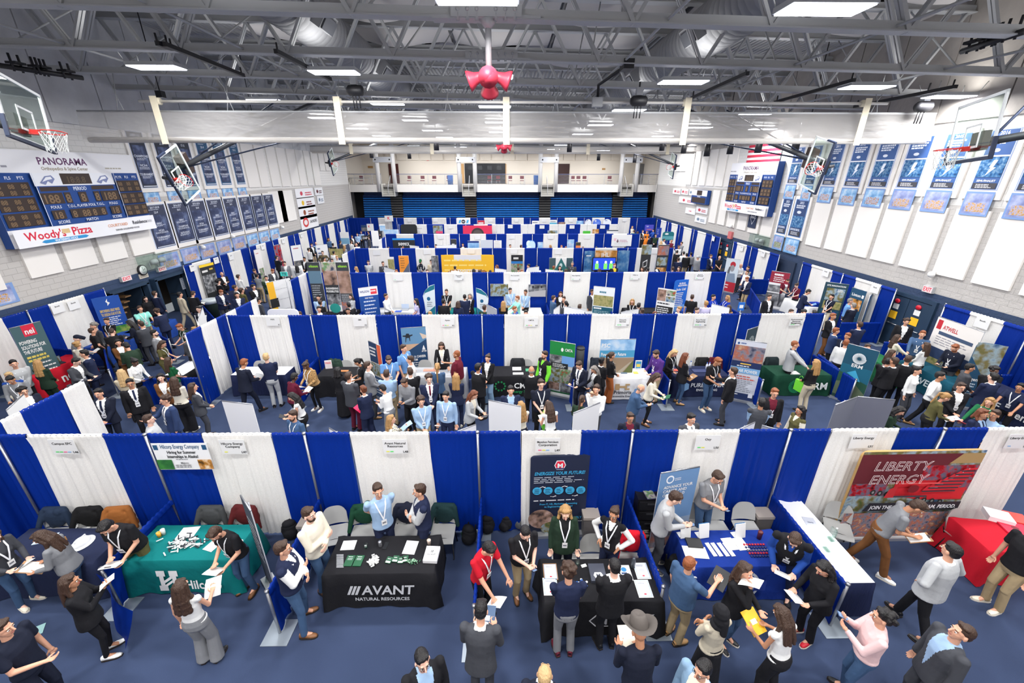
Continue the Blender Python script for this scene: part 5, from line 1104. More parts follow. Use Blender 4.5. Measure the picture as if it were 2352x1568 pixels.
def build_held():
 seen={}
 meshes={}
 for kind,c_,c,a,pose,who,where,hy,hx in HELD:
  w,h,d=dict(paper=(.22,.28,.006),folder=(.24,.31,.012),clipboard=(.23,.32,.01),phone=(.075,.15,.009),laptop=(.33,.23,.02),tablet=(.18,.25,.01),bag=(.3,.36,.08),booklet=(.15,.21,.01))[kind]
  M=Matrix.Translation(c)@Matrix.Rotation(a,4,'Z')@Matrix.Rotation(.5 if kind!='bag' else 1.57,4,'X')@(Matrix.Rotation(.25,4,'Z')if pose not in('hold',)else Matrix.Identity(4))
  if kind=='bag':M=Matrix.Translation(c-Vector((0,0,.2)))@Matrix.Rotation(a+1.57,4,'Z')@Matrix.Rotation(1.57,4,'X')
  key=(kind,c_)
  if key not in meshes:
   mb=MB();n=6;m=mat(c_,.5)
   if kind in('paper','booklet'):
    vs=[];fs=[]
    for zz in(0,.003):
     for i in range(n+1):
      for j in range(3):vs.append((-w/2+w*j/2,-h/2+h*i/n,zz+.012*math.sin(math.pi*i/n)))
    for i in range(n):
     for j in range(2):q=i*3+j;fs+=[(q,q+3,q+4,q+1),(q+21,q+22,q+25,q+24)]
    mb.add(vs,fs,m,True)
   elif kind=='bag':mb.box((0,0,0),(w,h,d),m);[mb.tube([(s_*.08,h/2,0),(s_*.06,h/2+.12,0),(-.0,h/2+.16,0)],.006,m,5)for s_ in(-1,1)]
   else:
    mb.box((0,0,0),(w,h,d),m)
    if kind=='clipboard':mb.box((0,-.01,d/2+.002),(w*.9,h*.86,.003),mat('white',.6));mb.box((0,h/2-.02,d/2+.006),(.08,.025,.012),mat('steel',.3,1))
    if kind=='phone':mb.box((0,0,d/2+.001),(w*.9,h*.92,.001),mat((120,150,190),.2))
    if kind=='folder':mb.box((0,0,d/2+.001),(w*.4,h*.2,.001),mat('white',.5))
   meshes[key]=mb.mesh(kind)
  name=dict(paper='paper_sheet',folder='folder',clipboard='clipboard',phone='phone',laptop='laptop',tablet='tablet',bag='tote_bag',booklet='booklet')[kind]
  lab='%s %s held by the person in %s%s'%(CN.get(c_,c_),name.replace('_',' '),who,(', '+where)if where else '')
  lab=' '.join(lab.split()[:16]);seen.setdefault(lab,0);seen[lab]+=1
  if seen[lab]>1:lab=' '.join(lab.split()[:13])+', %s such'%nth(seen[lab])
  o=link(name,meshes[key],None,M=M);o['label']=lab;o['category']=dict(tote_bag='bag').get(name,name.split('_')[0])
  # ================================================================ booths: tables, stands, chairs and what lies on them
TZ=.755
def cloth_mesh(w,d,pleat=False,flare=.05):
 mb=MB();m=mat('white');n=0;per=[]
 nx,ny=(60,26)if pleat else(24,10)
 def side(a,b,k):return[(a[0]+(b[0]-a[0])*i/k,a[1]+(b[1]-a[1])*i/k)for i in range(k)]
 c=[(-w/2,-d/2),(w/2,-d/2),(w/2,d/2),(-w/2,d/2)]
 for i,k in enumerate((nx,ny,nx,ny)):per+=side(c[i],c[(i+1)%4],k)
 N=len(per);vs=[];rings=[(TZ,0),(TZ-.012,.012),(TZ*.66,flare*.45),(TZ*.33,flare*.8),(.015,flare)]
 for j,(z,o)in enumerate(rings):
  for i,(x,y)in enumerate(per):
   ex=x/(w/2);ey=y/(d/2);cor=max(0,abs(ex)+abs(ey)-1.75)/.25;nxv,nyv=(0,-1)if i<nx else(1,0)if i<nx+ny else(0,1)if i<2*nx+ny else(-1,0)
   wob=(.012*math.sin(i*2.1)if pleat else.012*math.sin(i*.55+j)+.008*math.sin(i*1.3))*(j>1)+(0 if pleat else cor*.05*(j/4));vs.append((x+nxv*(o+wob)+(ex*o if cor>.5 else 0),y+nyv*(o+wob)+(ey*o if cor>.5 else 0),z))
 fs=[tuple(range(N))]
 mb.add(vs[:N],fs,m);mb.add(vs,[(j*N+i,(j+1)*N+i,(j+1)*N+(i+1)%N,j*N+(i+1)%N)for j in range(4)for i in range(N)],m,True)
 return mb
def front_print(w,items,parent,d,h=.7,tilt=.05,name='logo'):
 mb=canvas(MB(),w,h,items);M=Matrix.Translation((0,-d/2-.1,.03))@Matrix.Rotation(-.11,4,'X')
 o=mb.build(name,parent);o.matrix_local=M;o['label']='printed lettering on the cloth front';return o
def table(x,y,rz,w,d,c,lab,logo=None,top=None,pleat=False,group=None):
 t=thing('folding_table','folding table under the '+' '.join(lab.split()[:12]),'table',(x,y,0),rz)
 mb=MB();mb.box((0,0,TZ-.035),(w-.02,d-.02,.04),mat('white',.6));mb.build('tabletop',t)
 for sx in(-1,1):
  for sy in(-1,1):mb=MB();mb.tube([(sx*(w/2-.12),sy*(d/2-.1),0),(sx*(w/2-.12),sy*(d/2-.1),TZ-.05)],.015,mat('dgrey',.4,1));mb.build('leg',t)
 c_=thing('tablecloth',lab,'tablecloth',(x,y,.004),rz);mb=cloth_mesh(w,d,pleat);link('cloth',mb.mesh('cloth'),c_,mats=[cloth(c)])
 if top:mb=MB();mb.box((0,0,TZ-.003),(w+.01,d+.01,.012),mat(top,.5));mb.build('table_cover',c_)
 if logo:front_print(w,logo,c_,d)
 return c_
def quad(ps,z=.75):v=[atZ(*p,z)for p in ps];return sum(v,Vector())/len(v)
TEAL,NV,GRN=(0,112,112),(26,34,66),(14,62,44)
def hlogo(cx,s=1):return[('p',[(cx-.05*s,.36),(cx-.01*s,.36),(cx-.01*s,.86),(cx-.05*s,.86)],'white'),('p',[(cx+.01*s,.36),(cx+.05*s,.36),(cx+.05*s,.86),(cx+.01*s,.86)],'white'),('p',[(cx-.01*s,.6),(cx+.01*s,.5),(cx+.01*s,.58),(cx-.01*s,.68)],'white')]
table(-8.0,5.5,0,1.83,.76,'navy','plain navy tablecloth on the table at the bottom left')
table(-5.68,5.55,0,1.83,.76,TEAL,'teal tablecloth with a white H logo on its front',[('p',[(.28,.25),(.36,.25),(.36,.42),(.34,.42),(.34,.7),(.36,.7),(.36,.86),(.28,.86),(.28,.7),(.3,.7),(.3,.42),(.28,.42)],'white'),('p',[(.4,.25),(.48,.25),(.48,.42),(.46,.42),(.46,.7),(.48,.7),(.48,.86),(.4,.86),(.4,.7),(.42,.7),(.42,.42),(.4,.42)],'white'),('p',[(.34,.55),(.42,.4),(.42,.48),(.34,.63)],'white'),('p',[(.34,.68),(.42,.53),(.42,.6),(.34,.75)],'white'),('t','Hilcorp',.7,.8,.26,'white',.34)])
table(-2.15,5.25,0,1.83,.76,'black','black tablecloth with silver lettering AVANT NATURAL RESOURCES',[('t','AVANT',.57,.55,.26,(190,192,196),.56,'c',.12),('p',[(.2,.55),(.225,.55),(.265,.29),(.24,.29)],(190,192,196)),('p',[(.235,.55),(.26,.55),(.3,.29),(.275,.29)],(190,192,196)),('p',[(.27,.55),(.295,.55),(.335,.29),(.31,.29)],(190,192,196)),('t','NATURAL RESOURCES',.52,.72,.09,(190,192,196),.62)])
table(1.49,4.72,0,1.83,.76,'black','black tablecloth under clipboards and flyers',[('p',[(.44,.3),(.56,.3),(.62,.47),(.56,.64),(.44,.64),(.38,.47)],(200,200,204)),('p',[(.445,.33),(.555,.33),(.607,.47),(.555,.61),(.445,.61),(.393,.47)],'black'),('t','M',.5,.57,.2,(200,200,204),.12),('p',[(.78,.3),(.82,.3),(.92,.6),(.88,.6)],(200,200,204)),('p',[(.9,.3),(.94,.3),(.84,.6),(.8,.6)],(200,200,204))])
table(4.02,5.3,0,1.83,.76,(14,46,130),'royal blue tablecloth with a large round OXY logo',[('e',.5,.5,.16,.44,(190,196,206)),('e',.5,.5,.135,.37,(14,46,130)),('r',.3,.35,.72,.66,(14,46,130)),('t','OXY',.5,.63,.24,(190,196,206),.28,'c',.1)])
q=quad([(1787,1150),(1842,1150),(1927,1335),(2003,1335)]);table(q.x,q.y,0,.5,1.83,NV,'long white-topped table cloth with navy skirt beside the low divider',None,(240,240,244),True)
q=atZ(2342,1240,.75);table(q.x+.15,q.y+.05,-.12,1.83,.76,'red','bright red tablecloth at the right edge')
q=quad([(560,843),(672,842),(530,860),(655,862)]);table(q.x,q.y,0,1.75,.62,NV,'white-topped table cloth with pleated navy skirt in the second row',None,(236,236,240),True)
q=atZ(800,853,.75);table(q.x,q.y,0,1.83,.7,'black','black tablecloth with white and teal angular logo in the second row',[('p',[(.3,.8),(.4,.35),(.48,.35),(.42,.8)],'white'),('p',[(.5,.5),(.56,.6),(.52,.8),(.46,.8)],'white'),('p',[(.58,.6),(.64,.82),(.53,.82)],(40,190,150))])
q=atZ(1003,855,.75);table(q.x,q.y,0,1.95,.76,(168,170,174),'light grey tablecloth in the drone banner booth')
q=atZ(1190,852,.75);table(q.x,q.y,0,1.83,.76,'black','black tablecloth with green dot ring and letters CMTA',[('e',.17+.09*math.cos(a_*.628),.45+.22*math.sin(a_*.628),.018,.05,(20,130,70))for a_ in range(10)]+[('t','CMTA',.62,.55,.26,'white',.56),('t','Energy Solutions',.62,.78,.13,(20,130,70),.5)])
q=atZ(1425,858,.75);table(q.x,q.y,0,1.83,.76,(226,226,228),'white tablecloth with a tan logo and dark lettering',[('p',[(.36,.2),(.44,.2),(.44,.3),(.54,.3),(.54,.2),(.62,.2),(.62,.28),(.57,.28),(.57,.42),(.62,.42),(.62,.5),(.54,.5),(.54,.4),(.44,.4),(.44,.5),(.36,.5)],(176,146,104)),('t','Primoris',.5,.7,.17,(60,60,66),.5),('t','Renewable Energy',.5,.86,.1,(60,60,66),.6)])
q=atZ(1600,852,.75);table(q.x,q.y,0,1.83,.76,NV,'navy tablecloth with letters PUREPOWER ENGINEERING',[('p',[(.15,.35),(.22,.25),(.29,.35),(.29,.6),(.22,.7),(.15,.6)],(120,160,200)),('t','PUREPOWER',.62,.5,.2,(205,208,214),.6,'c',.12),('t','ENGINEERING',.62,.7,.11,(205,208,214),.55)])
q=atZ(1828,850,.75);table(q.x,q.y,0,1.83,.76,GRN,'dark green tablecloth with a green ray ring and white ERM letters',[('p',[(.38+.05*math.cos(a_*.21),.5+.13*math.sin(a_*.21)),(.38+.13*math.cos(a_*.21-.04),.5+.34*math.sin(a_*.21-.04)),(.38+.13*math.cos(a_*.21+.04),.5+.34*math.sin(a_*.21+.04))],(30,170,110))for a_ in range(30)]+[('t','ERM',.78,.65,.34,(220,224,222),.36)])
R90=math.pi/2
q=quad([(165,828),(63,870),(120,822)]);table(q.x,q.y,R90,1.83,.76,'red','bright red tablecloth with big white nei letters at the left',[('t','nei',.5,.72,.42,'white',.6)])
q=atZ(262,778,.75);table(q.x,q.y,R90,1.83,.76,'blue','royal blue tablecloth left of the rounded blue banner')
q=atZ(300,765,.75);table(q.x+.1,q.y+.9,R90,1.83,.76,'blue','royal blue tablecloth under the seated visitors by the rounded banner')
q=atZ(428,845,.75);table(q.x,q.y+.2,R90,1.5,.6,'black','white-topped table cloth behind the white curtain end',None,(236,236,240))
q=quad([(2075,845),(2150,862)]);table(q.x+.6,q.y,-R90,1.83,.76,(14,76,96),'teal tablecloth with ATWELL lettering in the right-hand crowd',[('t','ATWELL',.5,.6,.3,(200,215,220),.7)])
q=atZ(2335,915,.75);table(q.x+.2,q.y,-R90,1.83,.76,NV,'navy tablecloth with a red diamond and the word Forgen',[('p',[(.1,.2),(.18,.42),(.1,.64),(.02,.42)],(210,30,60)),('t','Forgen',.6,.62,.3,'white',.65)])
for i,(px_,py_,c,lab)in enumerate([(775,716,'black','black tablecloth below the tall dark banner stands'),(912,712,'lgrey','light grey tablecloth below the blue WILSON banner'),(1050,712,TEAL,'teal tablecloth between the two curved banners'),(1200,712,'white','white tablecloth below the two landscape prints'),(1330,714,'lgrey','light grey tablecloth left of the tall white plan banner'),(1478,712,'black','black tablecloth right of the tall white plan banner'),(1608,712,'blue','blue tablecloth near the light blue Join Us banner')]):
 q=atZ(px_,py_,.75);table(q.x,q.y,0,1.83,.76,c,lab)
for px_,py_,c,r_,lab in[(545,668,'navy',1.2,'navy tablecloth in the left aisle behind the black and yellow banner'),(668,612,'white',0,'white tablecloth with red items near the dark landscape banner'),(1650,620,'black',.3,'black tablecloth with lime items by the red helmet banner'),(1845,695,'white',-R90,'white tablecloth behind the maroon shirts'),(1900,705,'royal',-R90,'royal blue tablecloth at the landscape banner on the right'),(2015,820,'green',-R90,'green tablecloth behind the dark teal banner')]:
 q=atZ(px_,py_,.75);table(q.x,q.y,r_,1.83,.7,c,lab)
 # ---------------------------------------------------------------- chairs
def chair_parts():
 m=mat((176,176,174),.45);s=MB();vs=[];n=12
 for i in range(n+1):
  for j in range(9):
   u=i/n*2-1;v=j/8;w=.235*(1-.06*v*v);x=u*w;y=-.22+.43*v;z=.45-.018*(1-u*u)*(1-v)-.03*max(0,.12-v)/.12+.02*v*v;vs.append((x,y,z))
 fs=[(i*9+j,(i+1)*9+j,(i+1)*9+j+1,i*9+j+1)for i in range(n)for j in range(8)];s.add(vs,fs,m,True);s.add([(a,b,c-.012)for a,b,c in vs],[tuple(reversed(f))for f in fs],m,True)
 b=MB();vs=[]
 for i in range(n+1):
  for j in range(9):
   u=i/n*2-1;v=j/8;w=.235*(1-.06*v);vs.append((u*w,.225+.06*v-.04*u*u,.5+.37*v*(1-.38*abs(u)**4)))
 b.add(vs,fs,m,True);b.add([(a,c+.012,z)for a,c,z in vs],[tuple(reversed(f))for f in fs],m,True)
 lm=mat((30,30,32),.4,.5);legs=[]
 for sx in(-1,1):
  for sy in(-1,1):l=MB();l.tube([(sx*.2,sy*.12,.44),(sx*.23,sy*.2,.02),(sx*.23,sy*.23,.012)],.012,lm,6);legs.append(l.mesh('leg'))
 f=MB();f.tube([(-.21,.19,.42),(-.2,.24,.52),(-.12,.27,.62)],.012,lm,6);f.tube([(.21,.19,.42),(.2,.24,.52),(.12,.27,.62)],.012,lm,6);f.tube([(-.2,-.12,.43),(.2,-.12,.43)],.011,lm,6)
 return s.mesh('seat'),b.mesh('backrest'),legs,f.mesh('frame')
CH=chair_parts()
def chair(p,rz,lab):
 t=thing('chair',lab,'chair',(p.x,p.y,0),rz);link('seat',CH[0],t);link('backrest',CH[1],t);link('frame',CH[3],t)
 for l in CH[2]:link('leg',l,t)
 return t
COATS=[]
def coat(p,rz,c,lab,big=1,kind='cloth'):
 rr=random.Random(lab);pr=[cap((-.17*big,.27,.84),.06,(.17*big,.27,.84),.06),ellp((0,.3,.62),(.25*big,.07,.26)),ellp((0,.2,.66),(.2,.05,.2)),cap((-.2*big,.24,.8),.06,(-.27*big,.05,.45),.045),cap((.2*big,.26,.8),.06,(.26*big,.2,.42),.045)]
 for _ in range(7):pr.append(ellp((rr.uniform(-.22,.22),rr.uniform(.2,.34),rr.uniform(.45,.86)),(.07,.05,.09)))
 k=want(('coat',lab),pr,.014,3,'jacket');COATS.append((k,p,rz,c,lab))
for i,(px_,py_,rz,lab,ct)in enumerate([
(137,1213,0,'grey shell chair under a dark puffer jacket in the bottom-left booth',((36,50,72),'dark navy puffer jacket hanging on the leftmost grey chair')),(225,1205,.1,'grey shell chair under a black jacket in the bottom-left booth',((22,22,24),'black jacket heaped on the chair beside the brown coat')),(300,1196,.1,'grey shell chair under a brown hooded coat',((150,92,44),'brown hooded coat hanging on a grey chair by the low divider')),
(503,1196,0,'grey shell chair under a charcoal jacket behind the teal table',((66,68,70),'charcoal jacket over the chair behind the teal table')),(575,1196,-.1,'grey shell chair under a maroon jacket behind the teal table',((84,26,28),'maroon jacket with red lining over the chair behind the teal table')),
(775,1214,.25,'empty grey shell chair left behind the black table with silver lettering',None),(836,1222,.1,'grey shell chair under a dark green jacket behind the light blue shirt',((22,66,46),'dark green puffer jacket on the chair beside the light blue shirt')),(932,1220,0,'grey shell chair with navy jacket between two standing people',((30,34,52),'navy jacket over the chair between the light blue shirt and the navy vest')),(1018,1218,-.05,'grey shell chair under a dark teal jacket, rightmost behind the silver-lettered table',((26,52,54),'dark teal quilted jacket on the rightmost chair behind the silver-lettered table')),
(1298,1296,0,'grey shell chair behind the left part of the clipboard table',None),(1364,1296,0,'grey shell chair behind the middle of the clipboard table',None),(1452,1292,-.1,'grey shell chair under a bright red jacket',((206,20,40),'bright red jacket thrown over the chair at the clipboard table')),
(1590,1215,.1,'grey shell chair beside the person in light grey sweater',None),(1644,1212,0,'grey shell chair behind the royal blue table, middle',None),(1714,1212,-.05,'grey shell chair behind the royal blue table, right',None),(1912,1200,-.5,'grey shell chair beside the long white table',None),(2215,1232,.25,'grey shell chair beside the bright red tablecloth',None),
(1188,838,0,'grey shell chair with black jacket behind the black and green table',((40,42,46),'black jacket on the left chair behind the black and green table')),(1208,834,.1,'empty grey shell chair behind the black and green table',None),(985,832,0,'white shell chair behind the light grey table',None),(628,832,0,'grey shell chair behind the navy-skirted table',None),(790,832,0,'grey shell chair with green bag behind the black and teal table',((50,70,60),'green bag on the chair behind the black and teal table')),(815,830,0,'pale shell chair behind the person in black tee',None),
(1597,836,0,'chair under a black coat behind the navy table',((34,34,36),'black coat over the chair behind the navy table')),(1628,838,0,'chair under a dark red coat behind the navy table',((94,30,40),'dark red coat over the chair behind the navy table')),(1765,846,0,'chair under a dark teal coat behind the dark green table',((36,48,52),'dark teal coat over the chair left of the dark green table')),(1800,838,-.4,'chair under a black coat behind the dark green table',((30,32,34),'black coat over the chair behind the dark green table')),
(1738,652,.8,'pale shell chair by the right wall near the navy suit',None),(1365,838,0,'chair under a dark coat left of the white tablecloth',((44,50,60),'dark coat over the chair left of the white tablecloth'))]):
 p=atZ(px_,py_,.45);p.y=min(p.y,5.98)if p.y<8 else min(p.y,12.8)if 9<p.y<14 and abs(p.x)<12 else p.y;chair(p,rz,lab)
 if ct:coat(p,rz,ct[0],ct[1])
def build_coats():
 for k,p,rz,c,lab in COATS:o=link('jacket',_res[k],None,loc=(p.x,p.y,.03),rz=rz,mats=[cloth(c)]);o['label']=lab;o['category']='jacket'
 # ---------------------------------------------------------------- stands and boards
def stand(pl,pr,zt,items,lab,back=(200,202,206),zb=.06,rounded=0,name='banner_stand',frame=True,flip=False,w_=None,cat='banner',flat=False):
 a=atZ(*pl,zt);b=atZ(*pr,zt);d=b-a;w=w_ or d.length;mid=(a+b)/2 if not w_ else a+d.normalized()*w/2
 if flat:d=Vector((1,0,0))
 rz=math.atan2(d.y,d.x);t=thing(name,lab,cat,(mid.x,mid.y,0),rz);h=zt-zb
 def outline(w,z0,z1,r):
  if not r:return[(-w/2,z0),(w/2,z0),(w/2,z1),(-w/2,z1)]
  return[(-w/2,z0),(w/2,z0)]+[(w/2-r+r*math.cos(q_*math.pi/10),z1-r+r*math.sin(q_*math.pi/10))for q_ in range(6)]+[(-w/2+r-r*math.sin(q_*math.pi/10),z1-r+r*math.cos(q_*math.pi/10))for q_ in range(6)]
 mb=MB();mb.prism(outline(w,zb,zt,rounded),-.008 if not rounded else-.025,.008 if not rounded else.025,mat(back,.6));mb.build('backing',t)
 if items:
  mb=canvas(MB(),w,h,items,y=-.01 if not rounded else-.027,oz=zb);mb.build('print',t)
 mb=MB();mb.box((0,0,.035),(w+.02,.2 if not rounded else.3,.07),mat((196,198,202),.35,.7));mb.build('base',t)
 if frame:mb=MB();mb.tube([(0,.035,.05),(0,.035,zt)],.012,m_pole,6);mb.tube([(-w/2,.0,zt+.008),(w/2,.0,zt+.008)],.014,m_pole,6);mb.build('pole',t)
 return t
def board(Y,x0,y0,x1,y1,items,lab,back='white',d=.02,name='display_board',zmin=None,cat='sign',rounded=0,stand_=True):
 """front-facing board standing or hanging at depth Y, given by its picture corners"""
 a=atY(x0,y0,Y);b=atY(x1,y0,Y);b.z=max(.05,atY(x0,y1,Y).z);w=b.x-a.x;h=a.z-b.z;t=thing(name,lab,cat,((a.x+b.x)/2,Y,0 if stand_ else b.z));z0=b.z if stand_ else 0
 mb=MB()
 if rounded:r=rounded;mb.prism([(-w/2,z0),(w/2,z0)]+[(w/2-r+r*math.cos(q_*math.pi/10),z0+h-r+r*math.sin(q_*math.pi/10))for q_ in range(6)]+[(-w/2+r-r*math.sin(q_*math.pi/10),z0+h-r+r*math.cos(q_*math.pi/10))for q_ in range(6)],-d/2,d/2,mat(back,.6))
 else:mb.box((0,0,z0+h/2),(w,d,h),mat(back,.6))
 mb.build('backing',t)
 if items:canvas(MB(),w,h,items,y=-d/2-.001,oz=z0).build('print',t)
 if stand_ and z0>.1:mb=MB();mb.tube([(0,d+.02,.02),(0,d+.02,z0+h)],.015,m_pole,6);mb.box((0,d,.012),(.5,.3,.024),m_pole);mb.build('foot',t)
 return t
 # first row
W_='white';DN_=(24,34,62);CY=(60,170,220)
board(Y1-.09,346,1018,474,1078,[('r',0,0,1,1,(236,236,238)),('t','Hilcorp Energy Company',.5,.19,.14,(30,80,120),.7),('r',.02,.06,.1,.24,(30,80,120)),('r',.9,.06,.98,.24,(30,80,120)),('t','Hiring for Summer',.5,.38,.11,(30,30,34),.52),('t','Internships in Alaska!',.5,.54,.11,(30,30,34),.56),('l',.36,.58,.66,1,.05,.025,(120,120,120)),('t','Majors:',.5,.76,.06,(90,90,94),.2),('l',.32,.8,.72,2,.07,.03,(110,110,114)),('n',.0,.6,.28,.97,'green',3),('n',.75,.6,1,.97,'gold',8)],'white paper banner reading Hilcorp Energy Company pinned on the blue curtain',name='paper_banner',stand_=False,cat='banner',d=.006)
mar=[('r',0,0,1,1,DN_),('p',[(.44,.05),(.56,.05),(.6,.11),(.56,.165),(.44,.165),(.4,.11)],(225,228,236)),('p',[(.45,.06),(.55,.06),(.585,.11),(.55,.155),(.45,.155),(.415,.11)],(220,30,60)),('t','M',.5,.14,.055,(240,240,244),.1),('r',.43,.143,.57,.158,(40,60,110)),
('t','ENERGIZE YOUR FUTURE!',.5,.225,.04,CY,.86,'c',.2),('l',.06,.25,.94,4,.022,.009,(190,196,210))]
for k in range(5):
 mar+=[('e',.12+.19*k,.425,.08,.05,CY),('l',.075+.19*k,.405,.165+.19*k,2,.02,.008,DN_),('l',.07+.19*k,.445,.17+.19*k,1,.02,.008,DN_)]
for x0,y0,s in[(.16,.37,1),(.54,.37,1),(.35,.485,-1),(.73,.485,-1)]:mar.append(('p',[(x0,y0),(x0+.05,y0-.015*s),(x0+.09,y0-.005*s),(x0+.1,y0-.012*s),(x0+.1,y0+.008*s),(x0+.08,y0+.004*s),(x0+.05,y0-.007*s),(x0,y0+.008)],(235,235,240)))
mar+=[('l',.06,.535,.94,1,.02,.012,(235,235,240)),('t','From IT, HR, Marketing, Accounting',.5,.6,.022,CY,.66),('t','to Engineering and more!',.5,.635,.022,CY,.5),('e',.2,.79,.23,.13,'face'),('e',.42,.92,.22,.09,'land'),('t','APPLY',.84,.8,.03,CY,.18),('t','Marathonpetroleum.com',.8,.84,.016,W_,.3)]
stand((1219,1048),(1355,1043),1.95,mar,'navy fabric banner reading ENERGIZE YOUR FUTURE behind the dark green jacket',rounded=.08,back=DN_,frame=False)
stand((1518,1087),(1607,1072),1.9,[('n',0,0,1,1,'skyc',.8),('r',0,0,1,.62,(104,142,186)),('r',0,.62,1,.72,(140,158,182)),('n',0,.72,1,1,'yard',4),('e',.26,.09,.1,.05,(236,240,246)),('e',.26,.09,.07,.033,(104,142,186)),('l',.38,.08,.58,2,.02,.01,(220,226,236)),('t','ADVANCE YOUR',.12,.2,.035,W_,.76,'l'),('t','CAREER AND',.12,.25,.035,W_,.62,'l'),('t','OUR WORLD',.12,.3,.035,W_,.58,'l'),('l',.12,.34,.5,1,.02,.008,W_)],'tall light blue banner stand reading ADVANCE YOUR CAREER AND OUR WORLD')
rd=(200,30,40)
lib=[('n',0,0,1,1,'land',5),('p',[(0,.03),(.82,.03),(.6,.36),(0,.36)],(96,26,36)),('p',[(.82,.03),(1,.03),(1,.14),(.74,.14)],(168,140,92)),('n',.55,.16,1,.5,'red',7),('n',0,.36,.3,.5,'red',9),('p',[(.36,.33),(.7,.33),(.7,.5),(.64,.56),(.36,.5)],rd),('p',[(.68,.42),(.98,.42),(.98,.56),(.68,.56)],rd)]
for x,y in((.2,.46),(.26,.47),(.32,.48),(.6,.55),(.66,.56),(.73,.57),(.8,.58)):lib+=[('e',x,y,.022,.032,(40,38,40)),('e',x,y,.01,.015,(140,140,140))]
for k in range(7):
 x,y,q_=.6+.04*k,.44-.04*k,1-.1*k
 lib+=[('p',[(x,y),(x+.3*q_,y-.01),(x+.3*q_,y-.07*q_),(x+.03,y-.06*q_)],(206,40,52)),('p',[(x+.05,y-.03*q_),(x+.12*q_,y-.03*q_),(x+.12*q_,y-.055*q_),(x+.06,y-.055*q_)],(220,200,206)),('r',x,y,x+.28*q_,y+.014,(50,50,60))]
lib+=[('r',.36,.33,.7,.345,(230,90,90)),('r',.36,.48,.64,.5,(60,60,70)),('p',[(.3,.4),(.36,.36),(.36,.5),(.28,.5)],(190,40,46))]
lib+=[('e',.5,.4,.045,.045,(120,20,30)),('p',[(.18,.56),(.96,.56),(.96,.66),(.14,.66)],(36,36,44)),('t','JOIN THE BEST DAMN TEAM, PERIOD.',.56,.635,.042,(236,236,240),.74,'c',.15),('n',0,.68,1,.98,'yard',12),('r',0,.98,1,1,(220,220,220))]
for s_,y in(('LIBERTY',.18),('ENERGY',.33)):lib+=[('o',s_,.1,y,.1,(226,210,210),.5,'l',.15)]
stand((1983,1036),(2265,1031),2.13,lib,'wide fabric backdrop with red trucks reading LIBERTY ENERGY',rounded=.12,back=(190,150,90),frame=False)
a=atZ(553,1138,1.95);stand((553,1138),(600,1210),1.95,[('r',0,0,1,1,(60,66,80)),('l',.1,.2,.9,8,.06,.02,(200,200,204))],'retractable banner seen almost edge-on at the right end of the teal table',w_=.5)
# backs of stands facing away
for i,(a,b,c,lab)in enumerate([((510,921),(580,929),W_,'white back of a banner stand with a central pole, beside the navy-shirted person'),((1122,919),(1197,934),W_,'white back of a banner stand with central pole beside curly blond hair'),((1317,949),(1378,925),W_,'white back of a banner stand before the person in white shirt and tie'),((1030,999),(1093,975),W_,'white slanting top of a banner stand just over the first curtain row'),((756,983),(786,1001),W_,'white bar top of a stand over the first curtain row near the maroon trousers'),
((1694,988),(1734,970),W_,'white top of a banner stand beside the grey vest'),((1750,977),(1797,990),(150,152,158),'grey top of a banner stand beside the black blazer'),((1919,930),(1969,912),(120,122,132),'grey back of a banner stand, left half of the dark pair'),((1970,911),(2056,919),(110,112,124),'grey back of a wide banner stand, right half of the dark pair'),((15,942),(54,906),W_,'white back of a banner stand at the left edge above the first curtain row'),
((455,735),(465,706),W_,'white panel leaning by the near end of the second curtain row'),((1118,699),(1141,711),(170,172,178),'small grey back of a banner stand over the second curtain row, beside the dark shirt'),((1272,712),(1286,701),W_,'narrow white stand back over the second curtain row, centre'),((1296,704),(1343,712),W_,'wide white stand back over the second curtain row, centre'),((1427,717),(1467,709),W_,'white stand back over the second curtain row, right of the tall plan banner'),
((1635,698),(1676,708),W_,'white stand back over the second curtain row beside the lavender shirt'),((882,613),(905,620),W_,'small white stand back over the third curtain row beside the two men'),((1137,616),(1163,620),W_,'small white stand back over the third curtain row beside the yellow arch'),((1211,616),(1238,612),W_,'small white stand back over the third curtain row by the dark poster'),((1253,618),(1284,622),W_,'small white stand back over the third curtain row by the green tent shape'),
((1002,564),(1048,562),W_,'small white stand back over the fourth curtain row'),((941,563),(962,566),W_,'tiny white stand back over the fourth curtain row at left')]):
 stand(a,b,2.0 if i not in(3,4,6)else 1.7,None,lab,back=c)
stand((613,710),(684,710),2.2,None,'white back of a wide rounded fabric display over the second curtain row',rounded=.15,back=(232,232,236),frame=False)
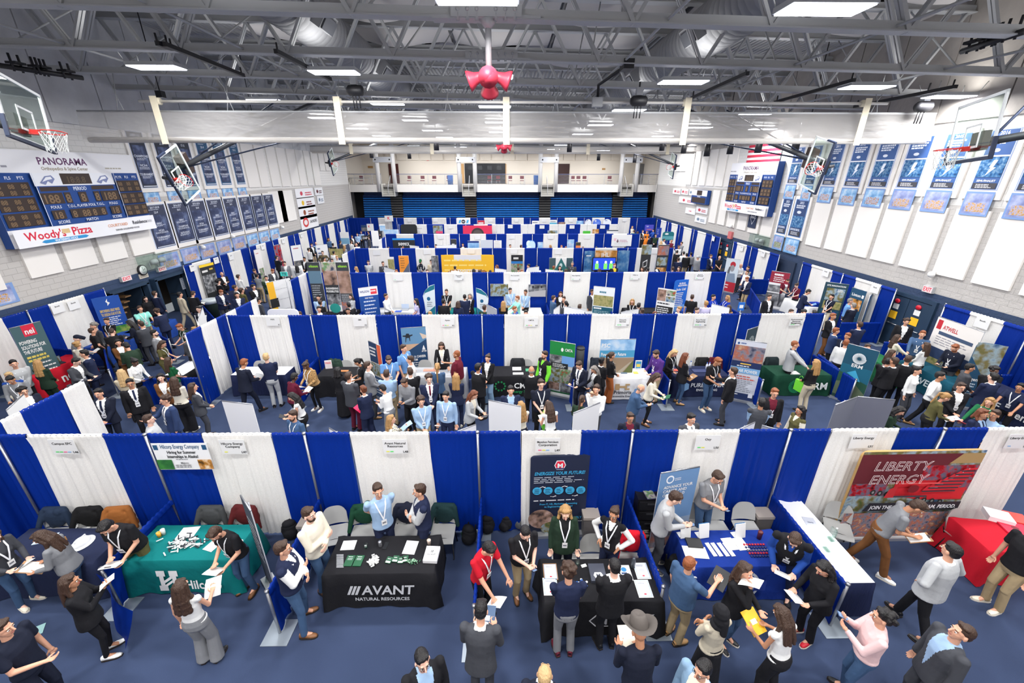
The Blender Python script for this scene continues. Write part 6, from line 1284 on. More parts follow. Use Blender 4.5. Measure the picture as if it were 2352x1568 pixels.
# second row
stand((846,783),(873,794),2.0,[('r',0,0,1,1,(214,210,200)),('r',0,0,.68,.35,(30,56,92)),('r',.7,0,1,.35,(220,96,60)),('l',.06,.08,.6,3,.06,.03,W_),('n',0,.36,1,.58,'land'),('r',.1,.6,1,1,(50,80,120)),('l',.2,.65,.9,6,.05,.02,W_)],'navy orange and white banner stand left of the sky blue shirts')
stand((920,754),(977,750),2.05,[('n',0,0,1,.45,'skyc',.9),('r',0,0,1,.3,(96,140,176)),('r',0,.3,1,.42,(196,160,130)),('p',[(0,.48),(1,.22),(1,1),(0,1)],(24,62,100)),('p',[(.05,.13),(.17,.13),(.2,.1),(.3,.1),(.33,.13),(.45,.12),(.45,.14),(.34,.16),(.34,.24),(.32,.24),(.3,.18),(.2,.18),(.16,.26),(.14,.26),(.16,.16),(.05,.15)],(28,32,40)),('p',[(.74,.1),(1,.15),(1,.2),(.85,.22)],(210,190,170)),('p',[(.86,.33),(.93,.42),(.79,.42)],W_),('t','APTIM',.86,.46,.03,W_,.2),('t','BUILD A CAREER',.12,.56,.042,W_,.8,'l'),('t','AT APTIM',.12,.62,.042,W_,.45,'l'),('l',.2,.65,.9,6,.04,.015,W_)],'blue banner stand with a drone reading BUILD A CAREER AT APTIM')
stand((1264,782),(1322,791),1.95,[('r',0,0,1,.24,(20,130,60)),('e',.5,.13,.05,.035,W_),('t','CMTA',.76,.15,.05,W_,.3),('n',0,.24,.5,.42,'bw',6),('r',.5,.24,1,.42,(110,160,220)),('r',.08,.38,.76,.48,(30,32,36)),('l',.14,.4,.7,3,.025,.012,W_),('n',0,.48,.45,.9,'land',8),('n',.45,.48,1,.75,'multi',8),('n',.5,.75,1,.93,'bw',7),('n',.02,.76,.44,.9,'face',9),('r',0,.93,1,.96,(20,90,50)),('r',0,.96,1,1,W_)],'green-topped CMTA banner stand with photo collage')
stand((1380,780),(1461,779),1.95,[('r',0,0,1,.2,(130,180,214)),('n',0,.0,1,.2,'skyc',2),('r',0,.2,1,.33,(70,150,190)),('t','PSC',.16,.14,.07,W_,.24),('t','Power Your Future',.4,.3,.06,W_,.72),('p',[(0,.34),(1,.34),(1,1),(0,1)],(150,128,104)),('p',[(.3,1),(.98,.4),(1,.4),(1,1)],(96,104,52)),('p',[(.05,.9),(.9,.42),(.94,.42),(.3,.95)],(170,160,140))],'landscape banner reading Power Your Future behind the white tablecloth')
stand((1692,779),(1762,789),2.1,[('r',0,0,1,1,(206,210,220)),('e',.1,.05,.04,.02,(40,80,140)),('l',.18,.035,.4,1,.02,.02,(60,90,150)),('n',0,.08,1,.36,'yard',4),('r',0,.34,1,.44,(24,44,90)),('r',.3,.37,.66,.39,(230,190,80)),('l',.2,.41,.8,1,.02,.015,W_),('r',0,.44,1,.54,(120,170,214)),('t','SOLAR POWER',.5,.52,.05,W_,.85),('l',.15,.58,.9,2,.04,.02,(200,100,90)),('l',.15,.66,.85,7,.03,.01,(120,124,136)),('r',0,.88,1,1,(24,44,90)),('r',.8,.86,.95,.94,(230,232,240)),('l',.06,.9,.6,1,.02,.015,W_)],'blue and white banner stand reading SOLAR POWER')
ray_=lambda cx,cy,r0,r1,n,c:[('p',[(cx+r0*math.cos(a_*6.283/n),cy+r0*.45*math.sin(a_*6.283/n)),(cx+r1*math.cos(a_*6.283/n-.07),cy+r1*.45*math.sin(a_*6.283/n-.07)),(cx+r1*math.cos(a_*6.283/n+.07),cy+r1*.45*math.sin(a_*6.283/n+.07))],c)for a_ in range(n)]
stand((1717,758),(1741,750),2.2,[('r',0,0,1,1,(40,60,72))]+ray_(.5,.25,.1,.3,20,(200,210,210)),'small dark banner with a pale ring above the solar banner')
stand((1949,789),(2021,808),1.92,[('r',0,0,1,.35,(16,74,98)),('r',0,.35,1,.62,(14,92,118)),('p',[(0,.5),(1,.62),(1,1),(0,1)],(30,78,60)),('p',[(0,.7),(.5,.62),(1,.8),(1,1),(0,1)],(96,110,84)),('p',[(.25,.5),(.5,.42),(.75,.6),(.55,.6),(.5,.55)],(60,160,200)),('r',0,.94,1,1,(14,56,50)),('t','ERM',.5,.37,.06,W_,.4)]+ray_(.5,.2,.06,.22,36,(230,236,238)),'dark teal ERM banner stand with a white ray ring in the right aisle')
mb=MB();mb.tube([(0,0,0),(0,0,1.45)],.14,mat((24,24,26),.5),16);mb.tube([(0,0,1.4),(0,0,1.47)],[.15,.12],mat((24,24,26),.5),16);o=mb.build('black_banner_case',label='tall black cylindrical case behind the green-topped banner',category='case');p=atZ(1334,796,1.47);o.location=(p.x,p.y,0)
# right block
PHT=[('r',0,0,1,1,(24,60,76)),('t','SITE INNOVATION',.5,.08,.035,W_,.8),('n',.14,.12,.92,.4,'land',4),('n',.14,.42,.92,.6,'field',5),('r',.1,.62,.92,.8,(22,80,104)),('l',.6,.14,.88,3,.02,.01,W_)]
stand((1897,647),(1951,654),2.15,PHT,'dark teal banner with landscape photos against the right wall curtains')
stand((1958,660),(1992,670),2.1,[('r',0,0,1,1,(18,70,100)),('t','Linton',.42,.16,.06,W_,.6),('r',.78,.1,.92,.17,(230,235,240)),('n',.1,.22,.9,.46,'gold',4),('l',.2,.6,.8,5,.05,.02,(190,210,220))],'blue banner reading Linton against the right wall curtains')
stand((1998,681),(2006,672),2.0,[('r',0,0,1,1,(40,90,130)),('n',.1,.1,.9,.5,'sea')],'narrow blue banner seen almost edge-on on the right wall booth',w_=.7)
stand((2157,727),(2262,764),2.35,[('r',0,0,1,.44,(230,226,222)),('r',.04,.03,.15,.17,(190,36,50)),('t','ATWELL',.36,.15,.06,(190,36,50),.34),('r',.14,.19,.9,.24,(60,80,110)),('l',.12,.27,.85,4,.035,.012,(150,150,160)),('r',0,.44,1,.62,(36,56,92)),('n',.0,.6,.4,.85,'field',4),('n',.4,.6,.7,.85,'land',6),('n',.7,.6,1,.9,'gold',5),('r',.5,.88,1,1,(190,40,50))],'large white-topped ATWELL fabric backdrop at the right wall')
stand((2247,785),(2316,795),2.2,[('n',0,0,1,.5,'land',3),('p',[(0,.22),(.75,.55),(.75,1),(0,1)],(26,72,104)),('t','Forgen',.3,.58,.05,W_,.5),('l',.08,.62,.6,8,.04,.02,(200,215,225))],'tall rounded blue banner with photos reading Forgen at the right',rounded=.15,back=(40,80,110),frame=False)
stand((1670,592),(1701,597),2.1,[('r',0,0,1,1,(196,206,214)),('e',.55,.17,.2,.09,(170,30,44)),('e',.55,.28,.16,.1,(140,140,144)),('p',[(.3,.25),(.42,.22),(.4,.5),(.2,.66),(.2,.45)],(90,92,98)),('p',[(.25,.45),(.8,.42),(.95,.7),(.1,.7)],(120,136,156)),('r',0,.7,1,1,(170,24,44)),('l',.1,.78,.6,2,.08,.03,W_)],'grey and red banner with a red helmet portrait')
stand((1773,622),(1816,628),2.05,[('r',0,0,1,.3,(140,30,52)),('l',.2,.05,.8,1,.05,.05,W_),('l',.2,.14,.85,3,.05,.02,W_),('n',0,.33,1,.95,'bw',3),('r',0,.3,1,.36,(225,225,225)),('r',0,.55,1,.58,(225,225,225)),('r',0,.94,1,1,(220,220,220))],'maroon-topped banner with site photos beside the maroon shirts')
stand((1551,644),(1582,641),2.15,[('r',0,0,1,1,(20,96,190)),('r',0,.6,1,1,(110,160,220)),('t','BURNS',.55,.1,.04,W_,.6),('t','McDONNELL',.6,.15,.04,W_,.7),('t','Join Us!',.5,.25,.06,W_,.8),('l',.15,.3,.85,8,.045,.02,W_)],'rounded bright blue banner reading Join Us',rounded=.12,back=(20,96,190),frame=False)
stand((1512,661),(1554,667),2.0,[('r',0,0,1,1,(232,232,232)),('n',.02,.02,.48,.3,'face',5),('n',.5,.02,.98,.15,'multi',5),('n',.5,.17,.98,.3,'land',5),('l',.08,.34,.92,1,.05,.03,(50,50,56)),('r',.05,.42,.95,.72,(30,30,34)),('l',.1,.46,.9,5,.05,.025,(220,220,220)),('n',.05,.75,.48,.98,'bw',5),('n',.52,.75,.95,.98,'yard',5)],'white banner with photo collage and black text blocks right of centre')
stand((1364,657),(1413,662),2.05,[('r',0,0,1,1,(226,230,232)),('l',.3,.1,.7,1,.04,.04,(60,120,140)),('n',.04,.2,.96,.46,'field',4),('r',.02,.48,.98,.7,(16,84,104)),('l',.08,.5,.5,1,.03,.04,W_),('l',.1,.58,.9,3,.035,.01,(180,210,215)),('n',.04,.72,.96,1,'field',8)],'tall white banner with aerial road plans right of centre in the third row')
# third row
stand((822,662),(866,657),2.05,[('r',0,0,1,1,(16,72,150)),('r',0,0,1,.2,(232,232,236)),('t','WILSON',.3,.12,.05,(40,60,120),.48),('r',.62,.05,.94,.17,(224,60,70)),('l',.62,.08,.94,1,.04,.03,W_),('t','WHAT WE DO:',.5,.27,.035,W_,.44),('l',.2,.32,.85,5,.09,.03,(210,220,240)),('t','OFFICE LOCATIONS:',.5,.86,.035,W_,.66),('l',.3,.9,.8,1,.05,.04,(210,220,240))],'blue banner stand reading WILSON in the third row')
OL=(56,60,64);LG=(150,210,60)
for i,(x0,x1,it)in enumerate([(703,733,[('r',0,0,1,1,(50,54,60)),('t','olsson',.5,.1,.05,LG,.7),('r',.0,.17,1,.42,(90,120,140)),('l',.1,.46,.9,6,.045,.015,(180,184,188)),('n',.3,.8,1,1,'multi',5)]),(737,769,[('n',0,0,1,.17,'multi',3),('n',0,.17,1,.45,'face',3),('r',0,.45,1,.64,(40,42,46)),('t','ENGINEERING',.5,.54,.04,W_,.9),('t','POSSIBILITIES',.5,.6,.04,W_,.9),('n',0,.64,1,.86,'bw',4),('e',.5,.93,.4,.1,(40,150,140))]),(770,799,[('r',0,0,1,1,(50,54,60)),('t','olsson',.5,.1,.05,LG,.7),('n',0,.17,1,.62,'face',2),('r',0,.62,1,.8,(74,76,80)),('l',.1,.65,.9,4,.04,.015,(180,184,188)),('n',0,.8,1,1,'yard',5)])]):
 board(18.6,x0,602,x1,715,it,'tall dark photo banner, %s of the three side by side in the third row'%('left','middle','right')[i],name='banner_stand',cat='banner')
for i,(cx,x0,x1,y0)in enumerate([(980,969,1003,653),(1108,1093,1123,661)]):
 Y=18.3;a=atY(x0,y0,Y);b=atY(x1,724,Y);w=b.x-a.x;h=a.z;t=thing('curved_banner','white and teal sail-shaped banner, %s of the two in the third row'%('left','right')[i],'banner',((a.x+b.x)/2,Y,0));s=1 if i==0 else-1
 o_=[(-.3*w*s,.05),(.4*w*s,.05),(.45*w*s,h*.5),(.5*w*s,h),(.1*w*s,h*.97),(-.3*w*s,h*.87),(-.5*w*s,h*.76),(-.42*w*s,h*.6),(-.34*w*s,h*.3)]
 if s<0:o_=o_[::-1]
 mb=MB();mb.prism(o_,-.01,.01,mat((214,224,228),.6));mb.build('backing',t)
 canvas(MB(),w,h,[('p',[(.5+s*(.1),.04),(.5+s*.5,.0),(.5+s*.47,.1),(.5-s*.3,.18),(.5-s*.45,.24),(.5-s*.3,.13)],(16,110,130)),('e',.45,.3,.14,.04,(16,90,130)),('l',.3,.37,.75,3,.04,.015,(120,130,136)),('p',[(.5-s*.36,.62),(.5+s*.44,.45),(.5+s*.4,.96),(.5-s*.3,.96)],(16,110,130)),('l',.25,.66,.8,4,.06,.03,W_)],y=-.012).build('print',t)
 mb=MB();mb.box((0,.02,.02),(w,.3,.04),m_pole);mb.build('base',t)
board(Y3-.1,1126,652,1167,680,[('n',0,0,1,1,'land',5)],'photo print of pipework on the blue curtain left of the light blue shirts',name='photo_print',stand_=False,cat='picture')
board(Y3-.1,1214,653,1254,681,[('n',0,0,1,1,'bw',3),('r',.2,.1,.32,.3,(40,40,46)),('r',.5,.1,.6,.3,(40,40,46)),('r',.7,.1,.8,.3,(40,40,46)),('p',[(0,.6),(1,.45),(1,1),(0,1)],(170,168,170))],'grey photo print on the blue curtain right of the light blue shirts',name='photo_print',stand_=False,cat='picture')
# left block
stand((20,755),(92,738),2.38,[('r',0,0,1,1,(64,92,98)),('r',.33,.0,.75,.16,(206,30,60)),('t','nei',.54,.13,.08,W_,.3),('t','POWERING',.08,.26,.05,W_,.55,'l'),('t','SOLUTIONS FOR',.08,.33,.05,W_,.78,'l'),('t','THE FUTURE',.08,.4,.05,W_,.6,'l'),('l',.1,.44,.9,2,.05,.03,(210,190,90)),('l',.14,.56,.9,6,.06,.02,W_),('p',[(0,.92),(1,.88),(1,1),(0,1)],(200,60,70))],'teal nei banner stand reading POWERING SOLUTIONS FOR THE FUTURE')
stand((208,686),(271,676),2.3,[('r',0,0,1,1,(20,74,160)),('p',[(.45,.09),(.55,.04),(.52,.09),(.6,.12),(.48,.17),(.5,.12)],W_),('t','EMPOWERING GREAT MINDS',.5,.28,.05,(220,190,90),.72),('t','TO DESIGN OUR FUTURE',.5,.35,.05,(220,190,90),.72),('l',.15,.38,.85,5,.035,.015,W_),('n',.3,.56,1,.9,'green',3)],'rounded royal blue banner reading EMPOWERING GREAT MINDS TO DESIGN OUR FUTURE',rounded=.15,back=(20,74,160),frame=False)
stand((456,610),(489,602),2.3,[('r',0,0,1,.06,(240,200,40)),('r',0,.06,1,1,(32,34,36)),('l',.1,.14,.5,1,.04,.05,W_),('r',.6,.12,.85,.16,(200,170,60)),('n',.04,.26,.96,.7,'bw',6)],'black banner stand with yellow top and mono photos by the left doors')
stand((582,575),(596,571),2.3,[('r',0,0,1,1,(226,222,220)),('l',.2,.1,.8,1,.03,.02,(180,60,60)),('n',.2,.55,.9,.95,'multi',4)],'narrow white banner with bright figures along the left wall')
stand((628,564),(643,561),2.3,[('n',0,0,1,.7,'red',4),('r',0,.68,1,1,(60,62,60)),('e',.4,.75,.2,.07,W_)],'dark pink skyline banner along the left wall')
stand((667,565),(690,562),2.2,[('r',0,0,1,.5,(226,226,226)),('l',.2,.08,.8,1,.03,.03,(180,60,70)),('n',0,.5,1,.85,'dark',4),('l',.1,.8,.9,2,.06,.02,(160,50,60))],'white banner with dark landscape strip along the left wall')
stand((725,563),(751,561),2.2,[('r',0,0,1,1,(230,230,232)),('l',.1,.1,.4,1,.06,.05,(40,60,120)),('l',.1,.25,.6,2,.08,.04,(50,90,150))],'plain white poster banner beside the camouflage jacket')
stand((611,650),(665,638),2.1,[('r',0,0,1,1,(226,226,226)),('r',0,0,.28,.4,(240,180,40)),('r',0,.4,.34,.62,(30,30,32)),('r',0,.62,.26,1,(240,180,40)),('l',.3,.2,.95,3,.25,.01,(180,180,184))],'white folding display with yellow and black side strip')
board(18.2,643,624,660,634,[('r',0,0,1,1,(60,190,180)),('t','TTE',.5,.8,.6,(30,40,50),.6)],'small teal sign above the white folding display')
# far rows
FB=[(Y4-.9,1013,585,1134,640,[('r',0,0,1,1,(242,186,40)),('r',.24,0,.76,.25,(220,220,226)),('l',.05,.2,.9,3,.2,.06,(250,220,120)),('e',.25,.8,.16,.2,'gold'),('e',.7,.8,.2,.2,'gold'),('t','TOGETHER',.5,.72,.12,W_,.5)],'wide yellow arched fabric display in the fourth row',(242,186,40),.25),
(Y4-.5,915,587,938,640,[('r',0,0,1,1,(240,150,50)),('l',.15,.1,.6,5,.1,.03,(120,90,60)),('p',[(0,.9),(1,.3),(1,1),(0,1)],(90,100,120))],'orange banner in the fourth row',W_,0),(Y4-.5,990,587,1006,640,[('n',0,0,1,.7,'bw',3),('r',0,.7,1,1,(20,60,130))],'black and white photo banner in the fourth row',W_,0),(Y4-.5,890,590,904,640,[('n',0,.1,1,.6,'field',3),('r',0,.65,1,.9,(40,40,44))],'white banner with a hill photo in the fourth row',W_,0),
(Y4-.3,1174,585,1201,640,[('r',0,0,1,.28,(28,28,32)),('l',.2,.1,.8,1,.1,.08,W_),('r',0,.26,1,.36,(40,120,190)),('n',0,.36,1,1,'multi',5)],'poster with black top and colourful people in the fourth row',W_,0),(Y4-.6,1262,592,1316,640,[('r',0,0,.27,.5,(60,84,92)),('r',.73,0,1,.5,(60,84,92)),('r',0,.5,1,1,(30,150,60)),('p',[(.25,.55),(.5,0),(.78,.55),(.9,1),(.1,1)],(40,110,110)),('e',.5,.35,.06,.1,(200,220,220))],'green and grey tent-shaped display in the fourth row',W_,0),
(Y4-.6,1343,576,1366,640,[('n',0,0,1,1,'sea',2),('l',.2,.15,.8,1,.05,.04,W_)],'rounded blue sea banner left of the lit screen',(50,110,170),.2),(Y4-.6,1368,575,1418,640,[('n',0,0,1,.45,'gold',1.5),('r',0,.38,1,1,(16,16,20)),('t','JHL',.45,.22,.14,(225,225,225),.4)],'dark JHL fabric display with sunset in the fourth row',(20,20,24),.2),(Y4-.6,1420,575,1447,640,[('n',0,0,1,1,'sea',1.5)],'rounded dark blue water banner right of the lit screen',(30,70,110),.2),
(Y4-2,1475,562,1498,640,[('n',0,0,1,.28,'land',2),('r',0,.28,1,1,(36,36,38)),('p',[(.25,.5),(.7,.42),(.7,.62),(.3,.68)],(200,200,200)),('p',[(.3,.52),(.65,.46),(.65,.6),(.34,.64)],(36,36,38)),('l',.2,.76,.8,2,.05,.02,(220,220,220))],'tall black banner with a building photo on top',W_,0),(Y4-1.6,1512,562,1539,640,[('r',0,0,1,1,(40,40,42)),('n',.04,.03,.96,.3,'yard',2),('n',.08,.36,.92,.6,'land',3),('n',.08,.66,.92,.95,'gold',3)],'tall banner with three site photos at the right of the fourth row',W_,0),
(Y5-.6,901,547,952,580,[('r',0,0,1,.12,(30,140,220)),('r',0,.12,1,1,(28,32,38)),('t','SHIMMICK',.5,.5,.2,W_,.5),('n',.15,.7,.9,1,'bw',3)],'black SHIMMICK display with blue top in the fifth row',(28,32,38),.2),(Y5-.5,1035,549,1048,575,[('r',0,0,1,1,(44,46,50)),('l',.2,.4,.7,1,.1,.1,W_)],'small dark banner in the fifth row',W_,0),(Y5-.5,1074,553,1100,575,[('r',0,0,1,.2,(20,50,120)),('n',0,.2,1,1,'skyc',1)],'blue and white swoosh banner in the fifth row',W_,0),
(Y5-.5,1104,551,1132,575,[('r',0,0,1,1,(200,204,212))],'pale grey banner in the fifth row',(200,204,212),0),(Y5-.5,1134,552,1152,575,[('l',.1,.1,.9,5,.15,.04,(190,170,150))],'white banner with tan print in the fifth row',W_,0),(Y5-.5,1209,552,1230,575,[('e',.25,.3,.25,.3,(220,240,250)),('e',.6,.5,.4,.45,(200,225,245)),('e',.3,.75,.28,.22,(225,240,250))],'pale blue leaf-shaped banner in the fifth row',(90,150,220),.3),(Y5-.5,1235,556,1247,572,[('n',0,0,1,1,'skyc',2)],'small pale blue banner in the fifth row',W_,0),
(Y5-.5,1303,550,1319,575,[('n',0,0,1,1,'skyc',2),('l',.1,.4,.9,3,.2,.02,(190,60,50))],'light blue banner with towers in the fifth row',W_,0),(Y5-.5,1323,556,1334,575,[('r',0,0,1,.4,(60,60,50)),('r',0,.4,1,1,(230,130,70))],'small orange banner in the fifth row',W_,0),(Y5-.1,1406,539,1452,565,[('p',[(.3,.35),(.36,.6),(.3,.7),(.24,.6)],(120,90,100)),('p',[(.1,.3),(.24,.3),(.2,.6),(.1,.5)],(226,190,200)),('l',.4,.45,.85,2,.12,.06,(190,140,160)),('l',.15,.7,.9,2,.1,.03,(190,190,195))],'white cloth banner with a drop logo on the fifth curtain row',W_,0),
(Y6-.5,919,515,957,536,None,'black rounded back of a display over the fifth curtain row',(30,32,34),.25),(Y6-.5,994,518,1016,536,[('n',0,0,1,1,'land',2),('r',.3,.7,1,1,(220,70,110))],'bright map banner in the sixth row',W_,0),(Y6-.5,1063,518,1130,538,[('r',0,0,1,1,(222,44,84)),('e',.5,.95,.22,.7,(60,50,50)),('e',.5,.98,.16,.5,(90,80,76))],'wide crimson display with a dark round emblem in the sixth row',(222,44,84),.2),(Y6-.4,1258,529,1280,536,[('n',0,0,1,1,'land',2)],'small lake photo banner in the sixth row',W_,0),(Y6-.4,1339,530,1356,537,[('r',0,0,1,1,(80,190,60))],'small lime green banner in the sixth row',W_,0),(Y6-.4,1361,526,1376,536,[('n',0,0,1,1,'gold',2)],'small blue and gold banner in the sixth row',W_,0),(Y6-.4,1394,528,1420,536,[('r',0,0,1,.3,(60,70,80))],'small white banner with dark top in the sixth row',W_,0),
(Y7-.6,883,495,902,508,[('t','K',.5,.7,.5,(220,30,60),.5)],'white board with a red letter above the rear curtain row',W_,0),(Y7-.6,1048,501,1080,517,[('p',[(.15,.7),(.22,.25),(.35,.25),(.28,.7)],(60,170,220)),('p',[(.7,.7),(.77,.25),(.9,.25),(.83,.7)],(60,170,220)),('e',.5,.48,.14,.28,(36,36,40)),('t','ABL',.5,.56,.16,W_,.2)],'white board with blue bars and a black disc in the rear row',W_,0),(Y7-.6,1097,506,1113,517,[('r',0,0,1,1,(196,40,60)),('l',.1,.4,.9,1,.1,.3,W_)],'small red board in the rear row',W_,0),
(Y7-.6,1222,507,1238,515,[('l',.1,.4,.9,1,.2,.2,(60,60,66))],'small white board with dark line in the rear row',W_,0),(Y7-.6,1263,505,1279,515,[('r',0,.6,1,1,(80,170,200)),('l',.1,.3,.9,1,.2,.15,(60,70,90))],'small white and cyan board in the rear row',W_,0),(Y7-.6,1283,510,1298,516,[('n',0,0,1,1,'face',2)],'small pink photo board in the rear row',W_,0),(Y7-.6,1324,507,1340,516,[('n',0,0,1,1,'skyc',2)],'small sky photo board in the rear row',W_,0),(Y7-.6,1344,503,1359,516,[('l',.2,.2,.4,1,.1,.1,(40,60,160))],'white rounded board, left of the blue one in the rear row',(226,230,238),.4),(Y7-.6,1363,503,1381,517,[('r',.2,.2,.4,.4,W_),('l',.2,.5,.9,3,.15,.04,(180,200,240))],'blue rounded board in the rear row',(70,110,210),.4),(Y7-.6,1386,503,1404,517,[('l',.2,.2,.5,1,.1,.1,(40,60,160))],'white rounded board, right of the blue one in the rear row',(226,230,238),.4),
(44,1482,516,1502,530,[('t','LA',.3,.35,.2,W_,.3),('l',.2,.7,.8,1,.1,.1,(230,120,70))],'purple banner with white letters at the far right',(70,70,180),0),(36,1523,532,1549,552,[('e',.35,.25,.16,.1,W_),('r',0,.5,1,.9,(90,160,170))],'teal rounded banner at the far right',(20,110,120),.2),(40,1508,523,1520,545,[('l',.2,.2,.6,3,.2,.05,W_)],'royal blue narrow banner at the far right',(20,60,170),0),
(34,830,541,845,552,[('t','ZAP',.5,.7,.45,W_,.8)],'small black ZAP sign at the far left',(24,26,26),0),(38,871,515,884,530,[('n',0,.2,1,1,'skyc',1)],'blue sky banner at the far left',W_,0),(36,881,527,915,540,[('n',0,0,1,1,'skyc',1)],'wide mountain photo banner at the far left',W_,0),(41,829,517,844,531,[('r',0,0,1,.3,(24,60,100)),('n',0,.4,1,1,'bw',1)],'dark blue banner at the far left curtains',(40,60,90),0),(40,842,514,857,530,[('t','K',.35,.5,.3,(220,30,60),.4)],'white banner with a red letter at the far left',W_,0),(35,780,533,800,560,[('r',0,.5,1,1,(120,170,200))],'white and blue banner along the far left wall',W_,0),(30,852,530,868,565,None,'white banner back left of the fifth row',W_,0),
(30,757,571,787,592,[('n',0,0,1,1,'field',2)],'grey green photo banner left of the fourth row end',(60,66,60),0)]
for Y,x0,y0,x1,y1,it,lab,c,rd_ in FB:
 zb_=atY(x0,y1,Y).z;board(Y,x0,y0,x1,y1,it,lab,c,.04,'display_banner' if 'banner' in lab else 'display_board',cat='banner' if 'banner' in lab or 'display' in lab else 'sign',rounded=rd_,stand_='pinned' not in lab)
p=atY(1368,600,Y4-.75);mb=MB();mb.box((0,0,0),(1.5,.06,.85),mat((16,16,18),.4));t=thing('television','lit television showing workers in lime vests in the fourth row','television',(atY(1387,606,Y4-.75).x,Y4-.75,atY(1387,606,Y4-.75).z));link('case',mb.mesh('case'),t)
mb=MB();mb.box((0,-.035,0),(1.4,.01,.76),mat((40,70,190),.3,0,'emit',e=.8));[mb.box((x,-.045,-.14),(.22,.01,.35),mat((110,230,90),.3,0,'emit',e=.9))for x in(-.45,.1,.45)];[mb.ell((x,-.05,.12),(.08,.01,.09),mat((210,220,240),.3,0,'emit',e=.9))for x in(-.45,.1,.45)];mb.build('screen',t)
mb=MB();mb.tube([(0,.05,-.4),(0,.05,-p.z-.0+.0)],.04,m_blk,8);mb.build('stand',t)
# ---------------------------------------------------------------- things on the tables and floor
def item(name,x,y,z,w,d,h,c,lab,rz=0,cat=None,items=None,n=1,group=None,rough=.5):
 mb=MB();mb.box((0,0,h/2),(w,d,h),mat(c,rough))
 if items:
  cv=canvas(MB(),w,d,items);vs=[(a,b_-d/2 if False else cz-d/2,h+.0006*(1)-bb)for(a,bb,cz),b_ in zip(cv.v,cv.v)]
  for f,mi_ in zip(cv.f,cv.m):mb.add([vs[i]for i in f],[tuple(range(len(f)))],cv.mats[mi_])
 t=thing(name,lab,cat or name.split('_')[-1],(x,y,z),rz,group);link('cover' if items else 'body',mb.mesh('body'),t)if False else None
 o=mb.build('print' if False else name+'_body',t);o.name='body';return t
def on(px_,py_,z=TZ+.008):return atZ(px_,py_,z)
def flat(name,px_,py_,w,d,c,lab,rz=0,items=None,h=.006,cat=None,group=None,z=TZ+.008,y_=None):
 p=on(px_,py_,z);mb=MB();mb.box((0,0,h/2),(w,d,h),mat(c,.5))
 if items:
  cv=canvas(MB(),w,d,items)
  for f,mi_ in zip(cv.f,cv.m):mb.add([(cv.v[i][0],cv.v[i][2]-d/2,h+.0005-cv.v[i][1]*.4)for i in f],[tuple(range(len(f)))],cv.mats[mi_])
 o=mb.build(name,label=lab,category=cat or name.split('_')[-1]);o.location=p;o.rotation_euler=(0,0,rz)
 if group:o['group']=group
 return o
TXT=[('l',.12,.1,.88,8,.1,.02,(120,122,130))]
# teal table
flat('paper_stack',432,1223,.3,.26,W_,'white paper stack lying at the back of the teal table',.1);flat('paper_sheet',492,1250,.2,.28,W_,'white sheet under the left hand of the bearded person at the teal table',-.3)
rr=random.Random(5)
mb=MB()
for k in range(90):x,y=rr.gauss(0,.13),rr.gauss(0,.07);mb.box((x,y,.006+.0006*k),(.1,.018,.008),mat(W_ if k%3 else(40,44,50),.4),Matrix.Rotation(rr.uniform(-1,1),3,'Z'))
o=mb.build('lanyard_pile',label='heap of black and white lanyards on the teal table',category='lanyards',kind='stuff');o.location=on(422,1250)
mb=MB();mb.lathe([(.03,0),(.036,.1),(.034,.1),(.028,.01)],mat((240,170,60),.2),12);o=mb.build('juice_cup',label='clear cup of orange juice on the teal table',category='cup');o.location=on(367,1232)
mb=MB();mb.lathe([(.03,0),(.038,.12),(.036,.12),(.028,.01)],mat((210,214,210),.2),12);o=mb.build('plastic_cup',label='clear plastic cup beside the orange juice on the teal table',category='cup');o.location=on(377,1227)
for k in range(7):mb=MB();mb.ell((0,0,.03),(.03,.03,.03),mat(W_,.4),8);o=mb.build('foam_ball',label='small white foam ball in the cluster on the teal table',category='ball',group='white foam balls');p=on(540+8*(k%3)-3*(k//3),1245+8*(k//3));o.location=p
# bottom-left navy table
mb=MB();mb.ell((0,0,0),(.115,.14,.1),mat((234,236,238),.3),18);mb.lathe([(.14,-.005),(.165,-.012),(.165,-.02),(.14,-.02)],mat((234,236,238),.3),20,sy=1.15);mb.box((0,0,.06),(.02,.2,.09),mat((228,230,232),.3));o=mb.build('hard_hat',label='white hard hat on the navy table at the bottom left',category='hard hat');o.location=on(188,1246,TZ+.03)
flat('snack_box',133,1249,.2,.14,(190,140,84),'brown snack box on the navy table at the bottom left',.3,h=.08,cat='box');flat('clipboard',148,1276,.24,.3,W_,'white clipboard with papers on the navy table corner',.4,TXT);flat('flyer',105,1237,.3,.2,(190,205,225),'pale blue flyer on the navy table at the bottom left',.3,TXT)
flat('picture_book',193,1210,.3,.26,W_,'white-covered book with dark picture on the chair beside the black jacket',.2,[('n',.2,.15,.8,.75,'bw',8)],.03,'book',z=.47)
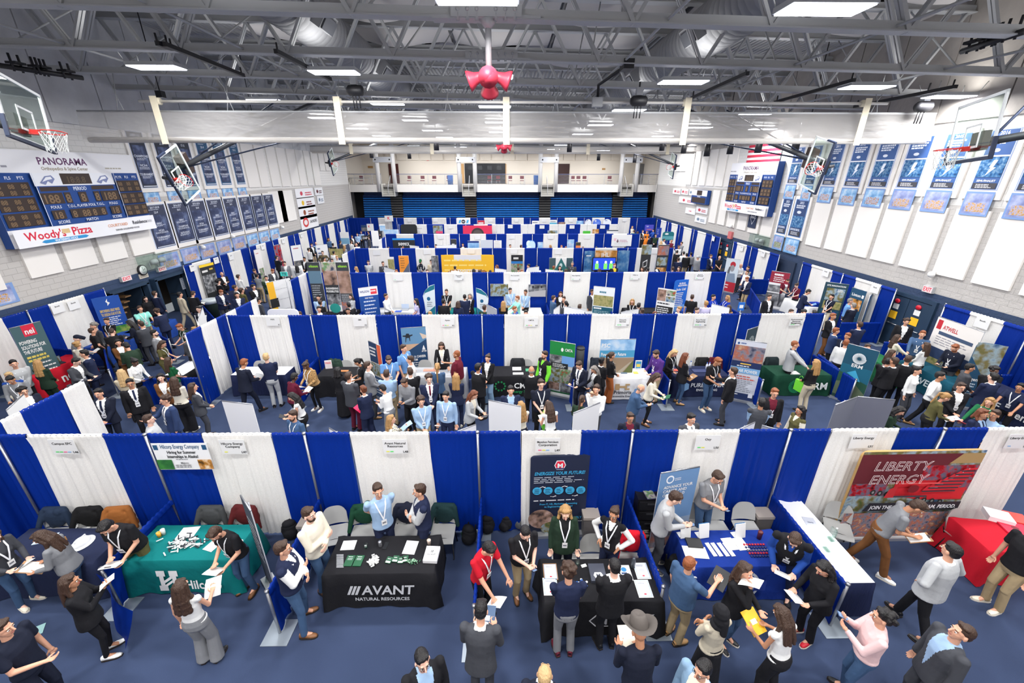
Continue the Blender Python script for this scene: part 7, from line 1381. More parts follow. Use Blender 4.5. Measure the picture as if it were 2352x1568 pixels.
# black silver-lettered table
AV=[('l',.2,.12,.8,1,.1,.06,(210,220,214)),('l',.2,.3,.8,2,.1,.04,(210,220,214))]
flat('paper_stack',801,1252,.24,.2,W_,'white paper stack at the back left of the silver-lettered table',.05);flat('paper_stack',943,1257,.22,.28,W_,'white papers with a small print on the silver-lettered table',-.1,[('r',.42,.35,.58,.5,(190,190,194))])
for k,x in enumerate((803,824)):flat('brochure',x,1288,.14,.21,(14,84,50),'dark green brochure on the silver-lettered table, %s one of the pair'%('left','right')[k],-.04,AV,.012,group='green brochures on the silver-lettered table')
for k,x in enumerate((894,909,921,931)):flat('gift_pouch',x,1287-(k%2)*3,.1,.12,(22,80,52),'small green pouch on the silver-lettered table, %s from the left'%nth(k+1),.1*k-.2,[('r',.1,.7,.9,1,W_),('l',.2,.3,.8,1,.1,.1,W_)],.02,'pouch','green pouches in a row')
mb=MB();[mb.box((rr.gauss(0,.05),rr.gauss(0,.05),.006+.0008*k),(.05,.018,.012),mat(W_,.4),Matrix.Rotation(rr.uniform(0,3),3,'Z'))for k in range(50)];o=mb.build('lighter_pile',label='heap of small white giveaways on the silver-lettered table',category='giveaways',kind='stuff');o.location=on(857,1289)
mb=MB();[mb.box((rr.gauss(0,.05),rr.gauss(0,.03),.006+.0008*k),(.04,.01,.008),mat((150,190,160)if k%2 else(40,90,60),.4),Matrix.Rotation(rr.uniform(0,3),3,'Z'))for k in range(40)];o=mb.build('keychain_pile',label='heap of small green keychains on the silver-lettered table',category='keychains',kind='stuff');o.location=on(949,1291)
for k in range(12):flat('pen',781+(k//12)*8,1274+2.6*k,.12,.008,(190,192,196),'silver pen in the row at the left of the silver-lettered table',0,h=.008,cat='pen',group='silver pens in a row')
flat('tote_stack',992,1276,.24,.3,(236,236,238),'folded white AVANT tote on the right of the silver-lettered table',-.06,[('t','AVANT',.5,.62,.1,(60,62,66),.6),('p',[(.4,.45),(.45,.45),(.52,.28),(.47,.28)],(60,62,66)),('p',[(.5,.45),(.55,.45),(.62,.28),(.57,.28)],(60,62,66))],.06,'bag')
mb=MB();mb.lathe([(.028,0),(.032,.01),(.032,.105),(.026,.12)],mat((190,192,198),.25,.8),14);o=mb.build('drink_can',label='silver drink can on the silver-lettered table',category='can');o.location=on(874,1254)
flat('phone',886,1253,.07,.15,(20,22,26),'black phone beside the drink can',-.1);mb=MB();mb.lathe([(.03,0),(.038,.09),(.036,.09),(.028,.01)],mat((190,195,200),.1,0,'glass'),12);o=mb.build('water_glass',label='clear glass of water on the silver-lettered table',category='glass');o.location=on(841,1258)
mb=MB();mb.lathe([(.028,0),(.036,.1),(.038,.105),(.03,.115)],mat((214,196,180),.5),14);o=mb.build('coffee_cup',label='paper coffee cup at the right end of the silver-lettered table',category='cup');o.location=on(986,1250)
# clipboard table
FLY=[('r',.06,.05,.94,.95,(100,160,220)),('r',.09,.07,.91,.93,(240,240,244)),('l',.2,.14,.8,2,.06,.03,(120,130,150)),('r',.3,.4,.7,.68,(200,202,208)),('r',.42,.78,.58,.86,(220,60,80))]
for k,(x,y,lab)in enumerate([(1264,1313,'framed flyer on a tan clipboard at the back left of the clipboard table'),(1264,1347,'blue-edged flyer at the front left of the clipboard table'),(1474,1311,'blue-edged flyer at the back right of the clipboard table'),(1478,1352,'blue-edged flyer at the front right of the clipboard table')]):flat('flyer',x,y,.23,.3,(170,130,90)if k==0 else W_,lab,0,FLY,.01)
flat('flyer',1437,1315,.18,.28,W_,'white and blue info sheet behind the black suit on the clipboard table',0,[('e',.4,.3,.25,.15,(60,140,200)),('e',.5,.75,.2,.1,(90,160,210)),('r',.1,.5,.6,.6,(30,60,110))]);flat('tote_bag',1372,1318,.26,.32,(66,70,84),'folded grey drawstring bag with a white M badge on the clipboard table',0,[('p',[(.3,.52),(.7,.52),(.8,.68),(.7,.84),(.3,.84),(.2,.68)],(225,228,234)),('t','M',.5,.8,.2,(66,70,84),.4)],.05,'bag')
mb=MB();mb.lathe([(.036,0),(.036,.16),(.026,.19),(.024,.22)],mat((70,76,84),.3),14);o=mb.build('water_bottle',label='dark water bottle on the clipboard table beside the red jacket',category='bottle');o.location=on(1453,1303)
mb=MB();[mb.ell((rr.gauss(0,.05),rr.gauss(0,.04),.012+.0006*k),(.022,.022,.008),mat(W_ if k%2 else(40,90,170),.4),8)for k in range(24)];o=mb.build('badge_pile',label='heap of round blue and white badges on the clipboard table',category='badges',kind='stuff');o.location=on(1338,1342)
flat('business_card',1341,1299,.09,.055,W_,'white card at the back of the clipboard table',.3,cat='card');mb=MB();mb.lathe([(.03,0),(.038,.11),(.036,.11),(.028,.01)],mat((200,205,208),.1,0,'glass'),12);o=mb.build('plastic_cup',label='clear cup at the back of the clipboard table',category='cup');o.location=on(1326,1298)
# royal blue table
for k in range(4):flat('leaflet_row',1633+14*k-(k%2),1262,.07,.28,W_,'row of small white leaflets on the royal blue table, %s from the left'%nth(k+1),.12,[('l',.1,q_*.25,.9,1,.1,.02,(150,150,160))for q_ in range(4)],.012,'leaflets','rows of white leaflets')
for k,x in enumerate((1676,1701)):flat('flyer',x,1249,.2,.26,W_,'white flyer on the royal blue table, %s of the pair'%('left','right')[k],.1,TXT,group='white flyers on the royal blue table')
for k,(x,lab)in enumerate([(1572,'small photo stand-up sign at the left end of the royal blue table'),(1614,'blue and white stand-up sign, left on the royal blue table'),(1697,'blue and white stand-up sign, right on the royal blue table')]):
 p=on(x,1232);t=thing('table_sign',lab,'sign',p,.15);mb=MB();mb.box((0,0,.14),(.2,.01,.28),mat(W_,.5),Matrix.Rotation(-.25,3,'X'));mb.build('board',t);M=Matrix.Translation((0,-.008,0))@Matrix.Rotation(-.25,4,'X');o=canvas(MB(),.2,.28,[('r',0,0,1,.3,(60,130,190)),('l',.1,.36,.9,4,.1,.03,(110,120,140)),('r',.3,.7,.7,.95,(190,192,198))]if k else[('n',.0,.0,1,.3,'face'),('l',.1,.36,.6,6,.1,.04,(190,60,60)),('n',.6,.4,1,1,'yard')]).build('print',t);o.matrix_local=M
 mb=MB();mb.box((0,.05,.004),(.2,.12,.008),mat(W_,.5));mb.build('foot',t)
flat('tablet',1594,1248,.26,.2,(30,30,32),'black tablet on papers at the left of the royal blue table',-.1,h=.03);flat('paper_stack',1597,1268,.4,.24,W_,'fanned white papers at the left of the royal blue table',-.1)
mb=MB()
for k in range(40):a_,b_=k%8,k//8;mb.lathe([(.018,0),(.02,.02),(.0,.022)],mat([(30,40,90),(170,30,50),(90,90,110)][(a_*3+b_)%3],.3),8,(a_*.05-.17,b_*.06-.14,0))
for k in range(0):pass
o=mb.build('pin_display',label='rows of small red and navy pins on the royal blue table',category='pins',kind='stuff');o.location=on(1738,1262)
mb=MB();mb.lathe([(.036,0),(.042,.14),(.044,.15),(.035,.17)],mat((96,40,40),.4),14);o=mb.build('tumbler',label='dark red travel tumbler at the back right of the royal blue table',category='tumbler');o.location=on(1743,1236)
# long white table
flat('info_sheet',1862,1201,.2,.28,(200,204,214),'pale sheet lying at the far end of the long white table',-.2,[('t','Liberty',.5,.5,.12,(60,70,100),.5)],cat='paper')
for x,y,lab,c,h in[(1915,1233,'clear water bottle on the long white table',(170,190,205),.2),(1908,1238,'clear acrylic holder on the long white table, far one',(190,195,205),.25),(1898,1262,'clear acrylic holder on the long white table, near one',(190,195,205),.22)]:
 mb=MB()
 if 'bottle' in lab:mb.lathe([(.03,0),(.03,.13),(.012,.17),(.014,.2)],mat(c,.1,0,'glass'),12);mb.lathe([(.015,.2),(.015,.22)],mat('white',.4),10)
 else:mb.box((0,0,h/2),(.03,.12,h),mat(c,.1,0,'glass'));mb.box((0,0,.006),(.08,.12,.012),mat(c,.1,0,'glass'))
 o=mb.build('water_bottle' if 'bottle' in lab else 'leaflet_holder',label=lab,category='bottle' if 'bottle' in lab else 'holder');o.location=on(x,y)
 # red table
flat('paper_box',2290,1190,.36,.3,(236,236,240),'white box of papers on the bright red tablecloth',-.5,h=.1,cat='box');flat('folded_shirt',2330,1215,.4,.3,(214,30,66),'folded crimson shirt hanging over the red table edge',-.3,h=.03,cat='shirt',items=[('e',.5,.5,.15,.15,(120,40,50))]);flat('red_folder',2335,1190,.3,.3,(226,80,70),'orange-red folders on the bright red tablecloth',-.4,h=.02,cat='folder')
# floor things
def backpack(p,rz,c,lab):
 k=want(('bp',lab),[ellp((0,0,.2),(.17,.11,.22)),ellp((0,-.08,.14),(.13,.07,.13)),cap((-.1,.1,.1),.02,(-.08,.13,.36),.02),cap((.1,.1,.1),.02,(.08,.13,.36),.02),cap((-.03,.02,.42),.012,(.03,.02,.45),.012),ellp((0,0,.36),(.13,.09,.08))],.012,2,'backpack');COATS2.append((k,p,rz,c,lab,'backpack'))
COATS2=[]
for x,y,c,lab in[(670,1228,(28,28,32),'black backpack behind the person in cream sweater'),(1120,1215,(26,26,30),'black backpack left in the row behind the red polo'),(1160,1210,(30,30,34),'black backpack in the middle behind the red polo'),(1196,1205,(90,92,96),'grey backpack leaning by the navy fabric banner'),(1078,1240,(24,24,28),'black backpack beside the green booklet on the floor'),(1476,1225,(176,168,150),'beige cap and bag behind the low divider by the banner stand'),(1545,1310,(26,26,28),'black backpack under the left end of the royal blue table'),(2140,1222,(60,44,36),'dark bag on the floor behind the grey polo'),(180,1330,(24,24,28),'black bag under the navy table at the bottom left')]:
 p=atZ(x,y,.05);backpack(p,rr.uniform(-.6,.6),c,lab)
def bin_(px_,py_,z,w,h,c,lab,liner=True):
 p=atZ(px_,py_,h);t=thing('waste_bin',lab,'bin',(p.x,p.y,0));mb=MB();mb.prism([(-w/2*.85,0),(w/2*.85,0),(w/2,h),(-w/2,h)],-w*.4,w*.4,mat(c,.5));mb.build('body',t)
 if liner:mb=MB();mb.box((0,0,h),(w*1.05,w*.86,.06),mat((170,160,150),.4));mb.build('liner',t)
bin_(1357,1180,0,.32,.6,(104,100,98),'grey waste bin with liner beside the navy fabric banner');bin_(1752,1178,0,.32,.6,(98,94,90),'grey waste bin with liner beside the royal blue curtain right of the chairs');bin_(705,1200,0,.3,.5,(120,118,116),'grey waste bin with liner behind the cream sweater')
p=atZ(481,688,.95);t=thing('trash_barrel','large dark green trash barrel with clear liner in the left aisle','trash barrel',(p.x,p.y,0));mb=MB();mb.lathe([(.27,0),(.33,.9),(.34,.95)],mat((30,44,36),.6),20);mb.build('barrel',t);mb=MB();mb.lathe([(.35,.78),(.37,.9),(.37,.97),(.3,.98)],mat((196,204,208),.3),20);mb.build('liner',t)
p=atZ(1487,1125,1.05);t=thing('drawer_case','black plastic drawer case between the low divider and the light blue banner stand','case',(p.x,p.y,0));mb=MB();mb.box((0,0,.52),(.5,.5,1.04),mat((26,26,30),.45));mb.build('body',t)
for k in range(4):mb=MB();mb.box((0,-.26,.14+.25*k),(.44,.03,.2),mat((36,36,40),.4));d_=mb.build('drawer',t);mb=MB();mb.box((0,-.285,.2+.25*k),(.14,.02,.03),mat((60,60,64),.4));mb.build('handle',d_)
flat('magazine',1492,1135,.2,.26,(90,80,120),'colourful magazine on top of the black drawer case',.1,[('n',.05,.05,.95,.95,'multi',8)],z=1.06);flat('booklet',1069,1230,.15,.21,(20,90,50),'green booklet lying on the floor by the low divider',.3,AV,z=.01)
mb=MB();mb.box((0,0,.13),(.3,.26,.26),mat((160,130,96),.7));mb.box((0,0,.2),(.27,.23,.14),mat((40,34,30),.8));o=mb.build('cardboard_box',label='small open cardboard box on the floor by the low divider behind the red polo',category='box');o.location=atZ(1088,1200,0)
flat('paper_sheet',86,1448,.16,.2,(150,190,190),'pale sheet on the floor behind the person in black blazer',.6,z=.004)
# second row bits
for x,y,c,w,d,lab in[(585,848,(205,206,212),.3,.2,'white paper at the back of the navy-skirted table'),(990,850,(235,150,130),.5,.16,'orange leaflets on the light grey table'),(965,860,(226,226,228),.3,.2,'white papers on the light grey table'),(1187,847,W_,.3,.24,'white papers on the black and green table'),(1190,858,W_,.35,.14,'white sign lying at the front of the black and green table'),(1214,850,(60,150,110),.2,.2,'green leaflets on the black and green table'),(1432,855,(110,130,150),.2,.2,'magazine on the white tablecloth'),(1460,856,(230,210,90),.15,.15,'yellow leaflet on the white tablecloth'),(1608,852,(40,52,96),.5,.22,'navy folders on the navy table'),(1552,850,(230,90,70),.2,.14,'red and orange leaflets on the navy table'),(1822,856,W_,.32,.24,'white paper on the dark green table'),(915,715,(40,80,180),.3,.22,'royal blue bag lying on the light grey table of the third row'),(790,852,(180,120,70),.3,.12,'tan leaflets on the black and teal table'),(2150,822,W_,.4,.3,'crumpled white cloth on the teal table at the right')]:
 flat('leaflet' if 'leaflet' in lab else 'paper_sheet' if 'paper' in lab or 'sign' in lab else 'folder' if 'folder' in lab else 'bag' if 'bag' in lab else 'magazine' if 'maga' in lab else 'cloth',x,y,w,d,c,lab,0,h=.015)
t=thing('table_sign','small red and white FREE sign on the black and teal table','sign',on(756,846),.2);mb=MB();mb.box((0,0,.15),(.22,.02,.3),mat((236,226,226),.5));mb.build('board',t);canvas(MB(),.22,.3,[('t','FREE',.5,.4,.2,(230,90,100),.8)],y=-.011).build('print',t)
t=thing('table_sign','small framed blue and yellow sign on the white tablecloth','sign',on(1465,847),0);mb=MB();mb.box((0,0,.16),(.22,.02,.32),mat(W_,.5));mb.build('board',t);canvas(MB(),.22,.32,[('r',.1,.1,.9,.9,(60,150,200)),('r',.2,.4,.8,.75,(230,210,90))],y=-.011).build('print',t)
for i,(x,y)in enumerate([(1585,838),(1622,842),(1628,841)]):
 mb=MB();mb.lathe([(.035,0),(.035,.16),(.018,.2),(.018,.23)],mat((226,230,238),.4),12);mb.lathe([(.02,.22),(.02,.25)],mat((40,90,180),.4),10);o=mb.build('water_bottle',label='white bottle with blue cap on the navy table, %s from the left'%nth(i+1),category='bottle');o.location=on(x,y+6)
t=thing('laptop','open laptop on the light grey table of the third row','laptop',on(930,711),0);mb=MB();mb.box((0,0,.01),(.36,.25,.02),mat((150,152,156),.4));mb.build('base',t);mb=MB();mb.box((0,.13,.13),(.36,.01,.24),mat((190,205,225),.3));mb.build('screen',t)
t=thing('laptop','open laptop showing a landscape on the bright red table at the left','laptop',on(132,836),1.2);mb=MB();mb.box((0,0,.01),(.36,.25,.02),mat((40,42,46),.4));mb.build('base',t);mb=MB();mb.box((0,.13,.13),(.36,.01,.24),mat((40,42,46),.3));mb.box((0,.123,.13),(.33,.004,.2),photo('land',5));mb.build('screen',t)
p=atZ(98,862,1.15);backpack(Vector((p.x,p.y,0)),0,(24,32,60),'navy backpack worn by the person in dark green suit at the red table');COATS2[-1]=COATS2[-1][:1]+(Vector((p.x,p.y,1.05)),)+COATS2[-1][2:]
def build_bags():
 for k,p,rz,c,lab,nm in COATS2:o=link(nm,_res[k],None,loc=(p.x,p.y,max(0,p.z-.05)),rz=rz,mats=[cloth(c)]);o['label']=lab;o['category']=nm
 # the pole-like post with tent card in the right aisle
p=atZ(1702,706,1.1);t=thing('sign_post','small blue sign on a post over the second curtain row in the right aisle','sign',(p.x,p.y,0));mb=MB();mb.tube([(0,0,0),(0,0,1.0)],.02,m_pole,6);mb.build('post',t);mb=MB();mb.box((0,0,1.15),(.3,.03,.4),mat((40,110,200),.5));mb.build('panel',t);canvas(MB(),.3,.4,[('r',.2,.3,.8,.7,W_)],y=-.016,oz=.95).build('print',t)
# ---------------------------------------------------------------- who stands where: pixel of the crown, facing (270 = to the camera), looks
SN,BT,BR='sneak:white','plain:brown','plain:tan'
W1='by the bottom-left navy table'
P_(-18,1222,350,'f,1.68,long,brownhair','sweat:dgrey','jeans:denim','hold',W1,shoes='sneak:cream',label='person cut by the left edge in dark grey sweater and jeans, at the navy table')
P_(78,1224,200,'f,1.66,long,brownhair','sweat:grey','jeans:denim','hold',W1,held='clipboard:board',shoes='sneak:cream',g=.02,lan=0)
P_(230,1208,275,'m,1.8,short,blackhair','tee:black','pants:olive','write','between the navy and teal tables',held='clipboard:white',shoes=BR,lean=16,g=.03,nod=30,legs='wide')
P_(481,1222,255,'m,1.74,short,brownhair','tee:black','jeans:denim','write','in front of the teal table',shoes=BT,lean=14,beard=1,nod=30)
P_(152,1322,30,'f,1.66,long,brownhair','jacket:black:black','slim:black','up','walking at the lower left',held='booklet:white',shoes='heel:white',lan=0)
P_(410,1334,95,'f,1.66,wavy,brownhair','tank:white','wide:grey','one','seen from behind near the teal table',shoes='plain:black',lan=0,held='paper:white')
P_(-6,1428,10,'m,1.78,short,brownhair','tee:dnavy','pants:dnavy','one','',lan=0,label='person cut by the lower left edge in dark navy polo, arm out')
P_(645,1245,15,'m,1.82,short,brownhair','vest:navy:white','jeans:denim','cross','leaning on the low divider',shoes='plain:brown',legs='wide',g=.01)
P_(706,1166,345,'m,1.84,short,brownhair','sweat:cream','jeans:denim','cross','left of the black table with silver lettering',shoes='plain:brown',beard=1,lan=0)
P_(866,1112,300,'m,1.84,short,brownhair','tee:lblue','jeans:navy','back','behind the black table with silver lettering',shoes=BT)
P_(962,1113,200,'m,1.82,short,brownhair','vest:navy:lgrey','pants:navy','cross','behind the black table with silver lettering')
P_(1130,1254,320,'m,1.78,short,blackhair','tee:red','pants:black','reach','reading by the low divider',held='paper:white',lean=10,nod=30)
P_(1210,1216,290,'m,1.74,buzz,blackhair','tee:black','pants:khaki','phone','left of the table with clipboards',shoes=BT,g=.03)
P_(1300,1166,268,'f,1.74,bob,blond','jacket:dgreen:black:black','pants:dnavy','pock','behind the table with clipboards',nod=18,g=.03)
P_(1412,1166,235,'f,1.72,pony,brownhair','vest:black:white','jeans:navy','hips','behind the table with clipboards',glasses=1)
P_(1306,1291,92,'m,1.82,curly,brownhair','tee:navy','pants:grey','front','seen from behind at the table with clipboards',shoes='plain:maroon',lan=0,nod=20)
P_(1412,1281,95,'m,1.8,buzz,blackhair','jacket:black','pants:black','front','seen from behind at the table with clipboards',lan=0,nod=14)
P_(1106,1378,84,'m,1.8,short,blackhair','jacket:dgrey','pants:dgrey','hold','seen from behind near the red polo',held='folder:denim',lan=0)
P_(1468,1424,92,'m,1.84,hat,brownhair','long:dnavy','pants:dnavy','hold','seen from above at the bottom',label='person in felt cowboy hat and dark navy denim shirt, holding papers near the bottom',held='paper:cream',lan=0)
P_(1252,1532,80,'m,1.78,buzz,lblond','jacket:dnavy','pants:dnavy','down','',lan=0,label='person with cropped blond hair, only the head showing at the bottom edge')
P_(968,1500,300,'m,1.76,short,blackhair','jacket:black:lblue','pants:black','down','',lan=0,glasses=1,label='black-haired person in black jacket at the bottom edge, left of the dark grey suit')
P_(1561,1133,335,'m,1.84,short,brownhair','sweat:lgrey','pants:dgrey','phone','by the blue booth banner stand',shoes='sneak:dgrey',lan=0)
P_(1656,1088,285,'m,1.84,short,brownhair','tee:grey','jeans:denim','phone','behind the two grey chairs',g=.02)
P_(1828,1236,232,'m,1.84,short,brownhair','vest:black:blue','jeans:navy','hold','leaning over by the royal blue table',glasses=1,lean=26,g=.03,legs='wide')
P_(1588,1279,25,'m,1.76,buzz,redhair','tee:denim','pants:khaki','gest','in front of the royal blue table',shoes=BR,held='folder:black',g=.03)
P_(1716,1295,300,'f,1.7,wavy,brownhair','jacket:black:black','jeans:denim','face','in front of the royal blue table',held='paper:white',shoes='sneak:black',lan=0,g=.02)
P_(1890,1293,190,'f,1.7,wavy,blackhair','jacket:black:black','pants:black','hold','at the end of the long white table',held='paper:white',shoes='sneak:red',lan=0)
P_(1658,1392,105,'f,1.66,hijab,black','long:satin','skirt:black','cross','in the lower right aisle',lan=0)
P_(1792,1389,110,'f,1.68,long,brownhair','tank:white','wide:black','hold','in the lower right aisle',held='folder:yellow',lan=0)
P_(1618,1522,205,'m,1.74,short,blackhair','jacket:ldenim:cream','jeans:denim','down','',glasses=1,lan=0,label='person with black hair in pale denim jacket at the bottom edge')
P_(2127,1157,325,'m,1.84,short,brownhair','tee:grey','pants:brown','write','in front of the red truck backdrop',held='clipboard:board',shoes=SN,lean=18,legs='walk',nod=26)
P_(2193,1249,105,'m,1.84,short,blackhair','jacket:lgrey','pants:black','hips','seen from behind before the grey chair',legs='walk',lan=0,g=.02)
P_(2035,1402,150,'m,1.74,curly,blackhair','long:pink','jeans:denim','up','at the lower right',held='phone:denim',lan=0)
P_(2226,1438,165,'m,1.8,short,brownhair','jacket:dgrey:lblue','pants:dgrey','down','looking up at the bottom right',lan=0,nod=-14)
P_(2392,1208,180,'m,1.8,short,brownhair','tee:black','pants:khaki','down','',shoes='sneak:cream',lan=0,label='person cut by the right edge, khaki trouser legs and cream shoes')
# ---- left block behind the first row
W2='by the red table at left'
P_(27,826,330,'m,1.78,short,blackhair','sweat:lgrey','pants:black','front',W2)
P_(16,855,300,'f,1.66,pony,lblond','vest:blue:cream','jeans:denim','front',W2)
P_(18,865,300,'m,1.74,short,blackhair','long:grey','pants:dnavy','hold',W2,label='person in grey shirt with dark hair at the left edge, before the red table')
P_(48,889,340,'m,1.74,curly,blackhair','jacket:dnavy','pants:black','face','beside the white panel at the left edge',glasses=1)
P_(84,826,95,'f,1.7,wavy,blond','jacket:dgreen','pants:dgreen','front','with navy backpack at the red table')
P_(176,822,10,'m,1.76,short,blackhair','jacket:dgrey','pants:black','hold','right of the red table',glasses=1,held='folder:navy')
P_(189,803,215,'m,1.8,short,blackhair','jacket:navy','pants:navy','front','right of the red table')
P_(175,783,95,'f,1.7,bun,blond','tank:cream','pants:black','front','behind the red table')
P_(179,769,60,'m,1.76,cap,dnavy','sweat:grey','jeans:denim','hold','behind the red table')
P_(209,752,60,'m,1.76,buzz,brownhair','tee:black','pants:black','hips','left of the rounded blue banner')
P_(212,741,250,'m,1.8,curly,greyhair','long:dgrey','pants:black','front','left of the rounded blue banner')
P_(242,730,285,'f,1.72,bun,brownhair','tee:black','pants:black','front','before the rounded blue banner')
P_(255,753,120,'m,1.76,buzz,brownhair','tee:black','pants:black','write','leaning over the blue table')
P_(292,736,190,'f,1.7,long,blackhair','jacket:dnavy','pants:dnavy','hold','before the rounded blue banner',held='folder:black')
P_(319,702,330,'m,1.82,short,brownhair','tee:mint','pants:khaki','reach','right of the rounded blue banner')
P_(356,709,165,'m,1.78,curly,brownhair','jacket:navy','pants:navy','hold','facing the mint polo',held='folder:black')
P_(321,737,170,'m,1.76,short,brownhair','jacket:dgrey','pants:dgrey','front','in the left aisle')
P_(352,757,25,'m,1.78,short,blackhair','jacket:grey','pants:grey','down','in the left aisle',beard=1)
P_(375,782,10,'f,1.68,long,brownhair','tee:olive','pants:olive','hold','in the left aisle')
P_(385,820,60,'f,1.68,long,brownhair','tee:green','pants:grey','front','at the white table end')
P_(310,824,350,'f,1.68,bun,blackhair','long:white','pants:black','hold','with lime bag in the left aisle',skin='dark',held='tablet:black')
P_(286,786,150,'m,1.78,short,blackhair','long:dgreen','jeans:denim','hold','in the left aisle',g=.03)
P_(268,779,320,'f,1.66,bob,blackhair','jacket:brown','pants:brown','front','in the left aisle',held='paper:white')
P_(275,848,130,'f,1.68,wavy,lblond','sweat:beige','pants:black','front','in the left aisle')
P_(295,870,310,'m,1.8,short,blackhair','jacket:black:white:navy','pants:black','down','in the left aisle',glasses=1,held='phone:black')
P_(366,858,300,'f,1.68,bob,blackhair','jacket:brown','pants:black','front','before the low divider at left')
P_(397,865,100,'f,1.72,wavy,brownhair','long:cream','wide:black','front','seen from behind in the left aisle',lan=0,shoes='sneak:white')
P_(375,908,240,'m,1.78,curly,brownhair','jacket:slate:white:navy','pants:slate','gest','in the left aisle',glasses=1)
P_(338,952,30,'m,1.76,short,brownhair','sweat:lgrey','pants:dgrey','front','just over the first curtain row at left',lan=0)
P_(440,879,40,'f,1.7,long,brownhair','jacket:dgrey','pants:dgrey','front','left of the near white curtain end',lan=0)
P_(222,893,290,'m,1.8,short,blackhair','jacket:dnavy:white:navy','pants:dnavy','front','carrying a royal blue folder',held='folder:royal')
P_(407,745,250,'m,1.8,short,redhair','tee:dgreen','pants:black','hold','left of the white curtain end',held='paper:white')
P_(444,750,200,'m,1.74,short,blond','long:lblue','pants:black','front','behind the white curtain end')
P_(426,764,180,'m,1.74,short,brownhair','long:dgrey','pants:black','front','behind the white curtain end')
P_(411,670,60,'m,1.8,short,blackhair','jacket:beige','pants:beige','down','walking toward the left doors',lan=0,legs='walk',label='person in beige suit seen from behind, walking toward the left doors')
P_(444,668,85,'m,1.8,short,brownhair','jacket:black','pants:black','hold','left of the large bin',lan=0)
P_(454,703,270,'m,1.74,short,blackhair','vest:dnavy:white','pants:black','front','behind the leaning white panel',glasses=1)
P_(332,680,340,'f,1.66,wavy,blackhair','jacket:black:black','pants:black','down','striding by the open doors',legs='walk',lan=0)
P_(353,668,80,'m,1.8,short,brownhair','jacket:navy','pants:navy','down','in the open left doorway',lan=0)
# ---- second row booths, left to right
P_(562,823,70,'m,1.82,short,redhair','jacket:dnavy','pants:dnavy','hold','at the navy-skirted table',held='laptop:lgrey',lan=0,legs='walk')
P_(609,811,105,'m,1.82,short,lblond','tee:navy','pants:lgrey','front','at the navy-skirted table',lan=0,glasses=1)
P_(698,833,250,'f,1.72,bun,brownhair','long:leopard','slim:black','hold','',skin='dark',shoes=SN,g=.04,held='paper:white',label='person in leopard-print blouse and black trousers with white shoes, smiling')
P_(678,856,60,'f,1.7,short,blackhair','sweat:wine','pants:black','hold','facing the leopard print',skin='dark',shoes='sneak:white',lan=0,g=.03)
P_(664,903,200,'f,1.66,wavy,blackhair','tank:white','pants:black','hold','with tablet near the back of the white stand',held='tablet:black',lan=0)
P_(670,943,245,'m,1.78,short,brownhair','tee:denim','pants:black','down','just over the first curtain row',beard=1)
P_(816,824,190,'f,1.7,pony,blackhair','tee:black','jeans:denim','hold','behind the black and teal table',skin='tanskin')
P_(774,843,90,'f,1.64,bob,blackhair','long:black','skirt:black','front','at the black and teal table',lan=0)
P_(799,854,70,'m,1.84,short,brownhair','jacket:dgrey','pants:wine','front','in the middle aisle',lan=0)
P_(844,830,20,'m,1.84,short,brownhair','jacket:grey','pants:dgrey','front','in the middle aisle',shoes='plain:tan')
P_(833,885,140,'f,1.7,bun,auburn','jacket:navy','wide:navy','front','in the middle aisle',held='folder:magenta',lan=0)
P_(875,883,150,'f,1.68,short,blackhair','long:white','wide:grey','phone','in the middle aisle',lan=0)
P_(887,849,90,'m,1.8,short,brownhair','long:lblue','pants:khaki','front','seen from behind in the middle aisle',lan=0)
P_(892,819,290,'m,1.84,short,brownhair','tee:sky','pants:khaki','hold','by the drone banner',beard=1)
P_(926,791,330,'m,1.88,short,brownhair','tee:sky','pants:khaki','pock','by the drone banner')
P_(941,817,190,'m,1.78,short,brownhair','long:white','pants:dgrey','front','by the drone banner')
P_(941,844,110,'m,1.78,short,brownhair','jacket:black','pants:black','front','in the middle aisle',lan=0)
P_(925,871,250,'m,1.78,short,brownhair','long:grey','pants:black','phone','in the middle aisle',lan=0)
P_(897,953,15,'f,1.66,wavy,blond','sweat:stripe','jeans:denim','up','just over the first curtain row',held='paper:lblue')
P_(1013,787,275,'f,1.72,long,brownhair','jacket:black:cream:cream','pants:black','table','behind the light grey table')
P_(1048,804,170,'m,1.84,buzz,redhair','tee:maroon','pants:khaki','gest','at the light grey table',beard=1,g=.06)
P_(1004,834,92,'f,1.7,ponyl,blond','jacket:denim','pants:dnavy','front','seen from behind at the light grey table',lan=0)
P_(1047,858,88,'f,1.7,long,blond','jacket:navy','pants:navy','front','seen from behind',lan=0,shoes='heel:cream')
P_(984,860,285,'m,1.8,curly,brownhair','jacket:navy:white:maroon','pants:navy','front','in the middle aisle')
P_(966,911,290,'m,1.76,curly,brownhair','long:lblue:lblue:navy','pants:khaki','front','in the middle aisle',held='folder:green')
P_(1023,899,260,'m,1.78,short,blackhair','long:lblue:lblue:navy','pants:navy','down','holding a bottle in the middle aisle',held='booklet:white')
P_(1092,898,335,'f,1.72,long,auburn','jacket:lgrey:cream:cream','slim:black','hold','in the middle aisle',held='tablet:dgrey',lan=0)
P_(1098,834,50,'m,1.82,short,blackhair','jacket:black','pants:black','front','seen from behind',lan=0,g=.03)
P_(1120,814,250,'f,1.72,bun,brownhair','jacket:black:white:white','wide:ldenim','front','left of the black and green table',lan=0)
P_(1251,806,215,'m,1.82,short,brownhair','vest:black:lime','jeans:navy','pock','right of the black and green table',beard=1)
P_(1221,840,90,'m,1.8,bald,greyhair','jacket:black','pants:black','front','seen from behind at the black and green table',lan=0,skin='tanskin')
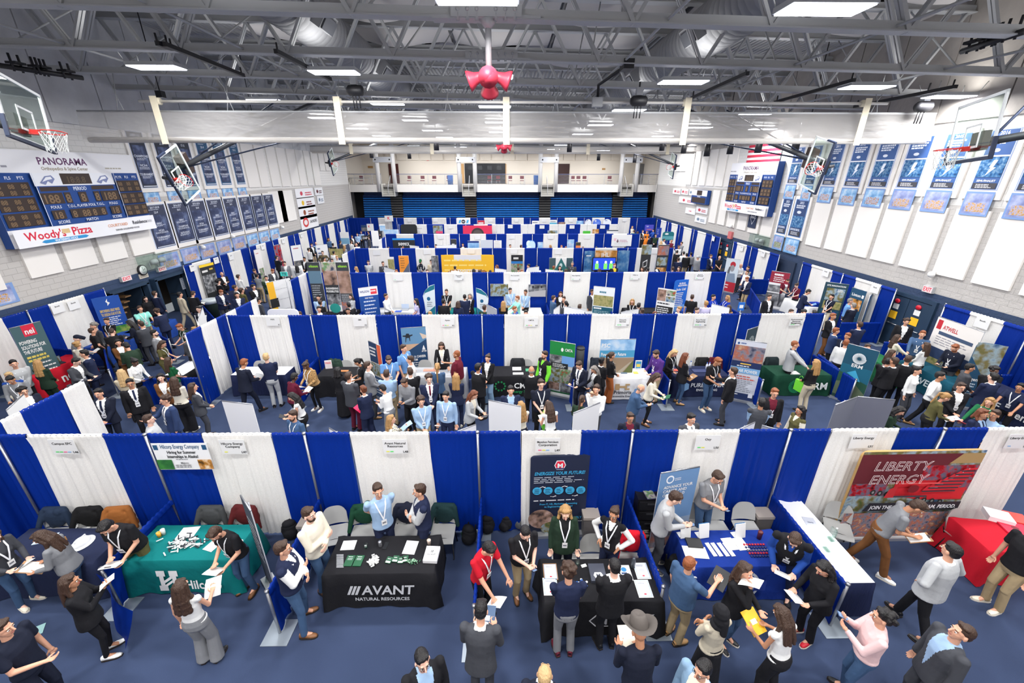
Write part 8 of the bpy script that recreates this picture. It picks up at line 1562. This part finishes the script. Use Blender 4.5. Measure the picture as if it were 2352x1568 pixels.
P_(1173,886,275,'m,1.76,short,blackhair','jacket:navy:lblue','pants:black','front','in the middle aisle')
P_(1197,922,110,'f,1.7,wavy,blond','tank:cream','pants:dnavy','front','beside the back of a white stand',lan=0)
P_(1243,871,280,'m,1.86,short,brownhair','tee:dnavy','pants:black','front','in the middle aisle',glasses=1,held='bag:lime')
P_(1259,920,110,'f,1.7,wavy,brownhair','tank:white','pants:black','hold','just over the first curtain row',lan=0)
P_(1328,831,225,'m,1.8,short,brownhair','jacket:dnavy:white:navy','pants:dnavy','hold','by the green banner stand',held='folder:blue',shoes='plain:brown')
P_(1362,841,200,'f,1.64,long,greyhair','jacket:black','pants:black','hold','by the green banner stand',held='folder:black')
P_(1383,820,40,'f,1.7,bun,blackhair','jacket:black','pants:black','front','with a patterned scarf',skin='dark',lan=0)
P_(1339,907,60,'f,1.68,ponyl,brownhair','long:dgreen','pants:black','hold','just over the first curtain row',lan=0)
P_(1371,883,250,'m,1.82,short,brownhair','long:white:white:black','pants:dgrey','face','behind a white stand',held='folder:board',lan=0)
P_(1406,808,10,'f,1.74,pony,brownhair','long:black','wide:rust','front','left of the white-skirted table')
P_(1505,805,200,'m,1.84,short,brownhair','sweat:purple','pants:khaki','hold','right of the white-skirted table',beard=1)
P_(1514,858,330,'f,1.72,long,brownhair','sweat:cream','slim:black','hold','beside the low divider',held='folder:green',shoes='plain:brown',lan=0)
P_(1478,883,345,'m,1.74,bald,greyhair','sweat:denim','pants:dgrey','phone','in the right middle aisle',g=.03)
P_(1553,804,300,'f,1.72,long,lblond','long:black','pants:black','hold','at the purple-navy table')
P_(1576,810,0,'f,1.76,long,auburn','jacket:black:white','slim:denim','front','left of the navy table',shoes='plain:tan',held='folder:board')
P_(1654,823,295,'m,1.86,short,redhair','tee:black','jeans:denim','hold','before the solar banner',shoes='sneak:cream')
P_(1686,843,145,'m,1.84,short,brownhair','jacket:black','pants:dgrey','gest','seen from behind before the solar banner',lan=0)
P_(1829,782,330,'m,1.86,buzz,redhair','jacket:lgrey:dnavy:dnavy','pants:black','reach','behind the dark green table')
P_(1449,948,275,'m,1.72,short,brownhair','jacket:dnavy:maroon','pants:black','down','just over the first curtain row',glasses=1)
P_(1590,950,285,'m,1.8,short,blackhair','jacket:dgrey:white:grey','pants:black','down','just over the first curtain row',lan=0)
P_(1752,914,75,'m,1.8,short,blackhair','vest:dgrey:lblue','pants:navy','front','seen from behind',lan=0)
P_(1782,892,255,'m,1.8,short,redhair','jacket:black:maroon','pants:black','down','beside the grey vest',glasses=1,held='booklet:white')
P_(1841,932,185,'f,1.68,wavy,blackhair','vest:olive:cream','pants:black','down','near the back of the dark stands',lan=0)
P_(1877,825,100,'f,1.76,long,blond','long:black','pants:beige','front','before the dark green table',lan=0,held='bag:lime')
# ---- right block
P_(1916,719,285,'m,1.8,short,redhair','jacket:black:white','pants:brown','front','beyond the right end of the second row',held='folder:green')
P_(1923,752,340,'m,1.74,short,redhair','jacket:slate','pants:black','front','beyond the dark green table')
P_(1949,764,200,'m,1.78,short,redhair','tee:dnavy','pants:black','front','beyond the dark green table')
P_(1946,779,50,'m,1.8,short,redhair','long:white','pants:black','down','behind the dark teal banner',held='paper:white')
P_(1977,738,88,'m,1.82,short,brownhair','jacket:navy','pants:navy','front','seen from behind before the low divider',lan=0)
P_(1995,790,250,'m,1.7,short,brownhair','long:dgrey','pants:black','down','behind the dark teal banner')
P_(1912,675,200,'f,1.74,pony,blackhair','tee:dnavy','pants:beige','front','before the landscape banner at right')
P_(1955,685,330,'m,1.76,short,greyhair','long:sky','pants:dgrey','front','between two banners at right')
P_(1962,695,100,'m,1.76,short,greyhair','jacket:dnavy','pants:dnavy','front','seen from behind between two banners',lan=0)
P_(2085,731,240,'m,1.82,curly,brownhair','jacket:black:white','pants:black','down','before the double doors',lan=0)
P_(2122,759,225,'m,1.82,short,redhair','sweat:denim','pants:grey','reach','near the double doors')
P_(2064,768,340,'f,1.68,wavy,brownhair','sweat:cream','pants:black','reach','near the double doors')
P_(2130,786,110,'f,1.72,long,brownhair','long:white','pants:black','front','seen from behind at the right',lan=0)
P_(2194,791,190,'m,1.84,short,redhair','sweat:dnavy','pants:dgrey','hold','by the teal table at right',beard=1)
P_(2052,803,330,'f,1.66,wavy,brownhair','sweat:pink','pants:black','reach','left of the right-hand crowd')
P_(2057,820,100,'m,1.82,short,brownhair','jacket:black','pants:black','front','left of the right-hand crowd',lan=0)
P_(2089,816,40,'m,1.82,short,brownhair','jacket:black','pants:black','front','in the right-hand crowd',lan=0)
P_(2044,822,20,'m,1.72,short,blackhair','jacket:black','pants:black','front','left of the right-hand crowd')
P_(2110,842,290,'f,1.72,bun,blackhair','long:white:white:navy','wide:dgrey','down','in the right-hand crowd',lan=0,skin='skin')
P_(2164,854,310,'m,1.8,short,blackhair','long:white','pants:black','hips','striding in the right-hand crowd',skin='tanskin',legs='walk',shoes='plain:tan')
P_(2232,835,330,'m,1.78,short,blackhair','long:dgrey','pants:black','front','before the tall blue banner at right',skin='tanskin')
P_(2289,842,250,'m,1.78,curly,blackhair','jacket:black','pants:black','front','at the far right table',skin='dark',glasses=1,beard=1)
P_(2286,856,92,'m,1.84,short,blackhair','jacket:navy','pants:navy','front','seen from behind at the far right table',lan=0)
P_(2212,879,250,'m,1.76,short,brownhair','jacket:black','pants:black','front','in the right-hand crowd',glasses=1)
P_(2181,904,335,'f,1.7,pony,blond','long:olive','pants:black','hold','in the right-hand crowd',held='paper:white',lan=0)
P_(2278,913,200,'f,1.66,wavy,blond','sweat:green','pants:black','reach','just over the first curtain row at right',held='folder:red')
P_(2263,939,280,'m,1.74,bob,auburn','jacket:navy:lblue:navy','pants:navy','front','just over the first curtain row at right')
P_(2290,941,190,'m,1.74,short,brownhair','long:lblue','pants:navy','front','just over the first curtain row at right',lan=0)
P_(2076,936,310,'f,1.64,wavy,blackhair','long:dgreen','pants:black','phone','just over the first curtain row at right',lan=0)
P_(2348,880,200,'m,1.76,short,blackhair','tee:navy','pants:black','reach','cut by the right edge',z=-.35)
P_(1861,665,335,'m,1.8,short,blackhair','jacket:navy','pants:navy','hold','with a blue folder at right',held='folder:sky')
# ---- third row and the aisles around it: x, y, facing, sex, hair, haircolour, top, pose
W3={0:'left of the third row',1:'at the third row booths',2:'right of the third row',3:'at the fourth row booths',4:'at the fifth row booths',5:'in the far left aisle',6:'in the far right aisle'}
for row_ in '''508,624,330,m,bald,greyhair,jacket:black,cross,0;500,641,60,m,curly,blackhair,jacket:black,front,0;508,666,340,m,short,redhair,jacket:navy,hold,0;546,630,70,m,short,brownhair,long:white,front,0;582,618,270,m,short,brownhair,long:navy,hold,0
589,628,90,f,bun,blackhair,long:grey,front,0;539,655,20,m,curly,brownhair,jacket:dgrey,front,0;554,661,60,m,curly,brownhair,long:olive,front,0;543,671,300,m,short,blackhair,jacket:navy,front,0;581,653,330,m,curly,blackhair,jacket:black,front,0
610,633,300,m,short,blackhair,jacket:dgreen,front,0;627,618,340,m,short,redhair,jacket:dgrey,hold,0;653,600,290,m,short,blackhair,jacket:grey,down,0;681,609,110,f,long,blackhair,long:lgrey,front,0;591,683,60,m,curly,blackhair,jacket:dgrey,down,0
686,715,250,m,short,brownhair,long:white,down,1;634,587,60,m,short,blackhair,jacket:black,up,0;698,590,260,m,short,blackhair,jacket:black:white,front,5;708,569,70,m,short,blackhair,long:white,front,5;715,559,330,m,short,brownhair,jacket:black,front,5
725,555,300,m,bald,greyhair,long:lblue,front,5;740,576,280,m,short,brownhair,long:camo,hips,5;754,546,330,m,short,brownhair,long:denim,front,5;764,558,90,m,short,blackhair,jacket:black,front,5;781,552,60,m,short,brownhair,long:dgrey,front,5
766,576,80,m,short,blackhair,long:white,down,5;773,587,300,m,short,blond,long:lgrey,front,5;744,590,20,m,short,blackhair,long:white,front,5;762,594,280,m,short,brownhair,long:beige,front,5;791,563,60,f,long,blond,long:lgrey,front,5
730,677,280,m,short,blackhair,long:lblue,front,1;735,689,80,f,bun,brownhair,long:black,front,1;731,703,300,m,short,blackhair,jacket:dnavy,front,1;800,694,120,m,short,blackhair,jacket:black,front,1;798,707,280,m,short,blackhair,long:grey,front,1;805,675,240,f,long,brownhair,sweat:lgrey,front,1
886,674,345,m,short,brownhair,long:white,front,1;955,685,200,f,long,blackhair,tee:lavender,front,1;1025,664,270,m,short,brownhair,tee:black,front,1;1018,686,80,m,short,blackhair,long:black,down,1;1067,675,90,m,buzz,blackhair,jacket:navy,front,1;1079,674,260,f,bob,greyhair,jacket:black,front,1
1052,691,80,f,bob,brownhair,jacket:navy,down,1;987,715,260,m,short,blond,long:white,down,1;1113,700,60,m,short,brownhair,long:dgreen,down,1;1172,661,290,m,short,blackhair,long:lblue,front,1;1188,679,200,m,short,redhair,long:mint,reach,1;1156,691,90,f,long,blond,long:black,front,1
1183,703,330,m,short,redhair,long:blue,down,1;1207,665,240,m,short,brownhair,long:lblue,front,1;1208,712,270,m,short,blackhair,long:white,down,1;1272,678,20,m,short,brownhair,sweat:denim,front,1;1288,669,260,f,long,brownhair,jacket:black:white,front,1;1300,690,110,m,buzz,blackhair,jacket:dgrey,down,1
1295,680,240,m,short,brownhair,long:black,front,1;1332,698,60,m,short,brownhair,jacket:navy,down,1;1361,664,300,m,short,brownhair,jacket:dgrey,down,1;1453,686,250,f,long,blond,long:black,front,1;1468,695,60,m,short,blackhair,long:dgrey,down,1;1476,708,90,f,bun,brownhair,long:white,down,1
1505,715,260,f,bob,auburn,long:white,down,1;1591,676,60,m,short,brownhair,tee:black,down,1;1640,676,300,m,short,blackhair,long:royal,reach,1;1672,678,190,f,wavy,blond,long:royal,reach,2;1623,690,90,m,short,blond,long:lavender,front,1;1602,706,300,m,short,brownhair,long:navy,down,1
1587,718,80,m,bald,blond,long:lblue,down,1;1560,704,190,f,bun,blond,long:cream,front,1;1675,700,90,f,bob,brownhair,long:tan,front,2;1715,636,200,m,short,redhair,jacket:navy,hold,2;1717,620,190,m,short,brownhair,long:white,front,2;1719,611,200,m,short,brownhair,long:grey,front,2
1703,605,290,m,bald,brownhair,long:white,cross,2;1654,587,270,m,bald,brownhair,tee:black,front,2;1634,584,290,m,short,brownhair,jacket:navy,front,2;1604,587,20,m,cap,lgrey,jacket:grey,down,2;1578,581,85,m,short,blackhair,jacket:black,down,2;1588,579,80,m,short,blackhair,long:grey,down,2
1571,577,90,m,short,blackhair,long:white,down,2;1559,591,85,m,short,brownhair,jacket:navy,down,2;1812,640,280,m,short,brownhair,tee:maroon,hold,2;1829,651,190,f,bun,brownhair,tee:maroon,hold,2;1769,676,275,m,short,brownhair,jacket:black:white,down,2;1819,710,270,m,short,brownhair,long:dgrey,down,2
1848,711,250,m,curly,blackhair,long:dgrey,down,2;1872,712,80,m,short,blackhair,long:black,down,2;1546,612,80,m,short,brownhair,long:lblue,down,3;1560,612,200,f,long,brownhair,long:brown,down,2
845,598,280,m,short,brownhair,sweat:lgrey,back,3;879,600,300,m,short,brownhair,sweat:dgrey,down,3;817,612,200,f,long,blond,long:cream,down,3;910,619,270,m,short,redhair,long:white,down,3;965,596,270,m,cap,green,sweat:dnavy,hold,3;981,618,290,m,short,brownhair,long:navy,down,3;990,596,300,m,short,brownhair,long:beige,down,3
1045,610,85,m,buzz,blackhair,long:white,down,3;1088,617,90,f,long,blackhair,long:black,down,3;1102,620,90,f,long,blackhair,long:black,down,3;1126,620,90,m,short,blackhair,long:white,down,3;1141,608,200,f,long,auburn,long:lgrey,down,3;1191,612,80,m,short,brownhair,long:navy,down,3
1199,619,280,m,short,redhair,long:white,down,3;1214,606,200,m,short,blackhair,jacket:navy,down,3;1233,609,90,m,short,brownhair,long:white,down,3;1272,610,60,f,bun,redhair,long:tan,down,3;1286,610,270,f,wavy,blackhair,long:beige,down,3;1300,617,90,f,bob,brownhair,long:wine,down,3;1315,601,250,m,short,greyhair,sweat:dgrey,down,3
1412,605,280,m,short,redhair,jacket:black:yellow,front,3;1377,616,80,f,bob,brownhair,long:brown,down,3;1476,613,200,f,long,brownhair,long:black,down,3;1489,614,80,m,short,blackhair,long:black,down,3;1514,604,300,m,short,redhair,vest:black:white,reach,3
878,567,270,m,short,redhair,long:white,down,4;892,567,300,m,short,brownhair,long:navy,down,4;925,566,270,m,short,auburn,long:white,down,4;982,564,80,m,short,brownhair,long:navy,down,4;1001,561,240,m,short,blackhair,long:grey,down,4;1063,558,270,m,short,blackhair,jacket:black,down,4;1172,561,290,m,short,brownhair,long:maroon,down,4
1197,562,40,m,short,brownhair,long:white,down,4;1264,562,200,f,long,blond,long:tan,down,4;1290,563,280,m,short,redhair,long:blue,down,4;1300,566,270,m,short,redhair,long:navy,down,4;1339,566,80,m,short,auburn,long:brown,down,4;1370,566,90,m,short,blackhair,long:black,down,4;1391,567,80,m,bald,blond,long:grey,down,4;1436,566,90,m,short,blackhair,long:black,down,4
754,547,330,f,long,brownhair,long:denim,front,5;820,535,290,m,short,blackhair,long:lblue,front,5;829,530,280,m,short,brownhair,long:lblue,front,5;872,520,270,m,short,blackhair,long:dgrey,front,5;895,528,80,m,short,brownhair,vest:blue:white,front,5;808,540,330,m,short,brownhair,jacket:black,front,5;806,552,60,m,short,brownhair,long:white,front,5;818,558,300,m,bald,greyhair,long:white,front,5;846,530,200,m,short,blackhair,jacket:black,front,5;846,541,200,m,short,blackhair,jacket:dgrey,down,5
1453,519,290,f,long,blond,long:cream,front,6;1457,528,60,m,short,brownhair,long:green,front,6;1465,531,80,f,bob,brownhair,long:brown,front,6;1477,528,290,m,short,brownhair,jacket:black:white,front,6;1486,530,270,m,short,redhair,long:orange,front,6;1501,526,200,m,short,blackhair,long:blue,reach,6;1507,538,230,m,short,brownhair,long:dgreen,front,6
1526,548,330,m,short,blackhair,long:white,reach,6;1543,550,200,m,bald,brownhair,long:maroon,front,6;1474,541,80,m,short,blackhair,jacket:black,front,6;1483,541,80,m,short,brownhair,long:orange,down,6;1491,541,60,m,short,brownhair,jacket:dnavy,front,6;1566,555,200,m,short,brownhair,long:grey,front,6;1519,553,90,f,long,lblond,long:white,front,6;1548,565,300,m,short,brownhair,jacket:navy,front,6;1560,563,280,m,short,brownhair,long:white,front,6;1556,574,60,m,short,blackhair,jacket:black,down,6'''.replace('\n',';').split(';'):
 x_,y_,f_,sx_,ha_,hc_,tp_,po_,w_=row_.split(',')
 P_(int(x_),int(y_),int(f_),'%s,%s,%s,%s'%(sx_,1.68 if sx_=='f' else 1.77,ha_,hc_),tp_,'pants:'+R.choice(['black','black','dnavy','dgrey','khaki']),po_,W3[int(w_)],lan=1 if y_>'595' and int(f_)>180 else 0)
queue_people();run_jobs();build_coats();build_bags()
print('JOBS',len(_job),'faces',sum(len(m.polygons)for m in _res.values()),'people',len(PEOPLE))
build_people();build_held()
